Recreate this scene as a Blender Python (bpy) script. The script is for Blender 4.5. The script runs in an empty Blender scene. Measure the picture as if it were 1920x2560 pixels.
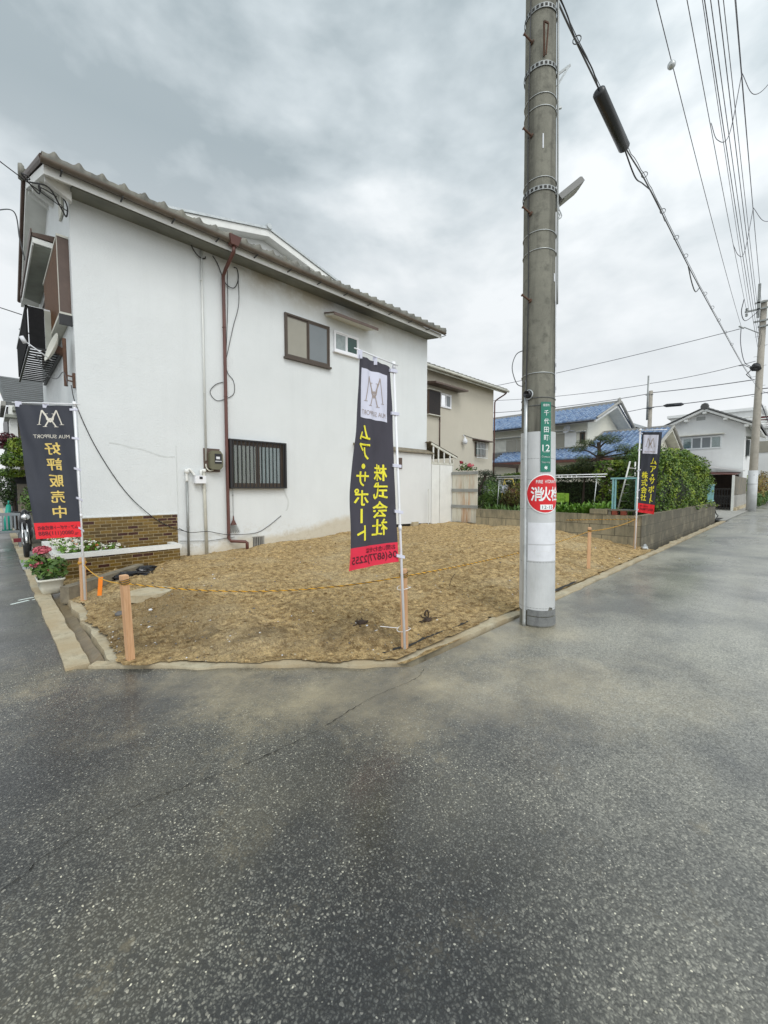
import bpy, bmesh, math, random
from mathutils import Vector, noise
from math import sin, cos, pi, radians, sqrt, atan2, floor
random.seed(7)
R = random.random
def ru(a, b): return a + (b - a) * R()
sc = bpy.context.scene
col = sc.collection

# ------------------------------------------------------------------ camera
F_PX, PITCH, YAW = 1010.0, 0.060323, radians(45.786)
cam_d = bpy.data.cameras.new('camera'); cam = bpy.data.objects.new('camera', cam_d); col.objects.link(cam)
cam_d.sensor_fit = 'VERTICAL'; cam_d.sensor_height = 36.0; cam_d.lens = 36.0 * F_PX / 2560.0
cam_d.clip_start = 0.05; cam_d.clip_end = 2000
cam.location = (0, 0, 1.5)
cam.rotation_euler = (pi/2 - PITCH, 0, YAW - pi/2)
sc.camera = cam
# ------------------------------------------------------------------ light
SUN_EL, SUN_AZ = radians(48), radians(248)      # azimuth of the sun, counter-clockwise from +X (behind the camera)
sdir = Vector((cos(SUN_EL)*cos(SUN_AZ), cos(SUN_EL)*sin(SUN_AZ), sin(SUN_EL)))
sl = bpy.data.lights.new('sun', 'SUN'); sl.energy = 1.15; sl.angle = radians(28); sl.color = (1.0, 0.975, 0.94)
so = bpy.data.objects.new('sun', sl); col.objects.link(so)
so.rotation_euler = sdir.to_track_quat('Z', 'Y').to_euler()
w = bpy.data.worlds.new('World'); sc.world = w; w.use_nodes = True
def world():
    nt = w.node_tree; nt.nodes.clear(); N = nt.nodes.new; L = nt.links.new
    out = N('ShaderNodeOutputWorld'); bg = N('ShaderNodeBackground'); L(bg.outputs[0], out.inputs[0])
    sky = N('ShaderNodeTexSky'); sky.sky_type = 'NISHITA'; sky.sun_disc = False
    sky.sun_elevation = SUN_EL; sky.sun_rotation = pi/2 - SUN_AZ
    tc = N('ShaderNodeTexCoord')
    sep = N('ShaderNodeSeparateXYZ'); L(tc.outputs['Generated'], sep.inputs[0])
    def M(op, a, b=None, c=None):
        n = N('ShaderNodeMath'); n.operation = op
        for i, v in enumerate((a, b, c)):
            if v is None: continue
            if isinstance(v, (int, float)): n.inputs[i].default_value = v
            else: L(v, n.inputs[i])
        return n.outputs[0]
    def noi(scale, det, rough, dist, off):
        mp = N('ShaderNodeMapping'); mp.inputs['Location'].default_value = off; mp.inputs['Scale'].default_value = (scale, scale, scale*1.9)
        mp.inputs['Rotation'].default_value = (.18, -.10, .3)
        L(tc.outputs['Generated'], mp.inputs[0]); n = N('ShaderNodeTexNoise'); L(mp.outputs[0], n.inputs['Vector'])
        n.inputs['Scale'].default_value = 1; n.inputs['Detail'].default_value = det; n.inputs['Roughness'].default_value = rough; n.inputs['Distortion'].default_value = dist
        return n.outputs[0]
    n1 = noi(1.9, 5, .5, .2, (5.3, 8.2, 2.1)); n2 = noi(4.0, 9, .56, .15, (7.7, 2.2, 1.0))
    nn = M('ADD', M('MULTIPLY', n1, .68), M('MULTIPLY', n2, .32))
    thick = N('ShaderNodeMapRange'); L(sep.outputs[2], thick.inputs[0]); thick.inputs[1].default_value = .30; thick.inputs[2].default_value = .78; thick.inputs[3].default_value = -.015; thick.inputs[4].default_value = .075
    nn = M('SUBTRACT', nn, thick.outputs[0])
    # thick cloud is darker high up and turns to an even pale veil near the horizon
    ramp = N('ShaderNodeValToRGB'); L(nn, ramp.inputs[0])
    e = ramp.color_ramp.elements
    e[0].position = .405; e[0].color = (.33, .385, .41, 1); e[1].position = .585; e[1].color = (.74, .775, .79, 1)
    m = ramp.color_ramp.elements.new(.49); m.color = (.50, .555, .58, 1)
    veil = N('ShaderNodeMix'); veil.data_type = 'RGBA'
    mr = N('ShaderNodeMapRange'); L(sep.outputs[2], mr.inputs[0]); mr.inputs[1].default_value = .06; mr.inputs[2].default_value = .60
    mr.inputs[3].default_value = .97; mr.inputs[4].default_value = .0
    L(mr.outputs[0], veil.inputs[0]); L(ramp.outputs[0], veil.inputs[6]); veil.inputs[7].default_value = (.77, .785, .795, 1)
    # overcast brightened around the unseen sun, added to lift the white walls
    vm = N('ShaderNodeVectorMath'); vm.operation = 'DOT_PRODUCT'; L(tc.outputs['Generated'], vm.inputs[0]); vm.inputs[1].default_value = sdir
    gl = M('POWER', M('MAXIMUM', M('ADD', M('MULTIPLY', vm.outputs['Value'], .5), .5), 0), 3.0)
    glow = M('ADD', 1.0, M('MULTIPLY', gl, 1.25))
    vs = N('ShaderNodeVectorMath'); vs.operation = 'SCALE'; L(veil.outputs[2], vs.inputs[0]); L(glow, vs.inputs['Scale'])
    sk = N('ShaderNodeVectorMath'); sk.operation = 'SCALE'; L(sky.outputs[0], sk.inputs[0]); sk.inputs['Scale'].default_value = .1
    mx = N('ShaderNodeMix'); mx.data_type = 'RGBA'; mx.inputs[0].default_value = .93
    L(sk.outputs[0], mx.inputs[6]); L(vs.outputs[0], mx.inputs[7])
    L(mx.outputs[2], bg.inputs[0]); bg.inputs[1].default_value = 1.0
world()
sc.view_settings.view_transform = 'Standard'; sc.view_settings.look = 'None'
sc.view_settings.exposure = 0.24; sc.view_settings.gamma = 1.0
sc.cycles.max_bounces = 6; sc.cycles.transparent_max_bounces = 8

# ------------------------------------------------------------------ materials
class NT:
    def __init__(s, name):
        s.m = bpy.data.materials.new(name); s.m.use_nodes = True; s.t = s.m.node_tree
        s.p = s.t.nodes['Principled BSDF']
        s.tc = s.t.nodes.new('ShaderNodeTexCoord'); s.geo = s.t.nodes.new('ShaderNodeNewGeometry')
    def n(s, ty): return s.t.nodes.new(ty)
    def l(s, a, b): s.t.links.new(a, b)
    def math(s, op, a, b=0.0, clamp=False):
        n = s.n('ShaderNodeMath'); n.operation = op; n.use_clamp = clamp
        for i, v in enumerate((a, b)):
            if isinstance(v, (int, float)): n.inputs[i].default_value = v
            else: s.l(v, n.inputs[i])
        return n.outputs[0]
    def map(s, scale=(1,1,1), loc=(0,0,0), rot=(0,0,0), src=None):
        n = s.n('ShaderNodeMapping'); n.inputs['Scale'].default_value = scale; n.inputs['Location'].default_value = loc; n.inputs['Rotation'].default_value = rot
        s.l(src or s.geo.outputs['Position'], n.inputs[0]); return n.outputs[0]
    def noise(s, scale, det=4, rough=.55, vec=None, dist=0.0):
        n = s.n('ShaderNodeTexNoise'); n.inputs['Scale'].default_value = scale; n.inputs['Detail'].default_value = det
        n.inputs['Roughness'].default_value = rough; n.inputs['Distortion'].default_value = dist
        s.l(vec or s.geo.outputs['Position'], n.inputs['Vector']); return n.outputs[0]
    def vor(s, scale, vec=None, feat='F1', out='Distance'):
        n = s.n('ShaderNodeTexVoronoi'); n.feature = feat; n.inputs['Scale'].default_value = scale
        s.l(vec or s.geo.outputs['Position'], n.inputs['Vector']); return n.outputs[out]
    def rng(s, v, a, b, c=0.0, d=1.0):
        n = s.n('ShaderNodeMapRange'); s.l(v, n.inputs[0])
        for i, x in enumerate((a, b, c, d)): n.inputs[i+1].default_value = x
        return n.outputs[0]
    def mix(s, f, a, b, mode='MIX'):
        n = s.n('ShaderNodeMix'); n.data_type = 'RGBA'; n.blend_type = mode
        if isinstance(f, (int, float)): n.inputs[0].default_value = f
        else: s.l(f, n.inputs[0])
        for i, v in ((6, a), (7, b)):
            if isinstance(v, tuple): n.inputs[i].default_value = (*v[:3], 1)
            else: s.l(v, n.inputs[i])
        return n.outputs[2]
    def base(s, c):
        if isinstance(c, tuple): s.p.inputs['Base Color'].default_value = (*c[:3], 1)
        else: s.l(c, s.p.inputs['Base Color'])
    def rough(s, v):
        if isinstance(v, (int, float)): s.p.inputs['Roughness'].default_value = v
        else: s.l(v, s.p.inputs['Roughness'])
    def bump(s, h, strength=.3, dist=.01, prev=None):
        n = s.n('ShaderNodeBump'); n.inputs['Strength'].default_value = strength; n.inputs['Distance'].default_value = dist
        s.l(h, n.inputs['Height']); 
        if prev: s.l(prev, n.inputs['Normal'])
        s.l(n.outputs[0], s.p.inputs['Normal']); return n.outputs[0]
def spl(c, k=.15):
    return tuple(x*(1-k) for x in c), tuple(min(1, x*(1+k)) for x in c)
def simple(name, c, rough=.6, metal=0.0, var=.18, scale=6.0, bump=0.0, bscale=60, spec=None, bd=.003):
    t = NT(name); a, b = spl(c, var)
    v = t.noise(scale, 5, .6, t.tc.outputs['Object'])
    t.base(t.mix(t.rng(v, .3, .7), a, b)); t.rough(rough); t.p.inputs['Metallic'].default_value = metal
    if spec is not None: t.p.inputs['Specular IOR Level'].default_value = spec
    if bump: t.bump(t.noise(bscale, 3, .6, t.tc.outputs['Object']), bump, bd)
    return t.m
M = {}
def asphalt():
    t = NT('asphalt_wet')
    P = t.geo.outputs['Position']
    def cells(scale, vec=None):
        n = t.n('ShaderNodeTexVoronoi'); n.inputs['Scale'].default_value = scale; t.l(vec or P, n.inputs['Vector'])
        c = t.n('ShaderNodeSeparateColor'); t.l(n.outputs['Color'], c.inputs[0]); return n.outputs['Distance'], c.outputs[0], c.outputs[1]
    mid = t.noise(1.4, 5, .62)
    # warp so the stones are not evenly spaced
    wv = t.n('ShaderNodeVectorMath'); wv.operation = 'MULTIPLY_ADD'; wn_ = t.n('ShaderNodeTexNoise'); wn_.inputs['Scale'].default_value = 40; t.l(P, wn_.inputs['Vector'])
    t.l(wn_.outputs['Color'], wv.inputs[0]); wv.inputs[1].default_value = (.02, .02, .02); t.l(P, wv.inputs[2])
    d1, r1, q1 = cells(112, wv.outputs[0]); d2, r2, q2 = cells(66, wv.outputs[0]); d3, r3, q3 = cells(230)
    c = t.mix(t.math('POWER', r1, 1.6), (.018, .018, .018), (.20, .203, .19))
    c = t.mix(t.math('MULTIPLY', t.math('POWER', r3, 2.0), .55), c, (.19, .192, .18))
    c = t.mix(t.math('MULTIPLY', t.rng(d1, .34, .56), .85), c, (.012, .012, .012))
    c = t.mix(t.math('MULTIPLY', t.math('GREATER_THAN', r2, .72), t.rng(d2, .34, .26)), c, t.mix(q2, (.07, .07, .065), (.38, .37, .34)))
    # pale chips: density drifts from patch to patch
    dens = t.rng(t.noise(.9, 3, .5, t.map(loc=(2, 8, 0))), .3, .7, .90, .97)
    chip = t.math('MULTIPLY', t.math('GREATER_THAN', q1, dens), t.math('LESS_THAN', d1, .36))
    c = t.mix(t.math('MULTIPLY', chip, .9), c, t.mix(r1, (.28, .275, .24), (.80, .78, .68)))
    c = t.mix(t.math('MULTIPLY', t.rng(mid, .35, .7), .22), c, (.085, .085, .082))
    px = t.n('ShaderNodeSeparateXYZ'); t.l(P, px.inputs[0])
    e1 = t.math('SUBTRACT', t.math('ADD', px.outputs[0], t.math('MULTIPLY', px.outputs[1], 1.1)), 4.75)
    near = t.math('MULTIPLY', t.rng(t.math('ABSOLUTE', t.math('ADD', e1, .35)), 0, 1.5, 1, 0), t.rng(px.outputs[0], 3.2, 5.5, 1, 0))
    near = t.math('MULTIPLY', near, t.rng(px.outputs[0], .2, 1.4, .25, 1))
    d2_ = t.rng(t.math('ABSOLUTE', t.math('SUBTRACT', px.outputs[1], 2.05)), 0, .8, 1, 0)
    d2_ = t.math('MULTIPLY', d2_, t.math('MULTIPLY', t.rng(px.outputs[0], 2.4, 3.2), t.rng(px.outputs[0], 7, 14, 1, .1)))
    pdx = t.math('SUBTRACT', px.outputs[0], 4.15); pdy = t.math('SUBTRACT', px.outputs[1], 1.95)
    pd = t.math('SQRT', t.math('ADD', t.math('MULTIPLY', pdx, pdx), t.math('MULTIPLY', pdy, pdy)))
    dm = t.math('MAXIMUM', t.math('MAXIMUM', near, d2_), t.rng(pd, .1, .95, 1.15, 0))
    # dust settles between the stones first
    fine = t.math('ADD', t.math('MULTIPLY', t.noise(14, 5, .7), .35), t.math('MULTIPLY', r1, -.10))
    mud = t.rng(t.math('ADD', t.math('ADD', t.math('MULTIPLY', dm, .34), t.math('MULTIPLY', t.noise(2.0, 6, .62), .75)), fine), .58, .90)
    c = t.mix(t.math('MULTIPLY', mud, .80), c, (.33, .285, .20))
    film = t.rng(t.math('ADD', t.math('MULTIPLY', t.noise(.7, 4, .55, t.map(loc=(4, 9, 0))), .8), t.math('MULTIPLY', fine, .6)), .46, .68)
    c = t.mix(t.math('MULTIPLY', film, .36), c, (.17, .158, .118))
    spots = t.rng(t.math('ADD', t.noise(2.6, 4, .55, t.map(loc=(11, 3, 0))), t.math('MULTIPLY', fine, .25)), .72, .80)
    c = t.mix(t.math('MULTIPLY', spots, .55), c, (.30, .26, .18))
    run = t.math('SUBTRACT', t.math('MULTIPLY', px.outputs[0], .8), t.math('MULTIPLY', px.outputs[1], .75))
    wet_sheen = t.rng(t.math('ADD', run, t.math('MULTIPLY', t.noise(.6, 4, .6, t.map(loc=(7, 7, 0))), 2.6)), 1.3, 4.6)
    c = t.mix(t.math('MULTIPLY', wet_sheen, .74), c, t.mix(r1, (.15, .155, .15), (.46, .465, .45)))  # pale lift to the right puts wet sky reflection into the base colour
    hb = t.rng(t.noise(.8, 5, .6, t.map(loc=(21, 4, 0))), .38, .60)
    c = t.mix(1.0, c, t.mix(hb, (.60, .59, .56), (1.28, 1.22, 1.06)), 'MULTIPLY')
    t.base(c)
    wet = t.noise(.55, 5, .6, t.map(loc=(1, 5, 0), scale=(.45, 1.3, 1)))
    t.rough(t.rng(wet, .35, .65, .32, .55))
    t.p.inputs['Coat Weight'].default_value = .75; t.p.inputs['Coat IOR'].default_value = 1.45
    t.l(t.rng(wet, .35, .65, .17, .46), t.p.inputs['Coat Roughness'])
    nb = t.bump(t.noise(150, 3, .7), .35, .004)
    nb = t.bump(d1, .55, -.004, nb); t.bump(d2, .3, -.004, nb)
    return t.m
M['asphalt'] = asphalt()
def soil():
    t = NT('yellow_sand_soil')
    a = t.noise(.9, 6, .65); b = t.noise(12, 8, .74); c3 = t.noise(70, 5, .78)
    st = t.noise(13, 6, .72, t.map(scale=(2.2, .8, 1), rot=(0, 0, -.9)), 1.2)
    c = t.mix(t.rng(b, .38, .58), (.24, .148, .058), (.73, .525, .255))
    c = t.mix(t.math('MULTIPLY', t.rng(a, .50, .66), .55), c, (.66, .535, .33))
    c = t.mix(t.math('MULTIPLY', t.rng(a, .30, .44, 1, 0), .35), c, (.31, .23, .13))
    c = t.mix(t.math('MULTIPLY', t.rng(st, .52, .60), .6), c, (.15, .095, .04))
    c = t.mix(t.math('MULTIPLY', t.rng(c3, .50, .62), .65), c, (.13, .085, .036))
    c = t.mix(t.math('MULTIPLY', t.rng(c3, .32, .44, 1, 0), .5), c, (.78, .62, .36))
    # darker churned patch with rubble near the front left stake
    px = t.n('ShaderNodeSeparateXYZ'); t.l(t.geo.outputs['Position'], px.inputs[0])
    dx = t.math('SUBTRACT', px.outputs[0], 1.35); dy = t.math('SUBTRACT', px.outputs[1], 5.0)
    dd = t.math('SQRT', t.math('ADD', t.math('MULTIPLY', dx, dx), t.math('MULTIPLY', t.math('MULTIPLY', dy, dy), .35)))
    c = t.mix(t.math('MULTIPLY', t.math('MULTIPLY', t.rng(dd, .1, .8, 1, 0), t.rng(b, .35, .6)), .7), c, (.10, .078, .048))
    # damp, freshly turned bank along the front edge
    e_ = t.math('MULTIPLY', t.math('ADD', t.math('SUBTRACT', px.outputs[0], .62), t.math('MULTIPLY', t.math('SUBTRACT', px.outputs[1], 4.05), 1.13)), .66)
    bank = t.math('MULTIPLY', t.rng(t.math('ABSOLUTE', t.math('SUBTRACT', e_, .42)), .05, .42, 1, 0), t.rng(px.outputs[0], 3.4, 2.6, 0, 1))
    bank = t.math('MULTIPLY', bank, t.rng(t.noise(3.2, 6, .7, t.map(loc=(6, 6, 0))), .42, .58))
    c = t.mix(t.math('MULTIPLY', bank, .62), c, (.135, .098, .055))
    # two shallow ruts where the digger ran, raked across
    rk = t.n('ShaderNodeTexWave'); rk.inputs['Scale'].default_value = 3.4; rk.inputs['Distortion'].default_value = 7; rk.inputs['Detail'].default_value = 4; rk.inputs['Detail Scale'].default_value = 1.6
    t.l(t.map(rot=(0, 0, 1.9)), rk.inputs['Vector'])
    c = t.mix(t.math('MULTIPLY', t.rng(rk.outputs['Fac'], .62, .95), .24), c, (.22, .15, .07))
    bits = t.vor(48); c = t.mix(t.math('MULTIPLY', t.math('LESS_THAN', bits, .14), .7), c, (.66, .60, .48))
    t.base(c); t.rough(.92); t.p.inputs['Specular IOR Level'].default_value = .2
    nb = t.bump(b, .8, .04); nb = t.bump(st, .5, .02, nb); t.bump(t.noise(70, 5, .8), 1.0, .016, nb)
    return t.m
M['soil'] = soil()
def concrete(name, c, mud=0.0, sc_=3.0, dark=(.12, .115, .1), dk=.35, streak=0.0):
    t = NT(name); a, b = spl(c, .16)
    v = t.noise(sc_, 6, .65); cc = t.mix(t.rng(v, .3, .7), a, b)
    cc = t.mix(t.math('MULTIPLY', t.rng(t.noise(sc_*2.3, 5, .7, t.map(loc=(3, 3, 1))), .5, .75), dk), cc, dark)
    if streak:
        s_ = t.noise(1, 5, .6, t.map(scale=(7, 7, .6)))
        cc = t.mix(t.math('MULTIPLY', t.rng(s_, .48, .7), streak), cc, dark)
    if mud: cc = t.mix(t.math('MULTIPLY', t.rng(t.noise(2.2, 5, .6, t.map(loc=(9, 1, 0))), .38, .62), mud), cc, (.42, .33, .2))
    cc = t.mix(t.math('MULTIPLY', t.rng(t.noise(140, 2, .6), .35, .7), .25), cc, dark)
    t.base(cc); t.rough(.85); nb = t.bump(t.noise(40, 5, .7), .35, .006)
    return t.m
M['kerb'] = concrete('kerb_concrete', (.50, .44, .31), .9, 5, (.13, .11, .075), .75)
M['conc'] = concrete('grey_concrete', (.36, .35, .32), 0)
M['conc_d'] = concrete('damp_concrete', (.16, .15, .125), .25)
M['wet_mud'] = simple('wet_channel_mud', (.20, .155, .09), .35, 0, .3, 5, .4, 30)
M['pole_c'] = concrete('old_pole_concrete', (.215, .208, .168), 0, 4, (.065, .063, .05), .8, .9)
M['far_pole'] = concrete('far_pole_concrete', (.36, .33, .28), 0, 3, (.2, .18, .15), .3, .3)
def block():
    t = NT('mossy_concrete_block')
    sx = t.n('ShaderNodeSeparateXYZ'); t.l(t.geo.outputs['Position'], sx.inputs[0])
    cm = t.n('ShaderNodeCombineXYZ'); t.l(t.math('ADD', sx.outputs[0], sx.outputs[1]), cm.inputs[0]); t.l(t.math('SUBTRACT', sx.outputs[2], .03), cm.inputs[1])
    br = t.n('ShaderNodeTexBrick'); t.l(cm.outputs[0], br.inputs['Vector'])
    br.inputs['Scale'].default_value = 1; br.inputs['Brick Width'].default_value = .6; br.inputs['Row Height'].default_value = .265
    br.inputs['Mortar Size'].default_value = .008; br.inputs['Mortar Smooth'].default_value = .3; br.inputs['Bias'].default_value = 0
    br.inputs['Color1'].default_value = (.40, .34, .22, 1); br.inputs['Color2'].default_value = (.27, .24, .165, 1); br.inputs['Mortar'].default_value = (.10, .09, .065, 1)
    c = br.outputs['Color']
    # soot and moss streaks run down from the coping; the street-facing side is darker
    s_ = t.noise(1, 6, .72, t.map(scale=(5, 5, 1.6)))
    top = t.math('ADD', t.rng(sx.outputs[2], .45, .85, 0, .14), s_)
    c = t.mix(t.math('MULTIPLY', t.rng(top, .46, .66), .62), c, (.10, .096, .066))
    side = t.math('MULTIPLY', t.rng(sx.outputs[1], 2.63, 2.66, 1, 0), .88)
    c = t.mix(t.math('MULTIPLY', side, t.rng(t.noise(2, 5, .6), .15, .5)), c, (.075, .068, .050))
    c = t.mix(t.math('MULTIPLY', t.rng(t.noise(5, 6, .7), .55, .75), .5), c, (.19, .17, .11))
    t.base(c); t.rough(.9); nb = t.bump(br.outputs['Fac'], .6, -.012); t.bump(t.noise(50, 4, .7), .4, .006, nb)
    return t.m
M['block'] = block()
def stucco(name, c, dirt=True, eave_z=6.3):
    t = NT(name); a, b = spl(c, .035)
    cc = t.mix(t.rng(t.noise(.9, 5, .6), .3, .7), a, b)
    st = t.noise(1, 4, .6, t.map(scale=(5, 5, .35)))
    cc = t.mix(t.math('MULTIPLY', t.rng(st, .5, .75), .12), cc, tuple(x*.74 for x in c))
    if dirt:
        sx = t.n('ShaderNodeSeparateXYZ'); t.l(t.geo.outputs['Position'], sx.inputs[0])
        n1 = t.noise(1.6, 6, .68)
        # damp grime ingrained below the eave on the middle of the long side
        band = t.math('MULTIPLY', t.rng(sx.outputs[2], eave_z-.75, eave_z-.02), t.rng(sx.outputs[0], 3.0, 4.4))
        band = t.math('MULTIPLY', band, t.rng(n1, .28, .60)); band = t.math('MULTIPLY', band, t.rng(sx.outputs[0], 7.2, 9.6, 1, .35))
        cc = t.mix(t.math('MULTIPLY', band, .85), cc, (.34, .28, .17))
        # sand splashed on the footing
        edge = t.math('ADD', t.math('MULTIPLY', t.math('SUBTRACT', n1, .5), .5), t.rng(sx.outputs[0], 3.3, 7.5, .26, .74))
        foot = t.math('SUBTRACT', edge, sx.outputs[2])
        cc = t.mix(t.math('MULTIPLY', t.rng(foot, -.08, .1), .6), cc, (.50, .41, .25))
        fl = t.noise(9, 6, .75)
        low = t.rng(sx.outputs[2], .35, .8, 1, 0)
        cc = t.mix(t.math('MULTIPLY', t.math('MULTIPLY', low, t.rng(fl, .5, .66)), .5), cc, (.42, .36, .25))
    t.base(cc); t.rough(.88); t.p.inputs['Specular IOR Level'].default_value = .25
    nb = t.bump(t.noise(30, 5, .65, t.map(scale=(1, 1, 1.7))), .55, .012); t.bump(t.noise(3, 4, .5), .25, .03, nb)
    return t.m
M['stucco'] = stucco('white_stucco', (.70, .722, .722))
M['stucco_far'] = stucco('far_white_stucco', (.70, .705, .695), False)
M['beige'] = stucco('beige_mortar', (.55, .51, .425), False)
M['cream'] = stucco('cream_plaster', (.70, .68, .58), False)
def brick(name, dir_):
    t = NT(name); sx = t.n('ShaderNodeSeparateXYZ'); t.l(t.geo.outputs['Position'], sx.inputs[0])
    cm = t.n('ShaderNodeCombineXYZ'); t.l(t.math('ADD', sx.outputs[0], sx.outputs[1]), cm.inputs[0]); t.l(sx.outputs[2], cm.inputs[1])
    def br(c1, c2, mo):
        n = t.n('ShaderNodeTexBrick'); t.l(cm.outputs[0], n.inputs['Vector']); n.inputs['Scale'].default_value = 1
        n.inputs['Brick Width'].default_value = .165; n.inputs['Row Height'].default_value = .0575; n.inputs['Mortar Size'].default_value = .0055; n.inputs['Mortar Smooth'].default_value = .2
        n.inputs['Color1'].default_value = (*c1, 1); n.inputs['Color2'].default_value = (*c2, 1); n.inputs['Mortar'].default_value = (*mo, 1); return n
    b = br((.19, .115, .022), (.06, .036, .012), (.30, .235, .13)); k = br((0, 0, 0), (1, 1, 1), (.5, .5, .5)); k.inputs['Bias'].default_value = 0
    hs = t.n('ShaderNodeRGBToBW'); t.l(k.outputs['Color'], hs.inputs[0])
    red = t.math('MULTIPLY', t.math('GREATER_THAN', hs.outputs[0], .88), t.math('SUBTRACT', 1.0, b.outputs['Fac']))
    c = t.mix(red, b.outputs['Color'], (.045, .012, .008))
    t.base(c); t.rough(t.rng(t.noise(8, 3, .5), .3, .7, .2, .4)); nb = t.bump(b.outputs['Fac'], .7, -.005); t.bump(t.noise(25, 4, .6), .3, .006, nb)
    return t.m
M['brick'] = brick('glazed_mustard_brick_tile', 0)
def tile(name, c1, c2, rough=.3, dull=None):
    t = NT(name); v = t.n('ShaderNodeTexWhiteNoise'); v.noise_dimensions = '3D'
    q = t.n('ShaderNodeVectorMath'); q.operation = 'SNAP'; t.l(t.tc.outputs['UV'], q.inputs[0]); q.inputs[1].default_value = (1, 1, 1)
    t.l(q.outputs[0], v.inputs['Vector'])
    c = t.mix(v.outputs['Value'], c1, c2)
    if dull: c = t.mix(t.math('MULTIPLY', t.rng(t.noise(3, 5, .7), .4, .7), .8), c, dull)
    t.base(c); t.rough(rough); return t.m
M['tile_grey'] = tile('weathered_grey_roof_tile', (.12, .12, .105), (.20, .195, .17), .6, (.26, .25, .2))
M['tile_dark'] = tile('dark_grey_roof_tile', (.045, .045, .045), (.085, .085, .08), .5)
M['tile_blue'] = tile('glazed_blue_roof_tile', (.07, .135, .275), (.21, .31, .47), .22, (.32, .38, .47))
M['wood'] = None
def wood():
    t = NT('planed_cedar_stake'); g = t.noise(14, 5, .6, t.map(scale=(5, 5, .35), src=t.tc.outputs['Object']), .8)
    c = t.mix(t.rng(g, .3, .7), (.50, .27, .13), (.66, .41, .235))
    k = t.vor(4.5, t.map(scale=(1, 1, .8), src=t.tc.outputs['Object'])); c = t.mix(t.rng(k, .05, .1, .7, 0), c, (.30, .13, .05))
    t.base(c); t.rough(.7); t.bump(g, .2, .002); return t.m
M['wood'] = wood()
M['old_wood'] = simple('old_grey_timber', (.20, .17, .12), .8, 0, .35, 7, .5, 40)
M['white_paint'] = simple('white_paint', (.74, .74, .71), .5, 0, .07, 3)
M['offwhite'] = simple('dulled_white_paint', (.58, .57, .50), .6, 0, .14, 3, .2, 30)
M['white_pl'] = simple('white_plastic', (.80, .80, .82), .35, 0, .03, 3)
M['pipe_w'] = simple('grey_white_pvc', (.62, .63, .60), .4, 0, .08, 2)
M['pipe_g'] = simple('grey_pipe_steel', (.28, .29, .28), .4, .3, .15, 4)
M['foot'] = concrete('dull_grey_foot_band', (.19, .195, .19), 0, 8, (.08, .08, .085), .7, .6)
M['galv'] = simple('galvanised_steel', (.50, .52, .52), .4, .6, .15, 9)
M['brown_m'] = simple('brown_gutter_vinyl', (.115, .045, .035), .42, 0, .2, 3)
M['gutter'] = simple('weathered_brown_gutter', (.13, .105, .08), .5, 0, .4, 1.5)
M['black_m'] = simple('black_painted_metal', (.012, .012, .013), .4, 0, .2, 5)
M['matte_k'] = simple('matte_dark_panel', (.022, .022, .023), .95, 0, .2, 5, spec=.05)
M['lamp_g'] = simple('dull_grey_lamp_casing', (.20, .20, .19), .6, 0, .1, 5)
M['band'] = simple('dull_zinc_band', (.32, .335, .33), .55, .2, .2, 9)
M['bronze'] = simple('bronze_window_frame', (.075, .055, .04), .4, .2, .15, 5)
M['alu'] = simple('aluminium_frame', (.66, .68, .68), .35, .3, .08, 4)
M['louvre_b'] = simple('brown_louvre_slats', (.25, .125, .055), .5, 0, .15, 6)
M['brown_box'] = simple('dark_brown_sheet_metal', (.10, .065, .05), .5, 0, .15, 4)
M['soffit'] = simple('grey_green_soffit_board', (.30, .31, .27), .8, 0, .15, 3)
M['soffit_d'] = simple('dark_soffit_board', (.16, .165, .14), .8, 0, .25, 2)  # darker soffit colour for the main eave
M['olive'] = simple('olive_meter_box', (.14, .135, .085), .5, 0, .12, 5)
M['cable'] = simple('black_cable_rubber', (.02, .02, .022), .5, 0, .2, 5)
M['wire_far'] = simple('hazed_overhead_wire', (.12, .118, .135), .6, 0, .1, 2)  # distance haze put into the colour as a paler violet grey
M['cable_g'] = simple('grey_cable', (.10, .105, .11), .5, 0, .2, 5)
M['rust'] = simple('rusty_steel', (.10, .05, .03), .75, 0, .35, 12, .4, 60)
M['sheet'] = None
def sheet():
    t = NT('grey_ribbed_pole_guard'); c = t.mix(t.rng(t.noise(3, 5, .6), .3, .7), (.46, .47, .47), (.57, .58, .58))
    c = t.mix(t.math('MULTIPLY', t.rng(t.noise(6, 6, .7, t.map(scale=(1, 1, .25))), .55, .75), .3), c, (.28, .28, .25))
    t.base(c); t.rough(.5)
    t.bump(t.vor(75, t.map(scale=(1, 1, 1))), .25, .003); return t.m
M['sheet'] = sheet()
M['paper'] = simple('weathered_white_sheet', (.68, .69, .72), .6, 0, .1, 6)
M['green_sign'] = simple('green_enamel_sign', (.004, .16, .105), .35, 0, .06, 4)
M['red_sign'] = simple('red_sign_paint', (.62, .008, .014), .35, 0, .05, 4)
M['sign_w'] = simple('white_sign_lettering', (.84, .86, .85), .4, 0, .02, 4)
M['ink'] = simple('black_ink', (.015, .015, .018), .6, 0, .05, 4)
M['flag_k'] = simple('charcoal_flag_polyester', (.028, .031, .043), .7, 0, .12, 3, .3, 260, bd=.001)
M['flag_k2'] = simple('faded_charcoal_flag_polyester', (.045, .041, .055), .7, 0, .12, 3, .3, 260, bd=.001)
M['flag_r'] = simple('red_flag_polyester', (.72, .012, .022), .65, 0, .06, 3)
M['flag_p'] = simple('pink_red_flag_polyester', (.72, .022, .06), .65, 0, .06, 3)
M['flag_w'] = simple('white_flag_print', (.62, .62, .72), .7, 0, .03, 3)
M['flag_y'] = simple('yellow_flag_print', (.80, .72, .045), .7, 0, .04, 3)
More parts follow.
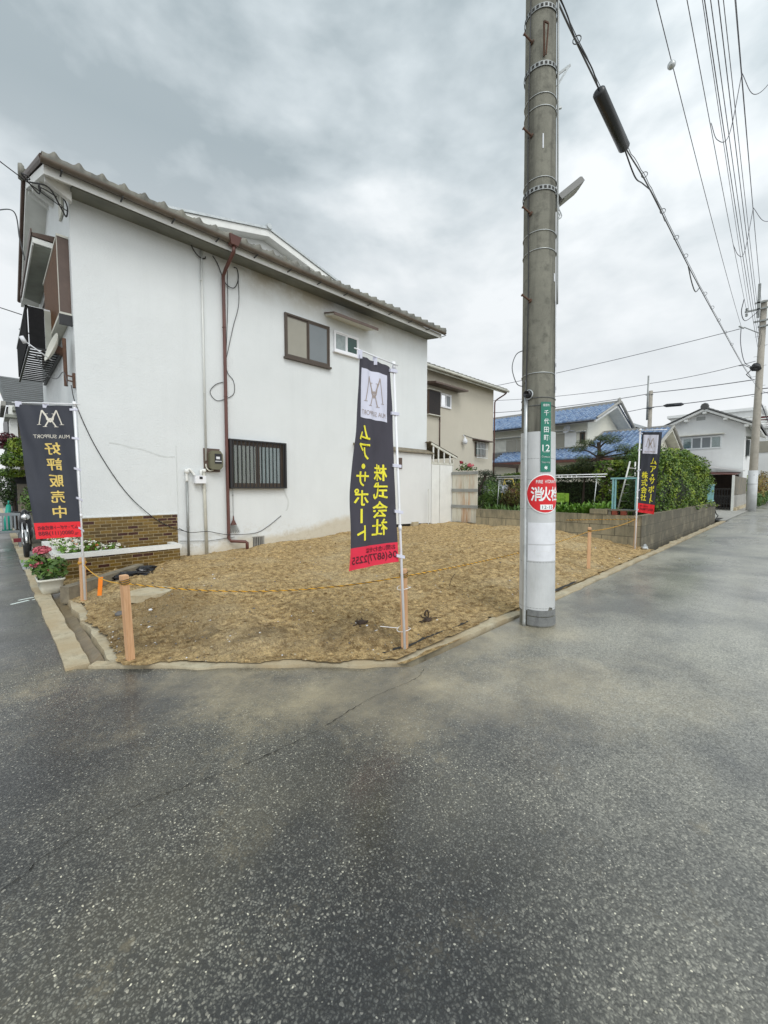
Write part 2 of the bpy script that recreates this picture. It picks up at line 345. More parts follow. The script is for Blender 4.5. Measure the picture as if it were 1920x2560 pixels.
M['flag_g'] = simple('gold_flag_print', (.68, .50, .14), .7, 0, .05, 3)
M['flag_s'] = simple('silver_flag_print', (.62, .58, .50), .6, 0, .05, 3)
M['flag_t'] = simple('faint_bronze_print', (.33, .27, .24), .7, 0, .05, 3)
M['red_ink'] = simple('dark_red_print', (.085, .008, .018), .7, 0, .05, 3)
M['rope_y'] = simple('yellow_rope_strand', (.62, .33, .03), .75, 0, .15, 30)
M['orange'] = simple('orange_marker_tag', (.85, .22, .01), .5, 0, .05, 4)
M['terra'] = simple('red_brick_block', (.24, .055, .03), .8, 0, .2, 9)
M['blue_fr'] = simple('pale_turquoise_painted_steel', (.22, .45, .47), .45, 0, .15, 8)
M['ladder'] = simple('ladder_aluminium', (.62, .62, .58), .45, .2, .1, 8)
M['yellow_m'] = simple('yellow_painted_tube', (.62, .48, .09), .45, 0, .08, 5)
M['crate'] = simple('lime_green_crate_plastic', (.25, .42, .05), .5, 0, .1, 5)
M['tealp'] = simple('teal_plastic', (.01, .30, .22), .4, 0, .1, 5)
M['chair'] = simple('grey_plastic_chair', (.17, .19, .20), .45, 0, .1, 5)
M['rubber'] = simple('tyre_rubber', (.018, .018, .018), .7, 0, .2, 9)
M['chrome'] = simple('chrome', (.7, .7, .7), .15, 1, .03, 4)
M['bike'] = simple('black_glossy_paint', (.01, .01, .012), .15, 0, .1, 4)
M['bark'] = simple('dark_pine_bark', (.055, .04, .03), .9, 0, .35, 9, .7, 30)
M['bark_l'] = simple('pale_bark', (.16, .11, .07), .9, 0, .3, 9, .5, 30)
M['pot'] = simple('cream_glazed_pot', (.66, .64, .55), .25, 0, .06, 4)
M['dark_in'] = simple('dark_carport_timber', (.03, .018, .012), .7, 0, .3, 5)
M['brown_tr'] = simple('brown_eave_trim', (.12, .045, .035), .6, 0, .2, 4)
M['grey_slate'] = simple('grey_sheet_roof', (.115, .12, .12), .5, 0, .18, 2)
M['curtain'] = simple('pale_curtain', (.55, .60, .62), .8, 0, .12, 7)
M['beige_c'] = simple('beige_curtain', (.36, .33, .25), .8, 0, .08, 7)
M['frost1'] = simple('frosted_glass_beige', (.30, .285, .235), .25, 0, .06, 2)
M['frost2'] = simple('frosted_glass_blue_grey', (.17, .19, .20), .22, 0, .06, 2)
M['frost3'] = simple('pale_grey_curtained_pane', (.30, .34, .34), .5, 0, .15, 9, spec=.3)
M['room'] = simple('dark_room_glass', (.02, .03, .028), .12, 0, .2, 4)
M['teal_g'] = simple('dark_green_pane', (.012, .05, .04), .15, 0, .2, 4)
M['maroon'] = simple('maroon_paint', (.17, .012, .02), .5, 0, .1, 4)
M['black_box'] = simple('black_splice_casing', (.018, .019, .020), .35, 0, .2, 6)
M['petal_w'] = simple('white_petals', (.72, .70, .62), .6, 0, .08, 5)
M['petal_p'] = simple('pink_petals', (.62, .13, .17), .6, 0, .25, 12)
M['petal_o'] = simple('orange_petals', (.62, .20, .05), .6, 0, .2, 12)
M['petal_r'] = simple('crimson_petals', (.35, .02, .04), .6, 0, .25, 12)
M['cloth'] = simple('pale_laundry_cloth', (.62, .65, .70), .8, 0, .1, 5)
M['stone'] = simple('grey_stone', (.12, .115, .11), .6, 0, .25, 8, .5, 20)
M['root'] = simple('dark_dead_root', (.045, .028, .018), .85, 0, .3, 12)
M['gap'] = simple('dark_wet_gap', (.02, .018, .014), .7, 0, .2, 9)
M['chalk'] = simple('white_survey_paint', (.70, .78, .74), .8, 0, .1, 20)
def glass():
    t = NT('window_glass'); t.t.nodes.remove(t.p); out = t.t.nodes['Material Output']
    tr = t.n('ShaderNodeBsdfTransparent'); tr.inputs[0].default_value = (.82, .87, .86, 1); gl = t.n('ShaderNodeBsdfGlossy'); gl.inputs['Roughness'].default_value = .04
    fr = t.n('ShaderNodeFresnel'); fr.inputs[0].default_value = 1.5; mx = t.n('ShaderNodeMixShader')
    t.l(t.math('ADD', t.math('MULTIPLY', fr.outputs[0], .9), .05), mx.inputs[0]); t.l(tr.outputs[0], mx.inputs[1]); t.l(gl.outputs[0], mx.inputs[2]); t.l(mx.outputs[0], out.inputs[0])
    return t.m
M['glass'] = glass()
def rusty_fence():
    t = NT('rust_stained_white_boards'); sx = t.n('ShaderNodeSeparateXYZ'); t.l(t.geo.outputs['Position'], sx.inputs[0])
    s_ = t.noise(1, 5, .65, t.map(scale=(4, 11, .9)))
    c = t.mix(t.rng(s_, .3, .7), (.58, .56, .47), (.66, .65, .58))
    mid = t.rng(t.math('ABSOLUTE', t.math('SUBTRACT', sx.outputs[1], 7.72)), .05, .42, 1, 0)
    c = t.mix(t.math('MULTIPLY', t.math('MULTIPLY', mid, t.rng(s_, .44, .6)), .8), c, (.42, .19, .06))
    c = t.mix(t.math('MULTIPLY', t.rng(t.noise(1, 5, .6, t.map(scale=(3, 14, 1.6), loc=(5, 5, 5))), .52, .72), .5), c, (.34, .27, .15))
    t.base(c); t.rough(.7); return t.m
M['rusty'] = rusty_fence()
def leaf(name, c1, c2, rough=.5, c3=None):
    t = NT(name); r = t.geo.outputs['Random Per Island']
    c = t.mix(r, c1, c2)
    if c3: c = t.mix(t.rng(t.noise(2.2, 3, .6), .50, .66), c, c3)
    t.base(c); t.rough(rough); t.p.inputs['Specular IOR Level'].default_value = .35
    return t.m
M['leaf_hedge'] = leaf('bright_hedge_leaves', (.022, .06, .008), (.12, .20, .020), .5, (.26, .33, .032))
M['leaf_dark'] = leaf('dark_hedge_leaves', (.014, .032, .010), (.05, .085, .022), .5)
M['leaf_mid'] = leaf('mid_green_leaves', (.03, .075, .014), (.11, .19, .035), .5)
M['leaf_bright'] = leaf('fresh_green_leaves', (.07, .17, .02), (.22, .38, .06), .45)
M['leaf_pine'] = leaf('pine_needles', (.018, .04, .016), (.10, .13, .035), .6)
M['leaf_niwaki'] = leaf('dark_pine_needles', (.008, .018, .009), (.03, .05, .02), .6)
M['leaf_red'] = leaf('reddish_bush_leaves', (.07, .035, .018), (.13, .17, .03), .5, (.10, .03, .02))
M['leaf_autumn'] = leaf('orange_brown_leaves', (.16, .08, .02), (.22, .19, .04), .5)
M['leaf_maroon'] = leaf('maroon_leaves', (.06, .012, .02), (.12, .03, .035), .5)
M['core'] = simple('added_dark_core', (.02, .028, .010), .9, 0, .3, 6)  # colour of the solid core added inside hedges

# ------------------------------------------------------------------ geometry helpers
def V(*a): return Vector(a)
class MB:
    def __init__(s): s.v = []; s.f = []; s.mi = []; s.uv = []; s.cur = 0
    def add(s, vs, fs, uvs=None):
        o = len(s.v); s.v += [tuple(x) for x in vs]
        for i, f in enumerate(fs):
            s.f.append(tuple(o + k for k in f)); s.mi.append(s.cur); s.uv.append(uvs[i] if uvs else None)
        return s
    def mat(s, i): s.cur = i; return s
    def box(s, x0, x1, y0, y1, z0, z1):
        return s.hexa([(x0,y0,z0),(x1,y0,z0),(x1,y1,z0),(x0,y1,z0),(x0,y0,z1),(x1,y0,z1),(x1,y1,z1),(x0,y1,z1)])
    def hexa(s, p): return s.add(p, [(0,3,2,1),(4,5,6,7),(0,1,5,4),(1,2,6,5),(2,3,7,6),(3,0,4,7)])
    def obox(s, O, U, W, N, u0, u1, w0, w1, n0, n1):
        O, U, W, N = map(Vector, (O, U, W, N))
        P = lambda a, b, c: O + U*a + W*b + N*c
        return s.hexa([P(u0,w0,n0),P(u1,w0,n0),P(u1,w0,n1),P(u0,w0,n1),P(u0,w1,n0),P(u1,w1,n0),P(u1,w1,n1),P(u0,w1,n1)])
    def prism(s, poly, ax, a0, a1):
        def P(p, a):
            return {'X': (a, p[0], p[1]), 'Y': (p[0], a, p[1]), 'Z': (p[0], p[1], a)}[ax]
        n = len(poly); vs = [P(p, a0) for p in poly] + [P(p, a1) for p in poly]
        return s.add(vs, [tuple(range(n))[::-1], tuple(range(n, 2*n))] + [(i, (i+1) % n, n+(i+1) % n, n+i) for i in range(n)])
    def tube(s, pts, r, n=8, cap=True):
        pts = [Vector(p) for p in pts]; m = len(pts); rs = r if isinstance(r, (list, tuple)) else [r]*m
        vs = []; pu = None
        for i, p in enumerate(pts):
            t = (pts[min(i+1, m-1)] - pts[max(i-1, 0)]).normalized()
            if pu is None: pu = t.orthogonal().normalized()
            else:
                pu = (pu - t*pu.dot(t)); pu = pu.normalized() if pu.length > 1e-6 else t.orthogonal().normalized()
            b = t.cross(pu)
            vs += [p + (pu*cos(2*pi*k/n) + b*sin(2*pi*k/n))*rs[i] for k in range(n)]
        fs = [(i*n+k, i*n+(k+1) % n, (i+1)*n+(k+1) % n, (i+1)*n+k) for i in range(m-1) for k in range(n)]
        if cap: fs += [tuple(range(n))[::-1], tuple((m-1)*n+k for k in range(n))]
        return s.add(vs, fs)
    def lathe(s, c, prof, n=20, ax='Z', tip=None):
        c = Vector(c); T = Vector({'X': (1,0,0), 'Y': (0,1,0), 'Z': (0,0,1)}[ax]) if tip is None else Vector(tip).normalized()
        A = T.orthogonal().normalized(); B = T.cross(A); vs = []
        for r, h in prof: vs += [c + T*h + (A*cos(2*pi*k/n) + B*sin(2*pi*k/n))*r for k in range(n)]
        m = len(prof)
        return s.add(vs, [(i*n+k, i*n+(k+1) % n, (i+1)*n+(k+1) % n, (i+1)*n+k) for i in range(m-1) for k in range(n)] + [tuple(range(n))[::-1], tuple((m-1)*n+k for k in range(n))])
    def torus(s, c, T, R_, r, n=28, k=8, a0=0, a1=2*pi):
        T = Vector(T).normalized(); A = T.orthogonal().normalized(); B = T.cross(A); c = Vector(c)
        pts = [c + (A*cos(a0+(a1-a0)*i/n) + B*sin(a0+(a1-a0)*i/n))*R_ for i in range(n+1)]
        return s.tube(pts, r, k, False)
    def blob(s, c, rx, ry, rz, seg=14, rings=9, jit=.15, ns=2.0):
        c = Vector(c); vs = []; 
        for i in range(rings+1):
            th = pi*i/rings
            for k in range(seg):
                a = 2*pi*k/seg; d = Vector((sin(th)*cos(a), sin(th)*sin(a), cos(th)))
                q = 1 + jit*noise.noise(d*ns + c*1.7)
                vs.append((c.x+d.x*rx*q, c.y+d.y*ry*q, c.z+d.z*rz*q))
        return s.add(vs, [(i*seg+k, (i+1)*seg+k, (i+1)*seg+(k+1) % seg, i*seg+(k+1) % seg) for i in range(rings) for k in range(seg)])
    def build(s, name, mats, parent=None, smooth=False):
        off = Vector((0, 0, 0)); p = parent
        while p is not None: off += p.location; p = p.parent
        return s._link(name, mats, parent, smooth, off)
    def _link(s, name, mats, parent, smooth, off, loc=None):
        me = bpy.data.meshes.new(name)
        me.from_pydata([(a-off.x, b-off.y, c-off.z) for a, b, c in s.v], [], s.f)
        if not isinstance(mats, (list, tuple)): mats = [mats]
        for m_ in mats: me.materials.append(M[m_] if isinstance(m_, str) else m_)
        if len(mats) > 1: me.polygons.foreach_set('material_index', s.mi)
        if any(u is not None for u in s.uv):
            ul = me.uv_layers.new(name='UVMap'); li = 0; data = []
            for f, u in zip(s.f, s.uv):
                for k in range(len(f)): data += list(u[k] if u and isinstance(u[0], (tuple, list)) else (u or (0, 0)))
            ul.data.foreach_set('uv', data)
        if smooth: me.polygons.foreach_set('use_smooth', [True]*len(me.polygons))
        me.update()
        o = bpy.data.objects.new(name, me); col.objects.link(o); o.parent = parent
        if loc is not None: o.location = loc
        return o
    def thing(s, name, mats, label, cat, loc, group=None, smooth=False, kind=None):
        loc = Vector(loc); o = s._link(name, mats, None, smooth, loc, loc)
        if label: o['label'] = label
        if cat: o['category'] = cat
        if group: o['group'] = group
        if kind: o['kind'] = kind
        return o
def E_(name, label, cat, loc, group=None):
    o = bpy.data.objects.new(name, None); col.objects.link(o); o.location = loc; o.empty_display_size = .1
    o['label'] = label; o['category'] = cat
    if group: o['group'] = group
    return o
def struct(mb, name, mats, smooth=False):
    o = mb._link(name, mats, None, smooth, Vector((0,0,0))); o['kind'] = 'structure'; return o
def copy_tree(o, parent=None, loc=None):
    c = o.copy(); col.objects.link(c); c.parent = parent
    if loc is not None: c.location = loc
    for ch in list(o.children): copy_tree(ch, c)
    return c
def leaves(mb, n, sampler, size, up=.4, aspect=.55, droop=0):
    vs = []; fs = []
    for i in range(n):
        p, nr = sampler(); nr = Vector(nr)
        d = Vector((ru(-1,1), ru(-1,1), ru(-1,1))) + nr*1.0 + V(0,0,up); d = d.normalized() if d.length > .01 else V(0,0,1)
        a = Vector((ru(-1,1), ru(-1,1), ru(-1,1)-droop)); a = a - d*a.dot(d)
        if a.length < .01: a = d.orthogonal()
        a.normalize(); b = d.cross(a); s_ = size*ru(.6, 1.3); p = Vector(p)
        o = len(vs); vs += [p - a*s_*.5, p + b*s_*aspect*.5 , p + a*s_*.5, p - b*s_*aspect*.5]
        fs.append((o, o+1, o+2, o+3))
    mb.add(vs, fs); return mb
def blob_sampler(blobs, inner=.55):
    wts = [b[3]*b[4]+b[4]*b[5]+b[3]*b[5] for b in blobs]
    def f():
        b = random.choices(blobs, wts)[0]
        d = Vector((random.gauss(0,1), random.gauss(0,1), random.gauss(0,1))).normalized()
        q = (inner + (1-inner)*R()**.5) * (1 + .22*noise.noise(d*2.6 + V(*b[:3])*1.3))
        return (b[0]+d.x*b[3]*q, b[1]+d.y*b[4]*q, b[2]+d.z*b[5]*q), d
    return f
def box_sampler(x0, x1, y0, y1, z0, z1, lump=.12, rnd=.3):
    cx, cy, cz = (x0+x1)/2, (y0+y1)/2, (z0+z1)/2; hx, hy, hz = (x1-x0)/2, (y1-y0)/2, (z1-z0)/2
    A = [hy*hz, hy*hz, hx*hz, hx*hz, hx*hy*1.3]
    def f():
        k = random.choices(range(5), A)[0]; a, b = ru(-1,1), ru(-1,1)
        d = [V(-1,a,b), V(1,a,b), V(a,-1,b), V(a,1,b), V(a,b,1)][k]
        nr = [V(-1,0,0), V(1,0,0), V(0,-1,0), V(0,1,0), V(0,0,1)][k]
        p = V(cx+d.x*hx, cy+d.y*hy, cz+d.z*hz)
        # round the upper edges
        if d.z > 0:
            e = max(abs(d.x)**6, abs(d.y)**6)*d.z**4; p.z -= e*rnd
            p.x -= d.x*(d.z**5)*rnd*.6; p.y -= d.y*(d.z**5)*rnd*.6
        q = noise.noise(p*1.1)*lump*1.6 + noise.noise(p*3.1)*lump*.8 - R()**2*.14
        return p + nr*q, nr
    return f
def sag(a, b, d, n=24):
    a, b = Vector(a), Vector(b)
    return [a.lerp(b, i/n) - V(0, 0, d*4*(i/n)*(1-i/n)) for i in range(n+1)]
def spline(pts, n=8):
    P = [Vector(p) for p in pts]; P = [2*P[0]-P[1]] + P + [2*P[-1]-P[-2]]; out = []
    for i in range(1, len(P)-2):
        for k in range(n):
            t = k/n; a, b, c, d = P[i-1:i+3]
            out.append(.5*((2*b) + (c-a)*t + (2*a-5*b+4*c-d)*t*t + (3*b-a-3*c+d)*t**3))
    out.append(P[-2]); return out
# text ---------------------------------------------------------------
_tc = {}
def text_mesh(s, bold=0.0):
    k = (s, bold)
    if k in _tc: return _tc[k]
    cu = bpy.data.curves.new('lettering', 'FONT'); cu.body = s; cu.size = 1; cu.offset = bold; cu.resolution_u = 3
    o = bpy.data.objects.new('lettering', cu); col.objects.link(o)
    dg = bpy.context.evaluated_depsgraph_get(); me = bpy.data.meshes.new_from_object(o.evaluated_get(dg))
    vs = [v.co.copy() for v in me.vertices]; fs = [tuple(p.vertices) for p in me.polygons]
    bpy.data.objects.remove(o); bpy.data.curves.remove(cu); bpy.data.meshes.remove(me)
    xs = [v.x for v in vs] or [0, 1]; ys = [v.y for v in vs] or [0, 1]
    x0, x1, y0, y1 = min(xs), max(xs), min(ys), max(ys)
    _tc[k] = ([((v.x-x0)/max(x1-x0, 1e-4), (v.y-y0)/max(y1-y0, 1e-4)) for v in vs], fs); return _tc[k]
def put_text(mb, s, rect, fn, bold=0.0):
    """rect = (u0, u1, vtop, vbottom); fn(u, v) -> point"""
    vs, fs = text_mesh(s, 0.0); u0, u1, v0, v1 = rect;
    sh = [(0, 0)] if bold <= 0 else [(math.cos(k*pi/3)*bold*abs(u1-u0)/len(s), math.sin(k*pi/3)*bold*abs(v1-v0)) for k in range(6)]
    for k, (a, b) in enumerate(sh): mb.add([fn(u0+(u1-u0)*x+a, v1+(v0-v1)*y+b) for x, y in vs], fs)
def put_poly(mb, pts, fn): mb.add([fn(*p) for p in pts], [tuple(range(len(pts)))])
def stroke(mb, a, b, w_, fn, asp=1.0):
    dx, dy = (b[0]-a[0])*asp, b[1]-a[1]; l_ = sqrt(dx*dx+dy*dy) or 1; nx, ny = -dy/l_*w_/2/asp, dx/l_*w_/2
    m_ = 10; vs = []
    for i in range(m_+1):
        x, y = a[0]+(b[0]-a[0])*i/m_, a[1]+(b[1]-a[1])*i/m_; vs += [fn(x+nx, y+ny), fn(x-nx, y-ny)]
    mb.add(vs, [(2*i, 2*i+2, 2*i+3, 2*i+1) for i in range(m_)])
def grid_rect(mb, rect, fn, nu=8, nv=8):
    u0, u1, v0, v1 = rect; vs = [fn(u0+(u1-u0)*i/nu, v0+(v1-v0)*j/nv) for j in range(nv+1) for i in range(nu+1)]
    mb.add(vs, [(j*(nu+1)+i, j*(nu+1)+i+1, (j+1)*(nu+1)+i+1, (j+1)*(nu+1)+i) for j in range(nv) for i in range(nu)])
# roof tiles: waves along the eave, steps up the slope
def kawara(mb, O, U, S, wid, length, pitch=.29, course=.27, amp=.035, step=.02, sub=8):
    O, U, S = Vector(O), Vector(U).normalized(), Vector(S).normalized(); N = U.cross(S)
    if N.z < 0: N = -N
    nu = max(2, int(wid/pitch*sub)); nc = max(1, int(round(length/course))); cl = length/nc
    def h(u):
        ph = (u/pitch) % 1.0
        return amp*(1.25*math.exp(-((ph-.5)/.17)**2) - .35*cos(2*pi*(ph-.5))*.5)
    vs = []; fs = []; uvs = []
    for j in range(nc):
        for (t, hh) in ((j*cl-.012, step), ((j+1)*cl, 0)):
            for i in range(nu+1):
                u = wid*i/nu; vs.append(O + U*u + S*t + N*(h(u)+hh))
        b = j*2*(nu+1)
        for i in range(nu):
            tid = floor((wid*(i+.5)/nu)/pitch)
            uvs.append([(tid+.5, j+.5)]*4)
        # front lip
        o = len(vs)
        for i in range(nu+1):
            u = wid*i/nu; vs.append(O + U*u + S*(j*cl-.012) + N*(-.012 if j else -.03))
        for i in range(nu):
            tid = floor((wid*(i+.5)/nu)/pitch); uvs.append([(tid+.5, j+.5)]*4)
    # rebuild indices cleanly
    fs2 = []; 
    per = 3*(nu+1)
    for j in range(nc):
        a = j*per
        for i in range(nu): fs2.append((a+i, a+i+1, a+nu+1+i+1, a+nu+1+i))
        for i in range(nu): fs2.append((a+2*(nu+1)+i, a+2*(nu+1)+i+1, a+i+1, a+i))
    mb.add(vs, fs2, uvs)
def window(parent, O, U, N, w_, h_, panes, frame='alu', fr=.04, name='window', glass_=True, split=None):
    """O = lower left corner seen from outside, U to the right, N outward"""
    O, U, N = Vector(O), Vector(U), Vector(N); Z = V(0,0,1)
    f = MB()
    f.obox(O, U, Z, N, 0, w_, 0, fr, -.02, .05); f.obox(O, U, Z, N, 0, w_, h_-fr, h_, -.02, .05)
    f.obox(O, U, Z, N, 0, fr, fr, h_-fr, -.02, .05); f.obox(O, U, Z, N, w_-fr, w_, fr, h_-fr, -.02, .05)
    win = f.build(name, frame, parent)
    k = len(panes); edges = split or [i/k for i in range(k+1)]
    for i, pm in enumerate(panes):
        a = fr + (w_-2*fr)*edges[i]; b = fr + (w_-2*fr)*edges[i+1]; n0 = .012 + .014*(i % 2)
        s_ = MB(); sw = fr*.8
        s_.obox(O, U, Z, N, a, a+sw, fr, h_-fr, n0-.008, n0+.014); s_.obox(O, U, Z, N, b-sw, b, fr, h_-fr, n0-.008, n0+.014)
        s_.obox(O, U, Z, N, a+sw, b-sw, fr, fr+sw, n0-.008, n0+.014); s_.obox(O, U, Z, N, a+sw, b-sw, h_-fr-sw, h_-fr, n0-.008, n0+.014)
        s_.build('sash', frame, win)
        if pm in ('curtain', 'beige_c'):
            c = MB(); n = 40; vs = []
            for j in range(n+1):
                u = a+sw+(b-a-2*sw)*j/n; d = .003+.002*sin(j*1.7)
                vs += [O+U*u+Z*(fr+sw)+N*d, O+U*u+Z*(h_-fr-sw)+N*d]
            c.add(vs, [(2*j, 2*j+2, 2*j+3, 2*j+1) for j in range(n)]); c.build('curtain', pm, win)
            g = MB(); g.obox(O, U, Z, N, a+sw, b-sw, fr+sw, h_-fr-sw, n0, n0+.004); g.build('pane', 'glass', win)
        else:
            g = MB(); g.obox(O, U, Z, N, a+sw, b-sw, fr+sw, h_-fr-sw, n0, n0+.004); g.build('pane', pm, win)
    return win
# ================================================================== SETTING
KX = .39      # street side of the left kerb
def on_seg(p, q, t): return (p[0]+(q[0]-p[0])*t, p[1]+(q[1]-p[1])*t)
g = MB(); g.add([(-300,-300,-.35),(400,-300,-.35),(400,400,-.35),(-300,400,-.35)], [(0,1,2,3)]); struct(g, 'ground', 'conc_d')
# asphalt: both lanes and the crossing, one sheet
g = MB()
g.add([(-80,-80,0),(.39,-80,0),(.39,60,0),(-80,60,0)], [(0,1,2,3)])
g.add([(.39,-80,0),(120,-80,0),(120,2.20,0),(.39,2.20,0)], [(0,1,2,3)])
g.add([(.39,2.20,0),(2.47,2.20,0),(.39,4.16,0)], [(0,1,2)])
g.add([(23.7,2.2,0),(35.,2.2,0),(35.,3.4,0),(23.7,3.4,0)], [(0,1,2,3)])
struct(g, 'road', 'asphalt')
# kerb: raised concrete ribbon along the left lane, across the cut corner and up the street
def ribbon(pts, w_, z0, z1, jit=.0, mat_='kerb', name='kerb', seg=.12):
    mb = MB(); P = []; pts = [(a_[0], a_[1], 0) for a_ in pts]
    for a, b in zip(pts, pts[1:]):
        L_ = (Vector(b)-Vector(a)).length; n = max(1, int(L_/seg))
        P += [Vector(a).lerp(Vector(b), i/n) for i in range(n)]
    P.append(Vector(pts[-1])); vs = []
    for i, p in enumerate(P):
        t = (P[min(i+1, len(P)-1)] - P[max(i-1, 0)]).normalized(); nr = V(-t.y, t.x, 0)
        q = noise.noise(V(p.x*3, p.y*3, 1))*jit; q2 = noise.noise(V(p.x*4, p.y*4, 7))*jit
        dz = noise.noise(V(p.x*2, p.y*2, 3))*jit*.3
        a = p + nr*q; b = p + nr*(w_+q2)
        vs += [(a.x,a.y,z0), (a.x+nr.x*.01,a.y+nr.y*.01,z1+dz), (b.x-nr.x*.01,b.y-nr.y*.01,z1+dz*1.5), (b.x,b.y,z0)]
    fs = []
    for i in range(len(P)-1):
        o = i*4; fs += [(o,o+4,o+5,o+1), (o+1,o+5,o+6,o+2), (o+2,o+6,o+7,o+3)]
    fs += [(0,1,2,3), tuple(len(vs)-4+k for k in (3,2,1,0))]
    mb.add(vs, fs); return mb
mb = ribbon([(.39,4.12),(.39,40)], -.14, -.3, .02, .02); struct(mb, 'kerb', 'kerb')
mb = ribbon([(.50,4.04),(1.18,3.40),(1.80,2.83),(2.39,2.31),(3.2,2.27),(4.6,2.21),(8,2.21),(14,2.24),(23.6,2.26)], .15, -.3, .020, .06)
struct(mb, 'kerb', 'kerb')
# open drainage channel beside the left kerb: bed and far wall
c = MB(); vs = []; n = 60
for i in range(n+1):
    y = 3.98+(8.6-3.98)*i/n
    vs += [(.505, y, -.05+.012*noise.noise(V(1,y*3,0))), (.585, y, -.07+.02*noise.noise(V(4,y*2,0))), (.67, y, -.045+.02*noise.noise(V(8,y*3,0)))]
c.add(vs, [f for i in range(n) for f in ((i*3, i*3+1, i*3+4, i*3+3), (i*3+1, i*3+2, i*3+5, i*3+4))]); struct(c, 'channel_bed', 'wet_mud')
mb = ribbon([(.655,6.75),(.66,5.50)], .13, -.3, .030, .03); struct(mb, 'channel_wall', 'kerb')
mb = ribbon([(.665,5.46),(.675,4.02)], .12, -.3, .018, .05); struct(mb, 'channel_wall', 'kerb')
c = MB(); c.box(.53, .70, 8.2, 40, -.3, .006); struct(c, 'channel_cover', 'conc')
# dark open joints between the kerb and the plot
def gap(pts, w_=.02, name='kerb_joint'):
    mb = MB(); vs = []
    for i, p in enumerate(pts):
        ww = w_*(.4 + abs(noise.noise(V(i*.9, p[0], 2)))*1.6); vs += [(p[0], p[1]-ww, p[2]), (p[0]+ww*.3, p[1]+ww, p[2])]
    mb.add(vs, [(2*i, 2*i+2, 2*i+3, 2*i+1) for i in range(len(pts)-1)]); return struct(mb, name, 'gap')
gap([(2.42+.14*i, 2.50-.012*i*(i<4)-.004*i+.012*sin(i*2.3), .046) for i in range(10)], .020)
gap([(5.15+.12*i, 2.37+.008*sin(i*2), .040) for i in range(12)], .035)
# crack where the two lanes' asphalt meet
pts = [(-1.6,1.75),(-.75,1.90),(-.037,2.012),(.086,2.076),(.35,2.127),(.639,2.088),(1.003,2.022),(1.44,2.02),(1.876,2.067),(2.318,2.04),(2.5,2.1)]
sp = spline([(x,y,.004) for x, y in pts], 26); mb = MB(); vs = []
for i, p in enumerate(sp):
    ww = max(.0008, .0014+.0065*abs(noise.noise(V(i*.28, 1, 0)))-.0008); j = .016*noise.noise(V(i*.30, 5, 0))+.006*noise.noise(V(i*1.3, 8, 0))
    vs += [(p.x+j, p.y-ww+j, .004), (p.x+j, p.y+ww+j, .004)]
mb.add(vs, [(2*i, 2*i+2, 2*i+3, 2*i+1) for i in range(len(sp)-1)]); struct(mb, 'road_crack', 'gap')
mb = MB()
for (x, y, a, l_, w2) in ((.215,7.05,.5,.20,.035),(.285,7.22,.35,.17,.03),(.36,7.1,.9,.05,.02)):
    mb.obox((x,y,.001), (cos(a),sin(a),0), (-sin(a),cos(a),0), (0,0,1), -l_/2, l_/2, -w2/2, w2/2, 0, .003)
struct(mb, 'road_marking', 'chalk')

# building plot: sandy soil rising from the kerb to the wall
def lot_h(x, y):
    d = min(y-2.42 if x > 2.4 else 99, ((x-.62)+(y-4.05)*1.13)/1.51 if x < 3.2 else 99, (x-.70)*1.2 if y > 4 else 99, )
    d = max(0, d); e = min(1, d/2.6); e = e*e*(3-2*e)
    back = .125 + .175*min(1, max(0, (x-4.1)/3.0))
    if x < 2.9: back *= .7+.3*max(0, min(1, (x-.7)/2.2))
    h = .035 + e*(back-.035) + .03*min(1, d/.25)
    # raised rim of tipped sand near the front edge
    h += .115*math.exp(-((d-.85)/.42)**2)*max(0, .62+.9*noise.noise(V(x*1.0, y*1.0, 4)))*max(.12, min(1, (x-.9)/.7))*max(.25, min(1, (4.2-x)/1.5))
    k = min(1, d/.22)
    h += k*(.045*noise.noise(V(x*1.6, y*1.6, 0)) + .020*noise.noise(V(x*5, y*5, 2)))
    r = noise.noise(V(x*5+y*9, y*5-x*3, 5)); h += k*.020*r + k*.012*noise.noise(V(x*9+y*17, y*8-x*5, 15))
    h += k*.014*noise.noise(V(x*22, y*22, 8)) + k*.008*noise.noise(V(x*45, y*45, 3))
    c_ = abs(noise.noise(V(x*12, y*12, 12))); h += k*.016*max(0, c_-.32)*3*(1 if d < 2.2 else .4)
    return h
def inside(x, y):
    q = .075*noise.noise(V(x*2.2, y*2.2, 21)) + .03*noise.noise(V(x*9, y*9, 22))
    return x >= .72+q and y >= 2.315+q*1.4 and (x+y*1.13-.62-4.05*1.13) >= -.13+2.3*q and x <= 11.22 and y <= 8.56
def build_lot():
    vs = []; idx = {}; fs = []
    xs = []; x = .68
    while x < 11.24: xs.append(x); x += .022 if x < 5.2 else .04
    ys = []; y = 2.34
    while y < 8.58: ys.append(y); y += .022 if y < 5.4 else .045
    for j, y in enumerate(ys):
        for i, x in enumerate(xs):
            if inside(x, y): idx[i, j] = len(vs); vs.append((x, y, lot_h(x, y)))
    for j in range(len(ys)-1):
        for i in range(len(xs)-1):
            q = [(i,j),(i+1,j),(i+1,j+1),(i,j+1)]; q = [idx[k] for k in q if k in idx]
            if len(q) >= 3: fs.append(tuple(q))
    mb = MB(); mb.add(vs, fs); return struct(mb, 'building_plot_soil', 'soil', True)
build_lot()
g = MB(); g.add([(2.47,2.27,.008),(11.22,2.28,.008),(11.22,8.56,.008),(.70,8.56,.008),(.70,3.95,.008)], [(0,1,2,3,4)]); struct(g, 'plot_subsoil', 'soil')
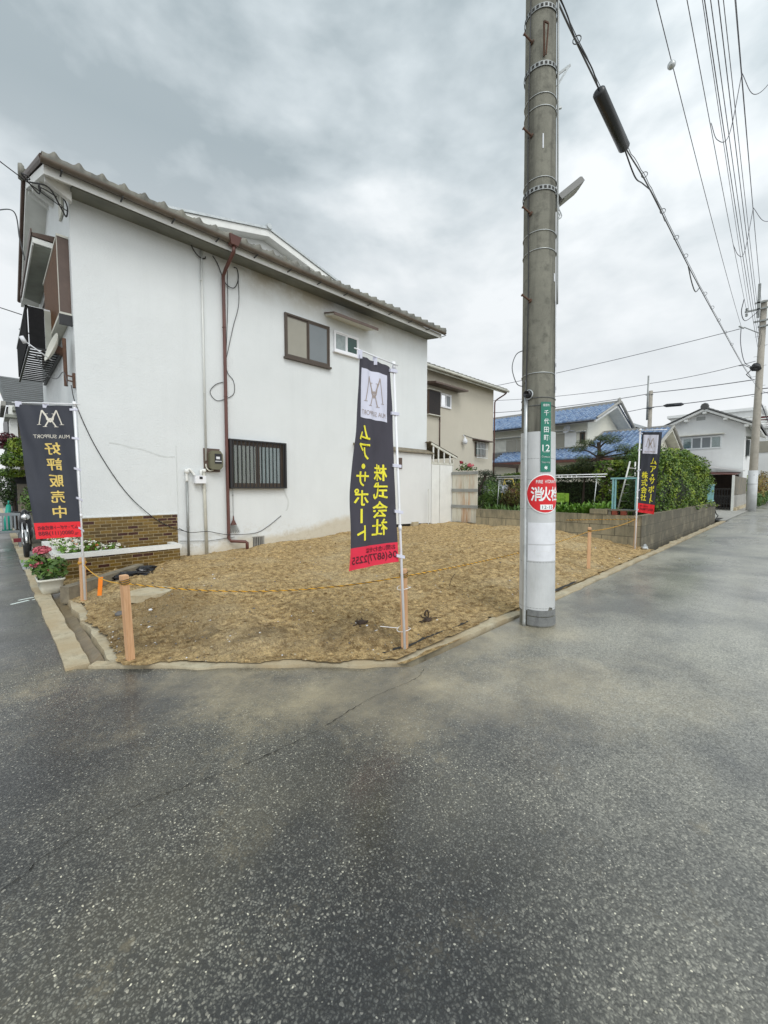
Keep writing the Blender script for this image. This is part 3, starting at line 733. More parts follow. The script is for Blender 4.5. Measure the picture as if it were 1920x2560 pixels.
# stones, straws and chips of rubble strewn over it: nobody could count them
def rubble():
    mb = MB()
    for k in range(9000):
        x, y = .75+10.2*R()**1.5, 2.40 + (8.3-2.40)*R()**1.7
        if not inside(x, y): continue
        dens_ = noise.noise(V(x*1.2, y*1.2, 31))
        if R() > .55+dens_*1.2: continue
        mb.mat(random.choices((0, 1, 2, 3), (9, 1.1, .35, 1.0))[0]); z = lot_h(x, y); s_ = ru(.004, .011) if R() < .82 else (ru(.012, .034) if mb.cur == 0 else ru(.010, .018))
        vs = []
        for d in ((1,0,0),(0,1,0),(-1,0,0),(0,-1,0),(0,0,1),(0,0,-1)):
            q = s_*ru(.6, 1.3); vs.append((x+d[0]*q, y+d[1]*q, z+s_*.2+d[2]*q*.7))
        mb.add(vs, [(0,1,4),(1,2,4),(2,3,4),(3,0,4),(1,0,5),(2,1,5),(3,2,5),(0,3,5)])
    o = mb._link('rubble', ['soil', 'kerb', 'paper', 'stone'], None, False, Vector((0,0,0))); o['kind'] = 'stuff'; o['category'] = 'rubble'; o['label'] = 'small stones and chips strewn over the sandy plot'
rubble()
def straws():
    mb = MB()
    for k in range(1500):
        x, y = ru(.8, 10.8), 2.5 + 5.5*R()**1.3
        if not inside(x, y): continue
        z = lot_h(x, y)+.003; a = ru(0, pi) if R() < .4 else random.gauss(.5, .4); l_ = ru(.015, .06); w2 = .0016
        dx, dy = cos(a)*l_/2, sin(a)*l_/2; mb.mat(0 if R() < .6 else 1)
        mb.add([(x-dx-w2*sin(a),y-dy+w2*cos(a),z),(x-dx+w2*sin(a),y-dy-w2*cos(a),z+.002),(x+dx,y+dy,z+ru(.002,.012))], [(0,1,2)])
    o = mb._link('straw_bits', ['root', 'old_wood'], None, False, Vector((0,0,0))); o['kind'] = 'stuff'; o['category'] = 'straw'; o['label'] = 'bits of straw and root mixed into the sandy plot'
straws()
# garden earth behind the block wall, gravel strip under the houses
g = MB(); g.add([(11.38,2.75,.62),(26.5,2.75,.62),(26.5,16,.62),(11.38,16,.62)], [(0,1,2,3)]); struct(g, 'garden_earth', 'wet_mud')
g = MB(); g.add([(10.3,8.62,.2),(11.37,8.62,.2),(11.37,16,.2),(10.3,16,.2)], [(0,1,2,3)]); g.add([(23.6,2.26,.02),(60,2.26,.02),(60,60,.02),(23.6,60,.02)], [(0,1,2,3)]); struct(g, 'yard_ground', 'conc')

# ================================================================== MAIN WHITE HOUSE
HY, HX0, HX1 = 8.5, 1.106, 10.2
H = E_('white_house', 'large white stucco house with grey tiled roof and brown downpipe beside the sandy plot', 'house', (HX0, HY, 0))
m = MB(); m.prism([(HY,-.3),(14.0,-.3),(14.0,6.34),(11.25,7.47),(HY,6.34)], 'X', HX0, HX1)
# stucco return strip that stands a little proud of the long wall at lower left
m.box(HX0+.012, 2.615, HY-.012, HY+.05, .98, 1.0)
m.build('wall', 'stucco', H)
roof = MB(); roof.prism([(8.02,6.15),(8.02,6.285),(11.1,7.64),(14.2,6.285),(14.2,6.15),(11.1,7.49)], 'X', .765, 10.31)
rf = roof.build('roof', 'white_paint', H)
t_ = MB(); kawara(t_, (.735,7.86,6.325), (1,0,0), (0,3.24,1.425), 9.60, 3.53, .293, .26, .064, .022, 14)
t_.build('roof_tiles', 'tile_grey', rf, True)
t_ = MB(); kawara(t_, (10.335,14.27,6.325), (-1,0,0), (0,-3.17,1.395), 9.60, 3.46, .293, .26, .045, .022, 6)
t_.build('roof_tiles', 'tile_grey', rf, True)
r_ = MB(); r_.tube([(.70,11.1,7.76),(5,11.1,7.74),(10.47,11.1,7.76)], .10, 10); r_.lathe((.66,11.1,7.78), [(.14,0),(.16,.05),(.12,.09)], 12, 'X')
r_.build('ridge_tiles', 'tile_grey', rf, True)
for (a, b) in (((.745,7.9,6.31),(.745,11.1,7.70)), ((.745,14.3,6.31),(.745,11.1,7.70))):
    v_ = MB(); A, B = Vector(a), Vector(b); v_.tube([A, B], .045, 8); v_.build('verge_flashing', 'brown_box', rf)
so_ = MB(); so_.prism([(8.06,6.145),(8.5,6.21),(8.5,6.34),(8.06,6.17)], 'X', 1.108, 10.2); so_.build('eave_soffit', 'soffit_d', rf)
ra = MB(); ra.box(HX0-.02, 10.22, HY-.045, HY-.002, 6.235, 6.335); ra.build('eave_band', 'black_m', H)  # black band along the wall top below the roof edge
for y, z in ((8.30,6.19),(9.2,6.60),(10.3,7.06),(11.1,7.40)):
    pu = MB(); pu.prism([(.80,z),(.80,z+.06),(1.12,z+.06),(1.12,z-.16)], 'Y', y-.045, y+.045); pu.build('purlin_end', 'white_paint', H)
# soffit brackets and the plank-like vent behind them
v_ = MB(); v_.obox((1.098,9.0,6.2), (0,1,0), (0,0,1), (-1,0,0), 0, .34, 0, .62, 0, .03); v_.build('gable_vent', 'offwhite', H)
# gutter, hopper, downpipe
gt = MB(); n = 10
prof = [(7.915+.065*cos(pi+pi*k/n), 6.295+.055*sin(pi+pi*k/n)) for k in range(n+1)] + [(7.915+.055*cos(2*pi-pi*k/n), 6.295+.042*sin(2*pi-pi*k/n)) for k in range(n+1)]
gt.prism(prof, 'X', .72, 10.35); gu = gt.build('gutter', 'gutter', H, False)
for k in range(13):
    gb = MB(); gb.box(.95+.78*k, .97+.78*k, 7.85, 8.03, 6.20, 6.213); gb.build('gutter_bracket', 'black_m', gu)
hp = MB(); hp.hexa([(3.53,7.84,6.20),(3.67,7.84,6.20),(3.67,7.96,6.20),(3.53,7.96,6.20),(3.48,7.80,6.36),(3.72,7.80,6.36),(3.72,7.985,6.36),(3.48,7.985,6.36)])
ds = MB(); ds.tube([(3.60,7.90,6.22),(3.60,7.90,6.10),(3.605,8.30,5.92),(3.61,8.44,5.84),(3.61,8.44,5.6),(3.60,8.44,2.0),(3.60,8.44,.42),(3.64,8.42,.36),(3.90,8.30,.335),(3.93,8.28,.31),(3.93,8.28,.15)], .034, 12)
dp = ds.build('downpipe', 'brown_m', H, True); hp.build('hopper', 'brown_m', dp)
for z in (.55, 1.95, 3.4, 4.8):
    cl = MB(); cl.torus((3.603,8.44,z), (0,0,1), .036, .006, 14, 6); cl.build('pipe_clamp', 'brown_m', dp)
# old repairs in the render: smoothed-over crack, seam and patched strip
M['patch'] = simple('smoothed_render_patch', (.60, .62, .61), .7, 0, .08, 6)
b_ = MB(); P_ = spline([(1.53,0,2.29),(1.70,0,2.27),(1.85,0,2.23),(2.05,0,2.20),(2.25,0,2.13),(2.42,0,2.09),(2.60,0,2.10)], 6); vs = []
for i, p in enumerate(P_):
    h_ = .010+.018*abs(noise.noise(V(i*.4, 3, 0))); vs += [(p.x, HY-.003, p.z-h_), (p.x, HY-.003, p.z+h_)]
b_.add(vs, [(2*i, 2*i+2, 2*i+3, 2*i+1) for i in range(len(P_)-1)]); b_.build('wall_repair', 'patch', H)
b_ = MB(); b_.box(2.618, 2.630, HY-.006, HY+.01, 1.0, 2.31); b_.build('wall_seam', 'patch', H)
b_ = MB(); P_ = spline([(4.96,0,1.48),(5.02,0,1.32),(5.08,0,1.18),(5.06,0,1.02),(5.02,0,.95)], 5); vs = []
for i, p in enumerate(P_): vs += [(p.x-.022, HY-.003, p.z), (p.x+.022, HY-.003, p.z)]
b_.add(vs, [(2*i, 2*i+2, 2*i+3, 2*i+1) for i in range(len(P_)-1)]); b_.build('wall_repair', 'patch', H)
# windows of the long side
for nm, (x0, x1, z0, z1), panes, fr in (('window', (5.04,6.31,4.545,5.545), ['frost1','frost2'], 'bronze'), ('window', (6.46,7.28,5.01,5.515), ['frost3','teal_g'], 'white_pl')):
    wn = window(H, (x0, HY, z0), (1,0,0), (0,-1,0), x1-x0, z1-z0, panes, fr, .042 if fr == 'bronze' else .035)
    sl_ = MB(); sl_.box(x0-.03, x1+.03, HY-.085, HY+.01, z0-.045, z0-.001); sl_.build('sill', fr, wn)
aw = MB(); aw.prism([(8.5,5.80),(8.5,5.86),(8.10,5.76),(8.10,5.725)], 'X', 6.20, 7.62); an = aw.build('window_awning', 'offwhite', H)
aw = MB(); aw.prism([(8.52,5.863),(8.52,5.885),(8.075,5.775),(8.075,5.71),(8.098,5.71),(8.098,5.763)], 'X', 6.17, 7.65); aw.build('awning_flashing', 'brown_box', an)
x0, x1, z0, z1 = 3.66, 4.96, 1.51, 2.50
wn = window(H, (x0, HY, z0), (1,0,0), (0,-1,0), x1-x0, z1-z0, ['beige_c','curtain'], 'bronze', .05)
gr = MB(); 
for a, b, c_, d_ in ((x0-.02,x1+.03,z1,z1+.03),(x0-.02,x1+.03,z0-.03,z0),(x0-.02,x0+.025,z0,z1),(x1-.015,x1+.03,z0,z1)): gr.box(a, b, HY-.115, HY+.0, c_, d_)
for k in range(14): xx = x0+.055+(x1-x0-.10)*k/13; gr.box(xx-.008, xx+.008, HY-.112, HY-.094, z0, z1)
gr.build('window_grille', 'black_m', H)
# foundation vent
fv = MB(); fv.box(4.17, 4.42, HY-.004, HY+.01, .17, .39); f_ = fv.build('foundation_vent', 'gap', H)
fs_ = MB()
for k in range(6): fs_.box(4.185+.042*k, 4.203+.042*k, HY-.012, HY-.0045, .17, .385)
fs_.box(4.15,4.44,HY-.016,HY-.0045,.385,.405); fs_.box(4.42,4.44,HY-.016,HY-.0045,.17,.385); fs_.build('vent_bars', 'conc', f_)
# brick-tile cladding low on the wall
cb = MB(); cb.box(HX0-.012, 2.60, HY-.028, HY-.0125, -.1, .978); cb.box(HX0-.028, HX0-.0125, HY-.028, 10.5, -.1, .978); cb.build('brick_cladding', 'brick', H)
# meters and pipes
em = E_('electricity_meter', 'olive electricity meter box on the white wall left of the barred window', 'meter', (3.29, 8.5, 2.06))
b_ = MB(); b_.box(3.135, 3.455, 8.46, 8.499, 1.825, 2.30); b_.build('back_board', 'brown_box', em)
b_ = MB(); b_.prism([(3.215,1.90),(3.25,1.87),(3.42,1.87),(3.47,1.93),(3.47,2.18),(3.42,2.25),(3.26,2.25),(3.215,2.20)], 'Y', 8.33, 8.458); b_.build('meter_case', 'olive', em)
b_ = MB(); b_.box(3.30, 3.44, 8.322, 8.329, 1.99, 2.19); g_ = b_.build('meter_window', 'ink', em)
b_ = MB(); b_.box(3.325, 3.40, 8.316, 8.321, 2.08, 2.13); b_.box(3.305,3.435,8.318,8.3215,2.03,2.045); b_.build('meter_dial', 'paper', g_)
b_ = MB(); b_.tube(spline([(3.16,8.44,1.98),(3.17,8.43,1.90),(3.22,8.42,1.845),(3.30,8.42,1.86)], 6), .014, 8); b_.build('lead_pipe', 'offwhite', em, True)
gm = E_('gas_meter', 'small white gas meter with pipe elbows below the olive electricity meter', 'meter', (2.97, 8.5, 1.7))
b_ = MB(); b_.box(2.92, 3.13, 8.36, 8.46, 1.585, 1.74); b_.build('meter_case', 'white_pl', gm)
b_ = MB(); b_.box(3.0, 3.06, 8.352, 8.359, 1.67, 1.72); b_.build('meter_dial', 'ink', gm)
b_ = MB(); b_.tube(spline([(2.79,8.45,1.62),(2.79,8.45,1.80),(2.84,8.45,1.86),(2.90,8.44,1.80),(2.93,8.42,1.74)], 6), .026, 8); b_.tube([(3.05,8.42,1.74),(3.06,8.43,1.84),(3.15,8.45,1.86)], .028, 8); b_.blob((2.79,8.44,1.82),.05,.04,.05,10,6,.2); b_.blob((3.12,8.44,1.84),.045,.04,.04,10,6,.2); b_.build('pipe_elbows', 'white_paint', gm, True)
b_ = MB(); b_.tube([(2.79,8.455,1.62),(2.785,8.455,.15)], .023, 10); b_.torus((2.787,8.455,.72), (0,0,1), .026, .008, 12, 6); b_.thing('gas_pipe', 'pipe_g', 'thin grey gas pipe running down the wall from the gas meter', 'pipe', (2.785,8.455,.15), smooth=True)
b_ = MB(); b_.tube([(3.19,8.465,6.18),(3.175,8.465,2.05)], .022, 10); 
for z in (3.4, 5.6): b_.torus((3.18,8.465,z), (0,0,1), .024, .006, 12, 6)
b_.thing('conduit_pipe', 'pipe_w', 'long off-white conduit running up the wall from the electricity meter to the eave', 'pipe', (3.175,8.465,2.05), smooth=True)
b_ = MB(); b_.tube([(3.12,8.46,1.85),(3.125,8.46,1.5),(3.14,8.46,.13)], .031, 10); b_.torus((3.13,8.46,1.5), (0,0,1), .034, .008, 12, 6)
b_.thing('drain_pipe', 'offwhite', 'off-white pipe from the gas meter down to the soil, right of the grey pipe', 'pipe', (3.14,8.46,.13), smooth=True)
def wire(name, label, pts, r=.006, m_='cable', n=6, group=None, cat='cable', loc=None):
    b = MB(); b.tube(pts, r, n); return b.thing(name, m_, label, cat, loc or pts[0], group, True)
W_ = 8.485
wire('wall_cable', 'long black cable drooping down the white wall from the satellite dish bracket', spline([(1.03,8.47,3.19),(1.085,W_,2.88),(1.33,W_,2.2),(1.713,W_,1.479),(2.092,8.46,1.018),(2.45,8.455,.75),(2.8,8.42,.61)], 8), .0065)
wire('wall_cable', 'black cable sweeping across the lower wall below the barred window', spline([(2.62,8.45,.70),(2.80,8.425,.61),(3.14,8.42,.605),(3.4,8.47,.54),(3.62,8.395,.50),(4.231,W_,.484),(4.55,W_,.62),(4.883,8.49,.84)], 8), .0065)
wire('wall_cable', 'looped cable hanging beside the brown downpipe under the eave', spline([(3.42,W_,6.18),(3.52,W_,6.05),(3.66,8.46,5.72),(3.84,8.46,5.68),(3.95,W_,5.9),(3.93,W_,6.1),(3.86,8.49,6.12)], 8), .009)
wire('wall_cable', 'thin cable loop hanging from the eave and tucked behind the downpipe', spline([(3.95,W_,6.02),(3.95,W_,5.4),(3.82,W_,4.9),(3.69,W_,4.35),(3.64,W_,4.1),(3.68,W_,3.9),(3.80,W_,3.75),(3.80,W_,3.5),(3.62,W_,3.36),(3.42,W_,3.30),(3.30,W_,3.45),(3.42,W_,3.62),(3.58,W_,3.70)], 8), .006)
wire('wall_cable', 'thin straight cable down the wall right of the downpipe', spline([(3.72,W_,6.0),(3.71,W_,5.3),(3.66,W_,4.4),(3.645,W_,4.0)], 6), .006)
wire('wall_cable', 'short curled cable end hanging at the eave above the conduit', spline([(2.98,8.46,6.28),(3.0,8.44,6.18),(3.07,8.44,6.08),(3.17,8.45,6.03),(3.26,8.47,6.06),(3.27,8.47,6.10)], 8), .011)
wire('wall_cable', 'thin grey cable along the foot of the wall', [(2.62,8.46,.45),(3.2,8.47,.40),(3.74,8.48,.435)], .006, 'cable_g')
# broom hung under the barred window
br = E_('broom', 'small broom with grey bristles hung head-down below the barred window', 'broom', (3.71, 8.46, 1.5))
b_ = MB(); b_.tube([(3.72,8.465,1.48),(3.715,8.46,.86)], .006, 6); b_.blob((3.718,8.463,1.34),.016,.016,.016,8,6,0); b_.build('handle', 'pipe_g', br)
b_ = MB(); b_.hexa([(3.70,8.44,.80),(3.73,8.44,.80),(3.73,8.47,.80),(3.70,8.47,.80),(3.708,8.447,.90),(3.722,8.447,.90),(3.722,8.463,.90),(3.708,8.463,.90)]); b_.hexa([(3.655,8.43,.70),(3.775,8.43,.70),(3.775,8.475,.70),(3.655,8.475,.70),(3.695,8.44,.80),(3.735,8.44,.80),(3.735,8.468,.80),(3.695,8.468,.80)]); b_.build('ferrule', 'brown_m', br)
b_ = MB()
for k in range(22):
    a = -1+2*k/21; x_ = 3.715+.055*a; b_.obox((x_,8.45+.012*(k % 3-1),.70), (1,0,0), (.09*a/.16*.16/.18,0,-1), (0,1,0), -.003, .003, 0, .17+.01*sin(k*2), -.003, .003)
b_.build('bristles', 'pipe_g', br)

# ---- street front of the house (gable side, x = HX0)
G = HX0
bb = E_('window_canopy', 'box-shaped canopy with grey underside jutting from the street front above the railing', 'canopy', (G, 12, 6.2))
b_ = MB(); b_.hexa([(.78,10.30,6.06),(G,10.20,6.06),(G,13.7,6.16),(.78,13.5,6.16),(.78,10.30,6.20),(G,10.20,6.26),(G,13.7,6.34),(.78,13.5,6.30)]); b_.build('canopy_body', 'soffit', bb)
b_ = MB(); b_.box(.755, .779, 10.27, 13.55, 6.06, 6.17); b_.box(.755, G-.002, 10.17, 10.199, 6.065, 6.16); b_.build('canopy_trim', 'white_paint', bb)
b_ = MB(); b_.hexa([(.74,10.15,6.175),(G-.002,10.15,6.175),(G-.002,10.20,6.175),(.74,10.20,6.175),(.74,10.15,6.235),(G-.002,10.15,6.29),(G-.002,10.20,6.29),(.74,10.20,6.235)]); b_.box(.73,.753,10.15,13.6,6.172,6.3); b_.build('canopy_flashing', 'brown_box', bb)
lv = E_('shutter_case', 'tall brown louvred shutter case on the street front next to the corner', 'shutter', (G, 9.2, 4.4))
b_ = MB(); b_.box(.955, G-.001, 8.68, 8.70, 4.42, 5.62); b_.build('side_panel', 'brown_box', lv)
b_ = MB(); b_.box(.965, .985, 8.70, 10.95, 4.42, 5.62); bk = b_.build('back_panel', 'brown_box', lv)
b_ = MB()
for k in range(44): z = 4.44+.0265*k; b_.hexa([(.952,8.72,z),(.964,8.72,z+.008),(.964,10.9,z+.008),(.952,10.9,z),(.952,8.72,z+.010),(.964,8.72,z+.018),(.964,10.9,z+.018),(.952,10.9,z+.010)])
b_.build('louvre_slats', 'louvre_b', bk)
b_ = MB(); b_.box(.945, G-.001, 8.67, 10.97, 4.36, 4.415); b_.box(.945, G-.001, 8.67, 10.97, 5.625, 5.66); b_.box(.945, .964, 8.70, 8.72, 4.42, 5.62); b_.build('case_frame', 'offwhite', lv)
b_ = MB(); b_.box(.93, G-.001, 8.60, 8.668, 4.20, 4.36); b_.build('bottom_rail', 'black_m', lv)
wn = window(H, (G, 13.3, 4.45), (0,-1,0), (-1,0,0), 2.2, 1.3, ['room','room'], 'bronze', .05)
rl = E_('window_railing', 'black metal window guard with a solid front panel on the street front', 'railing', (.78, 11, 3.9))
b_ = MB(); b_.box(.60, .625, 10.1, 13.2, 4.15, 4.82); b_.build('front_panel', 'matte_k', rl)
b_ = MB(); b_.box(.59, .635, 10.05, 13.25, 4.822, 4.85); b_.box(.59,1.1,10.05,10.08,4.822,4.85); b_.build('top_rail', 'alu', rl)
b_ = MB()
for k in range(16):
    y = 9.95 + .2*k; b_.box(.60, 1.1, y, y+.05, 4.06, 4.085)
b_.box(.60,.63,9.9,13.2,4.03,4.059); b_.box(1.05,1.1,9.9,13.2,4.03,4.059); b_.build('floor_slats', 'black_m', rl)
b_ = MB(); b_.box(.86, 1.0, 9.98, 10.0, 4.09, 4.80); b_.build('side_glass', 'soffit', rl)
b_ = MB(); b_.box(.63, .855, 9.985, 9.995, 4.09, 4.82); b_.build('side_panel', 'matte_k', rl)
dsh = E_('satellite_dish', 'white satellite dish on a rusty bracket at the corner of the white house', 'dish', (.98, 8.7, 3.5))
b_ = MB(); axis = Vector((-.95,-.13,.30)).normalized(); c0 = Vector((.83,8.78,3.83))
b_.lathe(c0, [(.001,-.045),(.10,-.040),(.18,-.022),(.245,.012),(.25,.012),(.245,.004),(.18,-.030),(.10,-.050),(.001,-.055)], 28, tip=axis); b_.build('reflector', 'offwhite', dsh, True)
b_ = MB(); A0 = c0+V(0,0,-.22); b_.tube([A0, c0+axis*.36+V(0,0,-.10)], .010, 6); b_.tube([c0+axis*.35+V(0,0,-.13), c0+axis*.40+V(0,0,-.05)], .032, 10); b_.build('receiver_arm', 'paper', dsh, True)
b_ = MB(); b_.tube([(.985,8.66,3.98),(.985,8.66,3.20)], .028, 10); b_.tube([(.985,8.66,3.30),(G,8.62,3.28)], .012, 6); b_.tube([(.985,8.66,3.38),(G,8.62,3.36)], .012, 6); b_.box(1.07,G-.001,8.58,8.66,3.18,3.42); b_.obox(c0-axis*.05, tuple(axis), (0,0,1), (axis.y,-axis.x,0), -.12, 0, -.06, .06, -.05, .05); b_.build('mast_bracket', 'rust', dsh)
wire('dish_cable', 'thin cable looping from the satellite dish to its mast', spline([(.62,8.6,3.62),(.72,8.65,3.36),(.86,8.66,3.30),(.95,8.64,3.42),(.99,8.63,3.30),(1.0,8.6,3.2)], 8), .007, 'cable_g')
# service drop and its strain insulators at the corner
sv = E_('service_drop', 'black service wire with strain links reaching the eave corner from upper left', 'cable', (1.09, 8.5, 5.98))
b_ = MB(); pA = Vector((-1.6,5.9,5.95)); pB = Vector((1.094,8.49,5.975)); b_.tube([pA.lerp(pB, i/20)+V(0,0,-.10*sin(pi*i/20)) for i in range(21)], .008, 6); b_.build('wire', 'cable', sv, True)
b_ = MB(); q = pA.lerp(pB,.80); b_.torus(q, (0.3,0,1), .045, .008, 14, 6); q = pA.lerp(pB,.86); b_.torus(q, (1,0,.2), .045, .008, 14, 6); b_.torus(pA.lerp(pB,.96), (.5,0,1), .03, .006, 14, 6); b_.build('strain_link', 'cable', sv, True)
b_ = MB(); b_.tube(spline([(.6,8.03,5.95),(.82,8.1,6.02),(.98,8.3,5.9),(1.06,8.42,5.85),(1.08,8.46,6.05),(.98,8.42,6.22)], 8), .011, 6); b_.tube(spline([(.5,7.9,5.96),(.7,8.15,5.9),(.75,8.3,6.08),(.95,8.45,6.12)], 8), .009, 6); b_.build('lead_wire', 'cable', sv, True)

# ---- planter in front of the house
PL = E_('brick_planter', 'long low brick planter with a white painted cap along the corner of the house', 'planter', (.70, 8.02, 0))
b_ = MB(); b_.prism([(.70,8.02),(2.49,8.02),(2.49,8.47),(1.08,8.47),(1.08,10.3),(.70,10.3)], 'Z', -.3, .375); b_.build('body', 'brick', PL)
b_ = MB()
b_.box(.675,2.515,7.995,8.13,.377,.452); b_.box(.675,.80,8.131,10.32,.377,.450); b_.box(2.40,2.515,8.131,8.47,.377,.450); b_.box(.801,1.078,10.2,10.32,.377,.450); b_.build('cap', 'white_paint', PL)
b_ = MB(); b_.box(.801,2.399,8.131,8.469,.36,.40); b_.box(.801,1.079,8.47,10.199,.36,.40); b_.build('earth', 'wet_mud', PL)
def flowering(name, label, loc, blobs, leafm, petals, nl, npet, size, cat='flowers', stem=None, psize=.03):
    e = E_(name, label, cat, loc)
    s_ = blob_sampler(blobs, .3); b = MB(); leaves(b, nl, s_, size); b.build('leaves', leafm, e)
    for pm, n_ in zip(petals, npet):
        b = MB(); bs = blob_sampler(blobs, .85)
        for k in range(n_):
            p, nr = bs()
            if nr.z < -.2: continue
            for q in range(7):
                leaves(b, 1, lambda p=p, nr=nr: (Vector(p)+Vector((ru(-1,1),ru(-1,1),ru(-.4,.6)))*psize*.7, nr), psize, .5, .9)
        b.build('petals', pm, e)
    return e
e = E_('planter_flowers', 'white blossom and pale leaves spilling over the brick planter behind the stake', 'flowers', (.9, 8.6, .4))
bl = [(.86,8.30,.50,.15,.25,.13),(.88,8.75,.54,.18,.33,.16),(.90,9.5,.56,.18,.45,.16),(1.10,8.30,.50,.25,.14,.12),(1.45,8.30,.46,.20,.10,.08)]
b_ = MB(); leaves(b_, 900, blob_sampler(bl, .3), .06); b_.build('leaves', 'leaf_bright', e)
for pm, n_ in (('petal_w', 620), ('petal_o', 30)):
    b_ = MB(); bs = blob_sampler(bl, .9)
    for k in range(n_):
        p, nr = bs()
        if nr.z < -.1: continue
        leaves(b_, 6, lambda: (Vector(p)+Vector((ru(-1,1),ru(-1,1),ru(-.4,.6)))*.02, nr), .03, .5, .9)
    b_.build('petals', pm, e)
# timber sleeper and black sheet under the planter
b_ = MB(); b_.hexa([(.60,6.72,-.02),(.68,6.60,-.02),(1.75,7.45,.10),(1.67,7.57,.10),(.60,6.72,.20),(.68,6.60,.20),(1.75,7.45,.245),(1.67,7.57,.245)]); b_.thing('timber_sleeper', 'old_wood', 'weathered grey timber sleeper lying on the soil below the brick planter', 'timber', (.62,6.7,0))
b_ = MB(); b_.blob((1.42,7.12,.13), .34, .12, .07, 22, 9, .6, 3.5); b_.blob((1.75,7.35,.17), .16, .09, .06, 16, 8, .6, 4); b_.thing('plastic_sheet', 'bike', 'crumpled black plastic sheet lying beside the timber sleeper', 'plastic sheet', (1.4,7.1,.1))
# potted flowers on the channel edge
pt = E_('flower_pot', 'cream rectangular flower pot with pink flowers at the channel edge', 'flower pot', (.55, 7.35, 0))
def taper_box(mb, cx, cy, z0, z1, a0, b0, a1, b1, n=6):
    def ring(z, a, b, r):
        out = []
        for q, (sx, sy) in enumerate(((1,1),(-1,1),(-1,-1),(1,-1))):
            for k in range(n+1):
                t = pi/2*(q + k/n); out.append((cx+sx*(a-r)+r*cos(t), cy+sy*(b-r)+r*sin(t), z))
        return out
    R_ = [ring(z0, a0*.8, b0*.8, .03), ring(z0+.02, a0, b0, .04), ring(z0+(z1-z0)*.45, (a0+a1)*.53, (b0+b1)*.53, .05), ring(z1-.03, a1*.97, b1*.97, .05), ring(z1-.028, a1*1.06, b1*1.06, .05), ring(z1, a1*1.06, b1*1.06, .05), ring(z1, a1*.93, b1*.93, .04), ring(z1-.04, a1*.9, b1*.9, .04)]
    m_ = len(R_[0]); vs = [p for r in R_ for p in r]
    mb.add(vs, [(i*m_+k, i*m_+(k+1) % m_, (i+1)*m_+(k+1) % m_, (i+1)*m_+k) for i in range(len(R_)-1) for k in range(m_)] + [tuple(range(m_))[::-1], tuple((len(R_)-1)*m_+k for k in range(m_))])
b_ = MB(); taper_box(b_, .555, 7.35, .01, .235, .10, .13, .145, .19); b_.build('pot', 'pot', pt, True)
bl = [(.52,7.35,.33,.15,.20,.12),(.45,7.5,.42,.14,.16,.14),(.63,7.25,.36,.14,.14,.16),(.50,7.7,.36,.14,.16,.12)]
b_ = MB(); leaves(b_, 620, blob_sampler(bl, .2), .075, .5); b_.build('leaves', 'leaf_mid', pt)
b_ = MB(); leaves(b_, 90, blob_sampler([(.40,7.55,.45,.13,.13,.08),(.62,7.4,.47,.08,.08,.08)], .2), .09, .7); b_.build('pale_leaves', 'leaf_bright', pt)
for pm, cs in (('petal_p', [(.50,7.62,.60,.11,.12,.055,90),(.42,7.45,.42,.07,.07,.05,34),(.56,7.28,.33,.05,.05,.05,22)]), ('petal_w', [(.62,7.45,.50,.04,.04,.035,14)])):
    for (x,y,z,a,b2,c2,n_) in cs:
        b_ = MB(); s_ = blob_sampler([(x,y,z,a,b2,c2)], .5)
        leaves(b_, n_*5, s_, .034, .4, .9); b_.build('petals', pm, pt)
b_ = MB(); b_.tube(spline([(.55,7.4,.2),(.53,7.45,.38),(.5,7.6,.56)], 5), .006, 5); b_.tube([(.55,7.4,.2),(.45,7.45,.4)], .006, 5); b_.tube([(.56,7.35,.2),(.62,7.4,.46)], .006, 5); b_.build('stems', 'bark_l', pt)
# grating
gr = E_('drain_grating', 'small steel grating over the channel beyond the flower pot', 'grating', (.5, 10.3, .02))
b_ = MB(); b_.box(.36,.40,9.7,10.9,.022,.04); b_.box(.66,.70,9.7,10.9,.022,.04); b_.build('frame', 'galv', gr)
b_ = MB()
for k in range(12): b_.box(.40,.66,9.72+.1*k,9.76+.1*k,.022,.036)
b_.build('bars', 'galv', gr)
b_ = MB(); b_.box(.41,.655,9.7,10.9,.010,.014); b_.build('dark_channel', 'gap', gr)

# ================================================================== LEAN-TO, GATE, FENCE behind the plot
SH = E_('garden_shed', 'low white rendered shed with a sagging brown roof edge behind the plot', 'shed', (9.2, 8.3, .4))
b_ = MB(); b_.hexa([(7.2,8.30,.46),(10.19,8.30,.36),(10.19,8.495,.36),(7.2,8.495,.46),(7.2,8.30,2.54),(10.19,8.30,2.56),(10.19,8.495,2.56),(7.2,8.495,2.54)]); b_.box(10.202,10.21,8.3,12,.36,2.56); b_.build('wall', 'stucco_far', SH)
b_ = MB(); b_.hexa([(7.1,8.22,2.545),(10.24,8.22,2.565),(10.24,8.495,2.66),(7.1,8.495,2.66),(7.1,8.22,2.60),(10.24,8.22,2.60),(10.24,8.495,2.72),(7.1,8.495,2.72)]); b_.build('roof_edge', 'old_wood', SH)
b_ = MB(); b_.box(8.66,8.80,8.27,8.299,2.06,2.38); b_.build('meter_box', 'brown_box', SH)
b_ = MB(); b_.box(7.2,10.19,8.36,8.42,.0,.45); b_.build('gap_shade', 'gap', SH)  # dark strip stands in for the shade in the gap under the shed
b_ = MB(); b_.box(9.25,9.50,8.22,8.35,.10,.44); b_.thing('concrete_block', 'kerb', 'single concrete block propping the base of the low white shed', 'block', (9.4,8.3,.1))
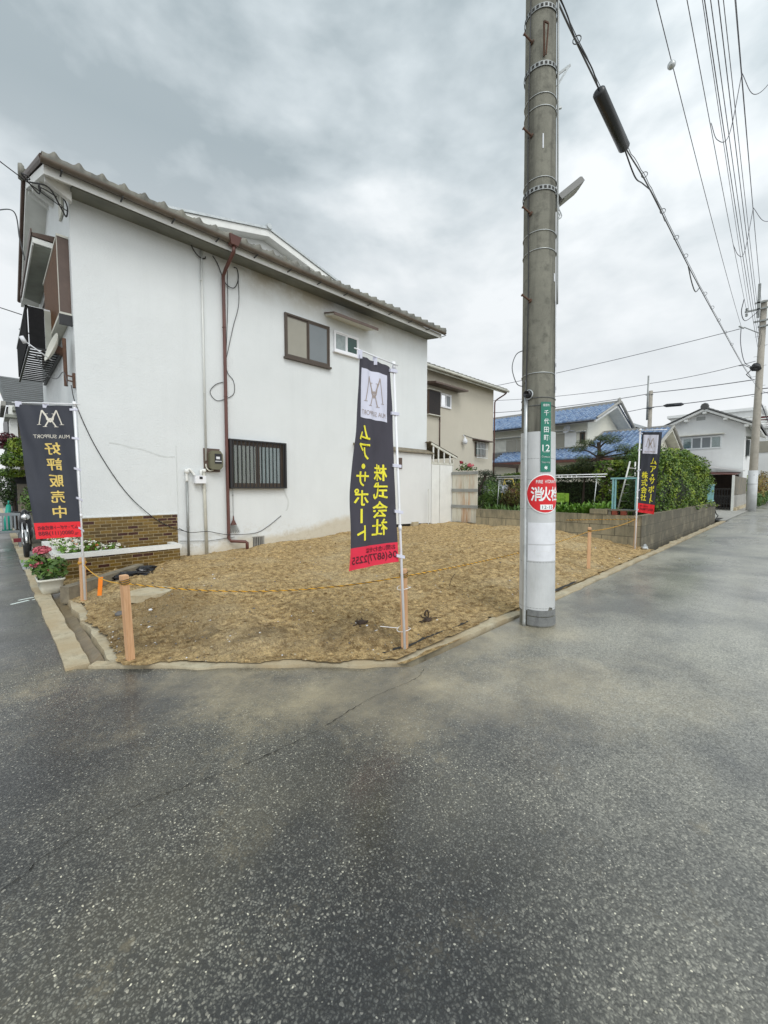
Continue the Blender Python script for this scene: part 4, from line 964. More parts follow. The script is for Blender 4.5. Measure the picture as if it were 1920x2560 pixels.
b_ = MB(); b_.tube([(9.86,8.12,.28),(9.86,8.12,1.42)], .017, 8); b_.lathe((9.86,8.12,1.42), [(.024,0),(.026,.03),(.012,.045)], 10); b_.thing('standpipe', 'pipe_w', 'thin white water pipe standing upright in front of the low white shed', 'pipe', (9.86,8.12,.2))
GT = E_('garden_gate', 'pair of plain white gate leaves beside the low shed', 'gate', (10.8, 8.3, .3))
for a, b in ((10.215,10.625),(10.645,11.33)):
    b_ = MB(); b_.box(a, b, 8.30, 8.34, .31, 2.25); b_.box(a+.0,a+.03,8.29,8.299,.31,2.25); b_.build('gate_leaf', 'white_paint', GT)
b_ = MB(); b_.box(10.20,11.36,8.29,8.345,2.255,2.32); b_.box(11.335,11.37,8.28,8.35,.2,2.45); b_.build('gate_frame', 'offwhite', GT)
LT = E_('lean_to', 'brown corrugated lean-to roof on white posts above the gate', 'lean-to', (10.8, 8.4, 2.3))
b_ = MB(); kawara(b_, (11.55,8.25,2.56), (0,1,0), (-1.5,0,.42), 2.4, 1.5, .12, 1.6, .02, 0, 6); b_.build('corrugated_roof', 'old_wood', LT)
b_ = MB(); b_.hexa([(10.15,8.24,2.86),(11.5,8.24,2.47),(11.5,8.28,2.47),(10.15,8.28,2.86),(10.15,8.24,2.93),(11.5,8.24,2.54),(11.5,8.28,2.54),(10.15,8.28,2.93)]); b_.build('verge_board', 'offwhite', LT)
for x, zt in ((10.24,2.83),(10.50,2.76),(10.80,2.67),(11.12,2.575)):
    b_ = MB(); b_.box(x, x+.035, 8.25, 8.285, 2.322, zt); b_.build('post', 'white_paint', LT)
FN = E_('rusty_fence', 'low fence of rust-streaked white boards with grey rails', 'fence', (11.35, 7.75, .3))
b_ = MB()
for k in range(5): y = 7.28 + .2*k; b_.box(11.30, 11.322, y, y+.193, .34+.01*(k % 2), 2.04+.012*((k*7) % 3))
b_.build('boards', 'rusty', FN)
for z in (.82, 1.36, 1.93):
    b_ = MB(); b_.box(11.265, 11.299, 7.27, 8.28, z, z+.10); b_.build('rail', 'pipe_g', FN)
flw = E_('rose_bush', 'rose with crimson and pale pink blooms peeping over the rusty fence', 'flowers', (11.9, 8.2, .6))
bl = [(11.75,8.0,2.15,.28,.36,.18)]; b_ = MB(); leaves(b_, 260, blob_sampler(bl, .2), .08); b_.build('leaves', 'leaf_mid', flw)
b_ = MB(); leaves(b_, 130, blob_sampler([(11.6,7.75,2.25,.09,.12,.07),(11.8,8.25,2.15,.08,.08,.05)], .4), .06); b_.build('petals', 'petal_p', flw)
b_ = MB(); leaves(b_, 70, blob_sampler([(11.6,8.12,2.36,.06,.07,.07)], .4), .06); b_.build('dark_petals', 'petal_r', flw)
b_ = MB(); b_.tube([(11.9,8.2,.3),(11.8,8.1,2.1)], .02, 6); b_.build('stem', 'bark', flw)

# ================================================================== BEIGE HOUSE
BG = E_('beige_house', 'two-storey beige mortar house with a grey tiled eave beyond the white house', 'house', (16.7, 10, 0))
b_ = MB(); b_.prism([(10,-.2),(15.6,-.2),(15.6,5.96),(12.8,7.15),(10,5.96)], 'X', 11.4, 16.75); b_.build('wall', 'beige', BG)
b_ = MB(); b_.prism([(9.62,5.80),(9.62,5.93),(12.8,7.32),(16,5.93),(16,5.80),(12.8,7.18)], 'X', 11.2, 17.2); rf = b_.build('roof', 'offwhite', BG)
b_ = MB(); kawara(b_, (11.15,9.55,5.95), (1,0,0), (0,3.25,1.42), 6.15, 3.5, .29, .27, .045, .022); b_.build('roof_tiles', 'tile_grey', rf, True)
b_ = MB(); b_.tube([(11.2,9.52,5.90),(17.25,9.52,5.90)], .05, 8); b_.build('gutter', 'offwhite', BG, True)
b_ = MB(); b_.tube(spline([(17.1,9.55,5.88),(17.1,9.6,5.78),(16.85,9.93,5.50),(16.80,9.96,5.3)], 5)+[V(16.80,9.96,1.0)], .032, 8); b_.build('downpipe', 'brown_m', BG, True)
b_ = MB(); b_.box(12.0,12.70,9.90,9.998,4.30,5.20); sh = b_.build('shutter_case', 'brown_box', BG)
b_ = MB()
for k in range(13): b_.box(12.02+.052*k,12.045+.052*k,9.885,9.899,4.32,5.18)
b_.build('shutter_slats', 'black_m', sh)
b_ = MB(); b_.box(11.98,12.73,9.87,9.999,5.205,5.24); b_.build('shutter_rail', 'offwhite', sh)
b_ = MB(); b_.box(11.98,12.73,9.87,9.999,4.26,4.295); b_.build('shutter_rail', 'offwhite', sh)
window(BG, (12.80,10,4.66), (1,0,0), (0,-1,0), .68, .55, ['curtain','frost2'], 'white_pl', .04)
b_ = MB(); b_.prism([(10,5.40),(10,5.50),(9.5,5.42),(9.5,5.36)], 'X', 11.9, 14.0); b_.build('window_awning', 'brown_box', BG)
b_ = MB(); b_.tube([(12.76,9.97,4.26),(12.76,9.97,3.0)], .025, 8); b_.build('waste_pipe', 'brown_box', BG, True)
window(BG, (15.26,10,2.88), (1,0,0), (0,-1,0), .80, .60, ['teal_g','room'], 'bronze', .04)
b_ = MB()
for k in range(8): b_.box(15.27+.112*k,15.285+.112*k,9.86,9.875,2.80,3.50)
b_.box(15.2,16.1,9.85,9.88,2.80,2.82); b_.box(15.2,16.1,9.85,9.88,3.2,3.215); b_.build('window_grille', 'alu', BG)
b_ = MB(); b_.prism([(10,3.55),(10,3.63),(9.7,3.57),(9.7,3.53)], 'X', 15.08, 16.42); b_.build('window_awning', 'brown_box', BG)
b_ = MB(); b_.lathe((14.32,9.86,3.42), [(.001,-.12),(.08,-.1),(.11,0),(.08,.1),(.03,.14),(.02,.2)], 12); b_.tube([(14.32,9.86,3.6),(14.36,9.98,3.72)], .015, 6); b_.build('wall_lamp', 'paper', BG, True)
wire('wall_cable', 'thin cable crossing the beige wall to its small barred window', [(14.36,9.98,3.72),(15.1,9.98,3.64),(16.7,9.98,3.62)], .01, 'cable_g')

# ================================================================== WHITE THREE-STOREY NEIGHBOUR behind the main house
NB = E_('gable_house', 'tall white house whose shallow gable peeks over the main roof', 'house', (8, 15, 0))
b_ = MB(); b_.prism([(3.2,-.2),(13.2,-.2),(13.2,10.0),(8.05,11.12),(3.2,9.95)], 'Y', 15.0, 21); b_.build('wall', 'stucco_far', NB)
b_ = MB(); b_.prism([(2.2,9.68),(2.2,9.90),(8.05,11.34),(14.0,9.86),(14.0,9.64),(8.05,11.10)], 'Y', 14.6, 21.4); r2 = b_.build('roof', 'white_paint', NB)
b_ = MB(); b_.prism([(2.15,9.905),(2.15,9.98),(8.05,11.43),(14.05,9.95),(14.05,9.87),(8.05,11.345)], 'Y', 14.55, 21.4); b_.lathe((8.05,14.5,11.44), [(.10,0),(.13,.1),(.10,.3)], 10, 'Y'); b_.build('metal_verge', 'galv', r2)

# ================================================================== GARDEN beyond the plot
BW = E_('block_wall', 'low mossy concrete block wall round the corner of the garden', 'wall', (11.2, 2.62, 0))
b_ = MB(); b_.prism([(11.2,2.62),(23.4,2.62),(23.4,2.77),(11.35,2.77),(11.35,7.25),(11.2,7.25)], 'Z', -.3, .815); b_.build('blocks', 'block', BW)
b_ = MB(); b_.box(11.18,11.36,3.38,3.80,.817,.95); b_.thing('loose_block', 'block', 'single concrete block lying on top of the garden wall', 'block', (11.25,3.6,.817))
for i, (y, lab) in enumerate(((3.22,'red brick left of its pair under the turquoise frame'),(3.02,'red brick right of its pair under the turquoise frame'))):
    b_ = MB(); b_.box(11.19,11.30,y-.06,y+.06,.818,.92); b_.thing('brick', 'terra', lab, 'brick', (11.25,y,.818), 'red bricks on the garden wall')
b_ = MB(); b_.box(11.19,11.34,3.30,3.36,.817,.90); b_.tube([(11.20,2.75,.945),(11.20,3.45,.955)], .012, 6); b_.box(11.19,11.4,2.72,3.4,.922,.94); b_.thing('shelf_board', 'conc_d', 'narrow shelf board resting on bricks on the garden wall', 'shelf', (11.25,3.1,.922))
# hedges
def hedge(name, label, x0, x1, y0, y1, z0, z1, n, size, lf, inner=True, lump=.16, rnd=.5, cat='hedge', extra=None):
    e = E_(name, label, cat, ((x0+x1)/2, (y0+y1)/2, z0))
    b = MB(); leaves(b, n, box_sampler(x0, x1, y0, y1, z0, z1, lump, rnd), size)
    if extra: 
        for bl_, nn in extra: leaves(b, nn, blob_sampler(bl_, .6), size)
    b.build('leaves', lf, e)
    c = MB(); c.blob(((x0+x1)/2, (y0+y1)/2, (z0+z1)/2-.08), (x1-x0)/2*1.0, (y1-y0)/2*.98, (z1-z0)/2*.9, 20, 12, .1)
    k = MB(); hx, hy = (x1-x0)/2-.22, (y1-y0)/2-.2; cx, cy = (x0+x1)/2, (y0+y1)/2
    k.hexa([(cx-hx,cy-hy,z0),(cx+hx,cy-hy,z0),(cx+hx,cy+hy,z0),(cx-hx,cy+hy,z0),(cx-hx*.9,cy-hy*.6,z1-.35),(cx+hx*.9,cy-hy*.6,z1-.35),(cx+hx*.9,cy+hy*.6,z1-.35),(cx-hx*.9,cy+hy*.6,z1-.35)])
    k.build('branches', 'core', e); return e  # solid dark core added inside the foliage to block light
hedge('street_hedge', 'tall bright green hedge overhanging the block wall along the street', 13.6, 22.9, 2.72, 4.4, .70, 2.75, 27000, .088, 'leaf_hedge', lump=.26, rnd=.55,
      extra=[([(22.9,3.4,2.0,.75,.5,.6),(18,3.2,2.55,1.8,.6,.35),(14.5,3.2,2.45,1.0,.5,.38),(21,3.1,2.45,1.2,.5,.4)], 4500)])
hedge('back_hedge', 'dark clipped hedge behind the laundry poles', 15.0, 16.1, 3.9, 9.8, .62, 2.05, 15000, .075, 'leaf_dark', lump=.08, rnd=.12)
b_ = MB(); leaves(b_, 3200, box_sampler(14.95, 16.1, 3.9, 8.5, 1.93, 2.10, .06, .05), .07); b_.thing('hedge_top_growth', 'leaf_hedge', 'pale new growth along the top of the dark clipped hedge', 'hedge', (15.5,6,2.0))
def bush(name, label, loc, blobs, n, size, lf, cat='bush', trunk=None, up=.4, asp=.55, bark='bark'):
    e = E_(name, label, cat, loc); b = MB(); leaves(b, n, blob_sampler(blobs, .45), size, up, asp); b.build('crown', lf, e)
    if trunk:
        t = MB()
        for pts, r in trunk:
            sp_ = spline(pts, 5); m_ = len(sp_); t.tube(sp_, [r*(1-.65*i/m_) for i in range(m_)], 7)
        t.build('trunk', bark, e, True)
    return e
bush('garden_tree', 'dark leafy tree leaning behind the turquoise frame beside the right-hand flag', (13.2,3.3,.6), [(13.5,3.15,2.35,.75,.40,.42),(13.2,3.2,1.5,.6,.3,.6),(13.9,3.3,1.9,.6,.45,.7),(12.7,3.15,1.2,.45,.3,.35)], 6500, .075, 'leaf_mid',
     trunk=[([(13.2,3.3,.6),(13.25,3.25,1.4),(13.5,3.2,2.4)], .05), ([(13.2,3.3,1.0),(12.9,3.3,1.7),(12.8,3.3,2.1)], .03)], cat='tree')
bush('garden_tree', 'dark evergreen crown behind the right-hand flag, darker than its neighbours', (12.6,3.0,.6), [(12.4,2.98,1.45,.45,.22,.62),(12.9,3.0,1.1,.5,.22,.4)], 3600, .07, 'leaf_dark', trunk=[([(12.5,3.0,.6),(12.5,3.0,1.2)], .04)], cat='tree')
# pine with spreading layers
PN = E_('pine_tree', 'crooked pine with dark trunk and airy layered branches before the blue roof', 'tree', (14.2, 4.45, .6))
b_ = MB(); tr = [(14.25,4.45,.6),(14.2,4.38,1.6),(14.0,4.40,2.05),(14.0,4.56,2.35),(14.0,4.52,2.6),(14.0,4.56,2.95)]
sp_ = spline(tr, 6); b_.tube(sp_, [.10-.055*i/len(sp_) for i in range(len(sp_))], 9)
lay = [(14.0,5.18,2.78,.40,.30,.13),(14.0,4.9,2.95,.45,.34,.14),(14.0,4.2,3.02,.45,.34,.16),(14.1,3.88,2.72,.42,.28,.15),(14.0,4.45,2.60,.34,.26,.11),(13.9,4.95,2.45,.4,.3,.13),(14.1,3.95,2.45,.34,.28,.12),(14.0,4.45,3.08,.3,.26,.1),(14.2,3.62,2.62,.3,.26,.10)]
for (x,y,z,a,b,c) in lay:
    b_.tube(spline([(14.0,4.54,2.45 if z < 2.9 else 2.75),((14.0+x)/2,(4.54+y)/2,z-.10),(x,y,z-.03)], 5), [.035,.03,.028,.026,.024,.022,.02,.018,.016,.014,.012], 6)
b_.build('trunk', 'bark', PN, True)
b_ = MB(); leaves(b_, 5200, blob_sampler(lay, .25), .085, 1.0, .16); b_.build('crown', 'leaf_pine', PN)
bush('round_bush', 'rounded mid-green clipped tree left of the pine trunk', (14.6,5.2,.6), [(14.6,5.15,2.22,.5,.52,.22),(14.5,5.6,2.12,.4,.5,.18)], 4200, .06, 'leaf_pine', trunk=[([(14.6,5.2,.6),(14.6,5.15,2.1)], .05)])
bush('round_bush', 'yellow-green shrub right of the pine trunk', (14.6,4.0,.6), [(14.6,3.85,2.25,.4,.5,.28),(14.6,3.35,2.45,.4,.35,.3)], 3800, .06, 'leaf_hedge', trunk=[([(14.6,3.9,.6),(14.6,3.85,2.1)], .05)])
bush('round_bush', 'dark shrub just right of the near utility pole under the brown eave', (14.6,6.35,.6), [(14.6,6.35,2.14,.4,.42,.24)], 1800, .06, 'leaf_pine', trunk=[([(14.6,6.3,.6),(14.6,6.3,2.0)], .04)])
# leafy plants hanging over the block wall
def fronds(name, label, x0, x1, y0, y1, z0, hgt, n, lf='leaf_bright', cat='plants', wd=.05):
    mb = MB()
    for k in range(n):
        x, y = ru(x0, x1), ru(y0, y1); a = ru(0, 2*pi); l_ = hgt*ru(.5, 1.1); lean = ru(.2, .9); pr = []
        d = V(cos(a), sin(a), 0); s2 = V(-sin(a), cos(a), 0)
        for i in range(5):
            t = i/4; c = V(x, y, z0) + d*(lean*l_*t*t) + V(0,0, l_*(t - .45*lean*t*t)); w2 = wd*sin(pi*min(.97, max(.06, t)))*.5; pr += [c+s2*w2, c-s2*w2]
        mb.add(pr, [(2*i, 2*i+1, 2*i+3, 2*i+2) for i in range(4)])
    return mb.thing(name, lf, label, cat, ((x0+x1)/2, (y0+y1)/2, z0))
fronds('leafy_plants', 'bright broad-leaved plants leaning over the wall right of the near pole', 11.40, 12.2, 3.75, 5.1, .66, .46, 620, wd=.085)
fronds('leafy_plants', 'taller fresh green clump beside the turquoise frame', 11.45, 12.1, 3.52, 4.0, .68, .52, 210, wd=.10)
fronds('leafy_plants', 'low green plants on the wall left of the near pole', 11.40, 12.6, 5.3, 7.2, .62, .42, 420, 'leaf_mid', wd=.05)
bush('reddish_bush', 'reddish twiggy bush on the wall just left of the near utility pole', (12.6,6.6,.6), [(12.5,6.55,1.28,.5,.40,.38),(12.6,6.9,1.05,.35,.3,.25)], 2600, .065, 'leaf_red', trunk=[([(12.5,6.6,.6),(12.4,6.5,1.2)], .03), ([(12.5,6.6,.7),(12.6,6.8,1.2)], .025)])
bush('palm_like_plant', 'spiky dark green plant between the rusty fence and the reddish bush', (12.3,7.35,.6), [(12.2,7.3,1.35,.35,.32,.45),(12.3,7.5,1.0,.4,.35,.3)], 1500, .14, 'leaf_mid', up=.2, asp=.2, trunk=[([(12.3,7.35,.6),(12.2,7.3,1.3)], .03)])
bush('garden_shrub', 'tall pale green shrub behind the yellow stepladder', (14.8,7.4,.6), [(14.9,7.25,1.9,.3,.35,.6),(14.9,7.05,2.35,.2,.25,.22),(14.9,7.55,1.45,.4,.4,.4)], 2400, .07, 'leaf_hedge', trunk=[([(14.8,7.3,.6),(14.9,7.2,2.2)], .03)])
NW = E_('cloud_pruned_pine', 'dark cloud-pruned pine with flat pads beside the rusty fence', 'tree', (12.4, 7.75, .6))
bl = [(12.6,7.78,2.02,.42,.34,.13),(12.6,7.62,1.66,.38,.34,.11),(12.5,7.85,1.30,.30,.28,.12)]
b_ = MB(); leaves(b_, 3000, blob_sampler(bl, .2), .06, .9, .22); b_.build('crown', 'leaf_niwaki', NW)
b_ = MB(); b_.tube(spline([(12.4,7.62,.6),(12.5,7.70,1.0),(12.35,7.88,1.35),(12.5,7.82,1.7),(12.6,7.76,2.0)], 6), .04, 8); b_.build('trunk', 'bark', NW, True)
# frames, ladders, laundry poles
fr = E_('garden_rack', 'square turquoise painted steel frame standing on the garden wall corner', 'frame', (11.45, 3.1, .95))
b_ = MB(); b_.box(11.43,11.47,2.80,2.84,.95,1.71); b_.box(11.43,11.47,3.32,3.36,.95,1.71); b_.box(11.43,11.47,3.27,3.30,.95,1.71); b_.build('upright', 'blue_fr', fr)
b_ = MB(); b_.box(11.42,11.48,2.72,3.40,1.712,1.755); b_.box(11.42,11.48,2.76,3.40,.91,.949); b_.build('crossbar', 'blue_fr', fr)
for nm, lab, T_, B_, w2 in (('stepladder','white aluminium orchard ladder leaning in the tree behind the turquoise frame',(12.6,3.28,2.2),(12.0,3.40,.95),.0),):
    ld = E_('orchard_ladder', lab, 'ladder', (12.3,3.4,.6))
    b_ = MB(); b_.tube([(12.6,3.28,2.22),(12.4,3.52,.70)], .022, 8); b_.build('rail', 'ladder', ld, True)
    b_ = MB(); b_.tube([(12.62,3.16,2.20),(12.9,3.20,.70)], .020, 8); b_.build('rail', 'ladder', ld, True)
    for k in range(6):
        b_ = MB(); t = .12+.15*k; p = V(12.6,3.28,2.22).lerp(V(12.4,3.52,.7), t); q = V(12.62,3.16,2.2).lerp(V(12.9,3.20,.7), t); b_.tube([p, q], .011, 6); b_.build('rung', 'ladder', ld)
ls = E_('laundry_rack', 'white laundry poles on metal stands in front of the dark hedge', 'laundry rack', (12.3,5,.6))
for p, q in (((12.0,3.66,1.865),(12.0,7.0,1.865)), ((12.0,3.70,1.80),(12.0,7.0,1.80))):
    b_ = MB(); b_.tube([p, q], .013, 8); b_.build('pole', 'white_pl', ls, True)
for y in (3.92, 6.9):
    b_ = MB(); b_.tube([(12.0,y+.08,.62),(12.0,y,1.75)], .013, 8); b_.tube([(11.85,y-.02,1.86),(11.95,y,1.78),(12.1,y+.02,1.82)], .012, 6); b_.tube([(11.9,y-.12,1.70),(12.0,y,1.75)], .01, 6); b_.build('stand', 'galv', ls, True)
b_ = MB()
for k in range(8): y = 4.45+.13*k+.05*sin(k*3); b_.box(11.985,12.015,y,y+.02,1.78,1.845)
b_.build('pegs', 'white_pl', ls)
ys = E_('yellow_stepladder', 'yellow tubular stepladder draped with cloth behind the bushes', 'ladder', (13.3,7.2,.6))
b_ = MB(); b_.tube(spline([(13.3,7.55,1.1),(13.25,7.42,1.72),(13.22,7.36,1.80),(13.22,7.13,1.80),(13.25,7.07,1.72),(13.3,6.94,1.1)], 5), .016, 8); b_.build('front_frame', 'yellow_m', ys, True)
b_ = MB(); b_.tube([(13.25,7.40,1.72),(13.7,7.45,1.1)], .014, 6); b_.tube([(13.25,7.09,1.72),(13.7,7.04,1.1)], .014, 6); b_.tube([(13.3,7.45,1.45),(13.3,7.0,1.45)], .014, 6); b_.build('rear_frame', 'yellow_m', ys, True)
def cloth(name, label, c, wy, h):
    mb = MB(); n = 14; vs = []
    for j in range(n+1):
        for i in range(n+1):
            y = c[1]-wy/2+wy*i/n; z = c[2]-h*j/n + .05*noise.noise(V(i*.35, j*.2, 2)); vs.append((c[0]+.07*noise.noise(V(i*.4, j*.3, 5))+.05*j/n, y+.03*noise.noise(V(j*.4,1,1)), z))
    mb.add(vs, [(j*(n+1)+i, j*(n+1)+i+1, (j+1)*(n+1)+i+1, (j+1)*(n+1)+i) for j in range(n) for i in range(n)]); return mb.thing(name, 'cloth', label, 'cloth', c, smooth=True)
cloth('laundry_cloth', 'pale cloth hanging from the yellow stepladder', (13.2,7.42,1.60), .36, .30); cloth('laundry_cloth', 'pale cloth hanging low between the dark pine and the spiky plant', (13.1,7.95,1.62), .5, .55)
cr = E_('plastic_crate', 'lime green slatted plastic crate among the plants right of the near pole', 'crate', (12.3,5.0,1.05))
b_ = MB(); b_.box(12.2,12.5,4.84,5.12,1.06,1.08); b_.box(12.2,12.22,4.84,5.12,1.08,1.12); b_.box(12.2,12.22,4.84,5.12,1.30,1.34); b_.box(12.2,12.22,4.84,5.12,1.19,1.215); b_.build('rims', 'crate', cr)
b_ = MB()
for k in range(6): b_.box(12.203,12.217,4.845+.052*k,4.857+.052*k,1.08,1.30)
b_.box(12.48,12.5,4.84,5.12,1.06,1.33); b_.box(12.2,12.5,4.84,4.86,1.06,1.33); b_.box(12.2,12.5,5.10,5.12,1.06,1.33); b_.build('slats', 'crate', cr)
fe = E_('turquoise_fence', 'pale turquoise railing on the far end of the block wall', 'fence', (22.6, 2.68, .8))
for x in (21.6, 22.7):
    b_ = MB(); b_.box(x, x+.05, 2.66, 2.71, .816, 1.60); b_.build('post', 'blue_fr', fe)
b_ = MB(); b_.box(21.6,23.3,2.67,2.70,1.602,1.64); b_.box(21.6,23.3,2.67,2.70,.90,.93)
for k in range(14): b_.box(21.67+.117*k,21.692+.117*k,2.675,2.695,.931,1.60)
b_.build('bars', 'blue_fr', fe)
b_ = MB(); b_.tube(spline([(23.42,2.70,.80),(23.46,2.60,.35),(23.7,2.55,.22),(23.5,2.62,.05)], 6), .02, 8); b_.thing('hose', 'cable', 'black hose end curling from the far end of the block wall', 'hose', (23.5,2.6,0))
b_ = MB(); b_.box(23.5,25.4,2.52,2.72,-.02,.030); b_.thing('drain_pit', 'gap', 'dark open drain mouth past the end of the block wall', 'drain', (24.5,2.6,0))
b_ = MB(); b_.tube([(11.15,2.47,.0),(11.16,2.50,.10),(11.05,2.50,.14)], .03, 10); b_.blob((11.08,2.52,.07),.09,.07,.05,12,8,.1); b_.thing('pipe_stub', 'galv', 'small metal pipe stub at the foot of the block wall corner', 'pipe', (11.1,2.5,0))

# ================================================================== BLUE-TILED HOUSE
BH = E_('blue_roof_house', 'cream house with glazed blue tile roofs behind the garden', 'house', (29, 10, 0))
b_ = MB(); b_.prism([(29,0),(35.5,0),(35.5,5.95),(32.25,7.35),(29,5.95)], 'Y', 10.15, 18.5); b_.build('upper_wall', 'cream', BH)
b_ = MB(); b_.prism([(28,0),(36.5,0),(36.5,3.2),(32.25,5.2),(28,3.2)], 'Y', 6.6, 10.14); b_.build('lower_wall', 'cream', BH)
b_ = MB(); b_.box(27.7,28.999,10.15,20.5,0,3.3); b_.build('ground_floor_wall', 'cream', BH)
ur = MB(); ur.prism([(28.0,5.72),(28.0,5.86),(32.25,7.40),(36.5,5.86),(36.5,5.72),(32.25,7.2)], 'Y', 9.3, 19.2); ub = ur.build('upper_roof', 'white_paint', BH)
b_ = MB(); kawara(b_, (27.9,19.25,5.88), (0,-1,0), (4.35,0,1.57), 10.0, 4.62, .29, .31, .085, .06, 6); kawara(b_, (36.6,9.25,5.88), (0,1,0), (-4.35,0,1.57), 10.0, 4.62, .29, .29, .05, .03, 4); b_.build('roof_tiles', 'tile_blue', ub, True)
b_ = MB(); b_.box(32.1,32.4,9.2,19.2,7.42,7.66); b_.lathe((32.25,9.25,7.6), [(.28,-.1),(.22,.02),(.1,.05)], 10, 'Y'); b_.tube([(32.25,9.1,7.55),(36.55,9.2,5.95)], .10, 8); b_.tube([(32.25,9.2,7.55),(28.0,9.25,5.95)], .08, 8); b_.build('ridge', 'conc', ub)
b_ = MB(); b_.tube([(27.85,9.4,5.80),(27.85,19,5.80)], .06, 8); b_.build('gutter', 'cable', BH, True)
lr = MB(); lr.prism([(27.0,3.20),(27.0,3.32),(32.25,5.38),(37.5,3.32),(37.5,3.20),(32.25,5.2)], 'Y', 6.0, 10.4); lb = lr.build('wing_roof', 'offwhite', BH)
b_ = MB(); kawara(b_, (26.9,10.15,3.36), (0,-1,0), (5.3,0,2.08), 4.2, 5.7, .29, .31, .085, .06, 6); kawara(b_, (37.6,5.95,3.36), (0,1,0), (-5.3,0,2.08), 4.2, 5.7, .29, .29, .05, .03, 4)
kawara(b_, (26.9,20.4,3.36), (0,-1,0), (2.1,0,.82), 10.25, 2.2, .29, .31, .085, .06, 6); b_.build('roof_tiles', 'tile_blue', lb, True)
b_ = MB(); b_.box(32.12,32.38,5.9,10.14,5.42,5.60); b_.tube([(32.25,5.95,5.50),(37.5,5.95,3.42)], .10, 8); b_.tube([(32.25,5.95,5.50),(26.95,5.95,3.42)], .08, 8); b_.tube([(32.1,10.2,5.5),(29.0,10.25,4.28)], .12, 8); b_.tube([(28.95,10.1,4.28),(28.95,18,4.24)], .06, 8); b_.build('ridge', 'conc', lb)
b_ = MB(); b_.box(26.78,26.88,5.95,20.4,3.14,3.30); b_.build('eave_board', 'brown_tr', BH)
b_ = MB(); b_.box(28.95,28.999,10.8,12.35,4.26,5.36); wf = b_.build('window_frame', 'offwhite', BH)
b_ = MB(); b_.box(28.93,28.949,10.86,11.62,4.32,5.28); b_.build('shutter', 'white_paint', wf)
b_ = MB(); b_.box(28.93,28.949,11.64,12.32,4.32,5.28); b_.build('pane', 'frost1', wf)
b_ = MB(); b_.box(28.95,28.999,14.0,17.1,4.18,5.2); wf = b_.build('window_frame', 'offwhite', BH)
b_ = MB(); b_.box(28.93,28.949,14.1,15.2,4.26,5.14); b_.box(28.93,28.949,15.24,16.1,4.26,5.14); b_.build('pane', 'frost1', wf)
b_ = MB(); b_.box(28.55,28.99,11.3,13.2,5.44,5.50); b_.build('window_awning', 'offwhite', BH)
b_ = MB(); b_.box(28.55,28.99,14,17.3,5.30,5.37); b_.build('window_awning', 'offwhite', BH)
window(BH, (29,10.62,4.5), (0,-1,0), (-1,0,0), .34, .74, ['room'], 'bronze', .05)
b_ = MB(); b_.box(28.6,28.99,10.2,10.8,5.28,5.33); b_.build('window_awning', 'offwhite', BH)
ac = E_('air_conditioner', 'white air-conditioner unit on the blue skirt roof left of the near pole', 'air conditioner', (28.3,13.6,4.1))
b_ = MB(); b_.box(28.2,28.6,13.3,14.05,4.12,4.68); b_.build('casing', 'white_pl', ac)
b_ = MB(); b_.torus((28.19,13.75,4.4), (1,0,0), .2, .02, 18, 6); b_.lathe((28.18,13.75,4.4), [(.16,0),(.16,.015)], 16, 'X'); b_.build('fan_grille', 'cable_g', ac)
sd = E_('roof_dish', 'white satellite dish on the cream wall above the shutter', 'dish', (28.8,11.1,5.5))
b_ = MB(); b_.lathe((28.6,11.35,5.5), [(.001,-.05),(.2,-.02),(.30,.05),(.29,.055),(.2,-.005),(.001,-.03)], 18, tip=(-1,.35,.3)); b_.tube([(28.62,11.3,5.45),(28.99,10.9,5.35)], .03, 6); b_.build('reflector', 'paper', sd, True)
# dark carport roof at its left end, seen past the beige house
cp = E_('dark_carport', 'dark timber carport with dark tiles between the beige house and the blue roof', 'carport', (24,14.2,0))
b_ = MB(); kawara(b_, (21.0,14.8,2.9), (0,-1,0), (1.6,0,.7), 2.1, 1.8, .28, .28, .04, .02, 6); b_.build('roof_tiles', 'tile_dark', cp, True)
b_ = MB()
for p in ((21.3,12.8),(21.3,14.6),(24.5,12.8)): b_.box(p[0],p[0]+.1,p[1],p[1]+.1,0,2.9)
b_.box(21.2,24.6,12.75,12.85,2.75,2.95); b_.build('timber_posts', 'dark_in', cp)

# ================================================================== FAR WHITE HOUSE
FW = E_('far_gable_house', 'far white gabled house with a wide four-pane window at the end of the street', 'house', (40, 3.6, 0))
b_ = MB(); b_.prism([(3.0,-.1),(8.6,-.1),(8.6,6.0),(5.35,7.35),(3.0,6.15)], 'X', 40, 49); b_.build('wall', 'stucco_far', FW)
b_ = MB(); b_.prism([(2.25,5.80),(2.25,5.93),(5.35,7.55),(9.3,5.80),(9.3,5.66),(5.35,7.38)], 'X', 39.4, 49.5); rf = b_.build('roof', 'white_paint', FW)
b_ = MB(); kawara(b_, (39.35,2.15,5.98), (1,0,0), (0,3.2,1.67), 10, 3.6, .30, .3, .05, .03, 4); kawara(b_, (49.4,9.4,5.84), (-1,0,0), (0,-4.05,1.78), 10, 4.4, .30, .3, .05, .03, 4); b_.build('roof_tiles', 'tile_dark', rf, True)
b_ = MB(); b_.tube([(39.35,2.15,5.95),(39.35,5.35,7.62)], .05, 6); b_.tube([(39.35,9.4,5.82),(39.35,5.35,7.62)], .05, 6); b_.lathe((39.3,5.35,7.70), [(.22,0),(.28,.15),(.2,.4)], 8, 'X'); b_.build('verge', 'tile_dark', rf)
for y, z in ((2.9,6.12),(4.1,6.74),(5.35,7.35),(6.5,6.86),(7.9,6.25)):
    b_ = MB(); b_.box(39.45,40,y-.12,y+.12,z-.18,z-.02); b_.build('purlin_end', 'white_paint', FW)
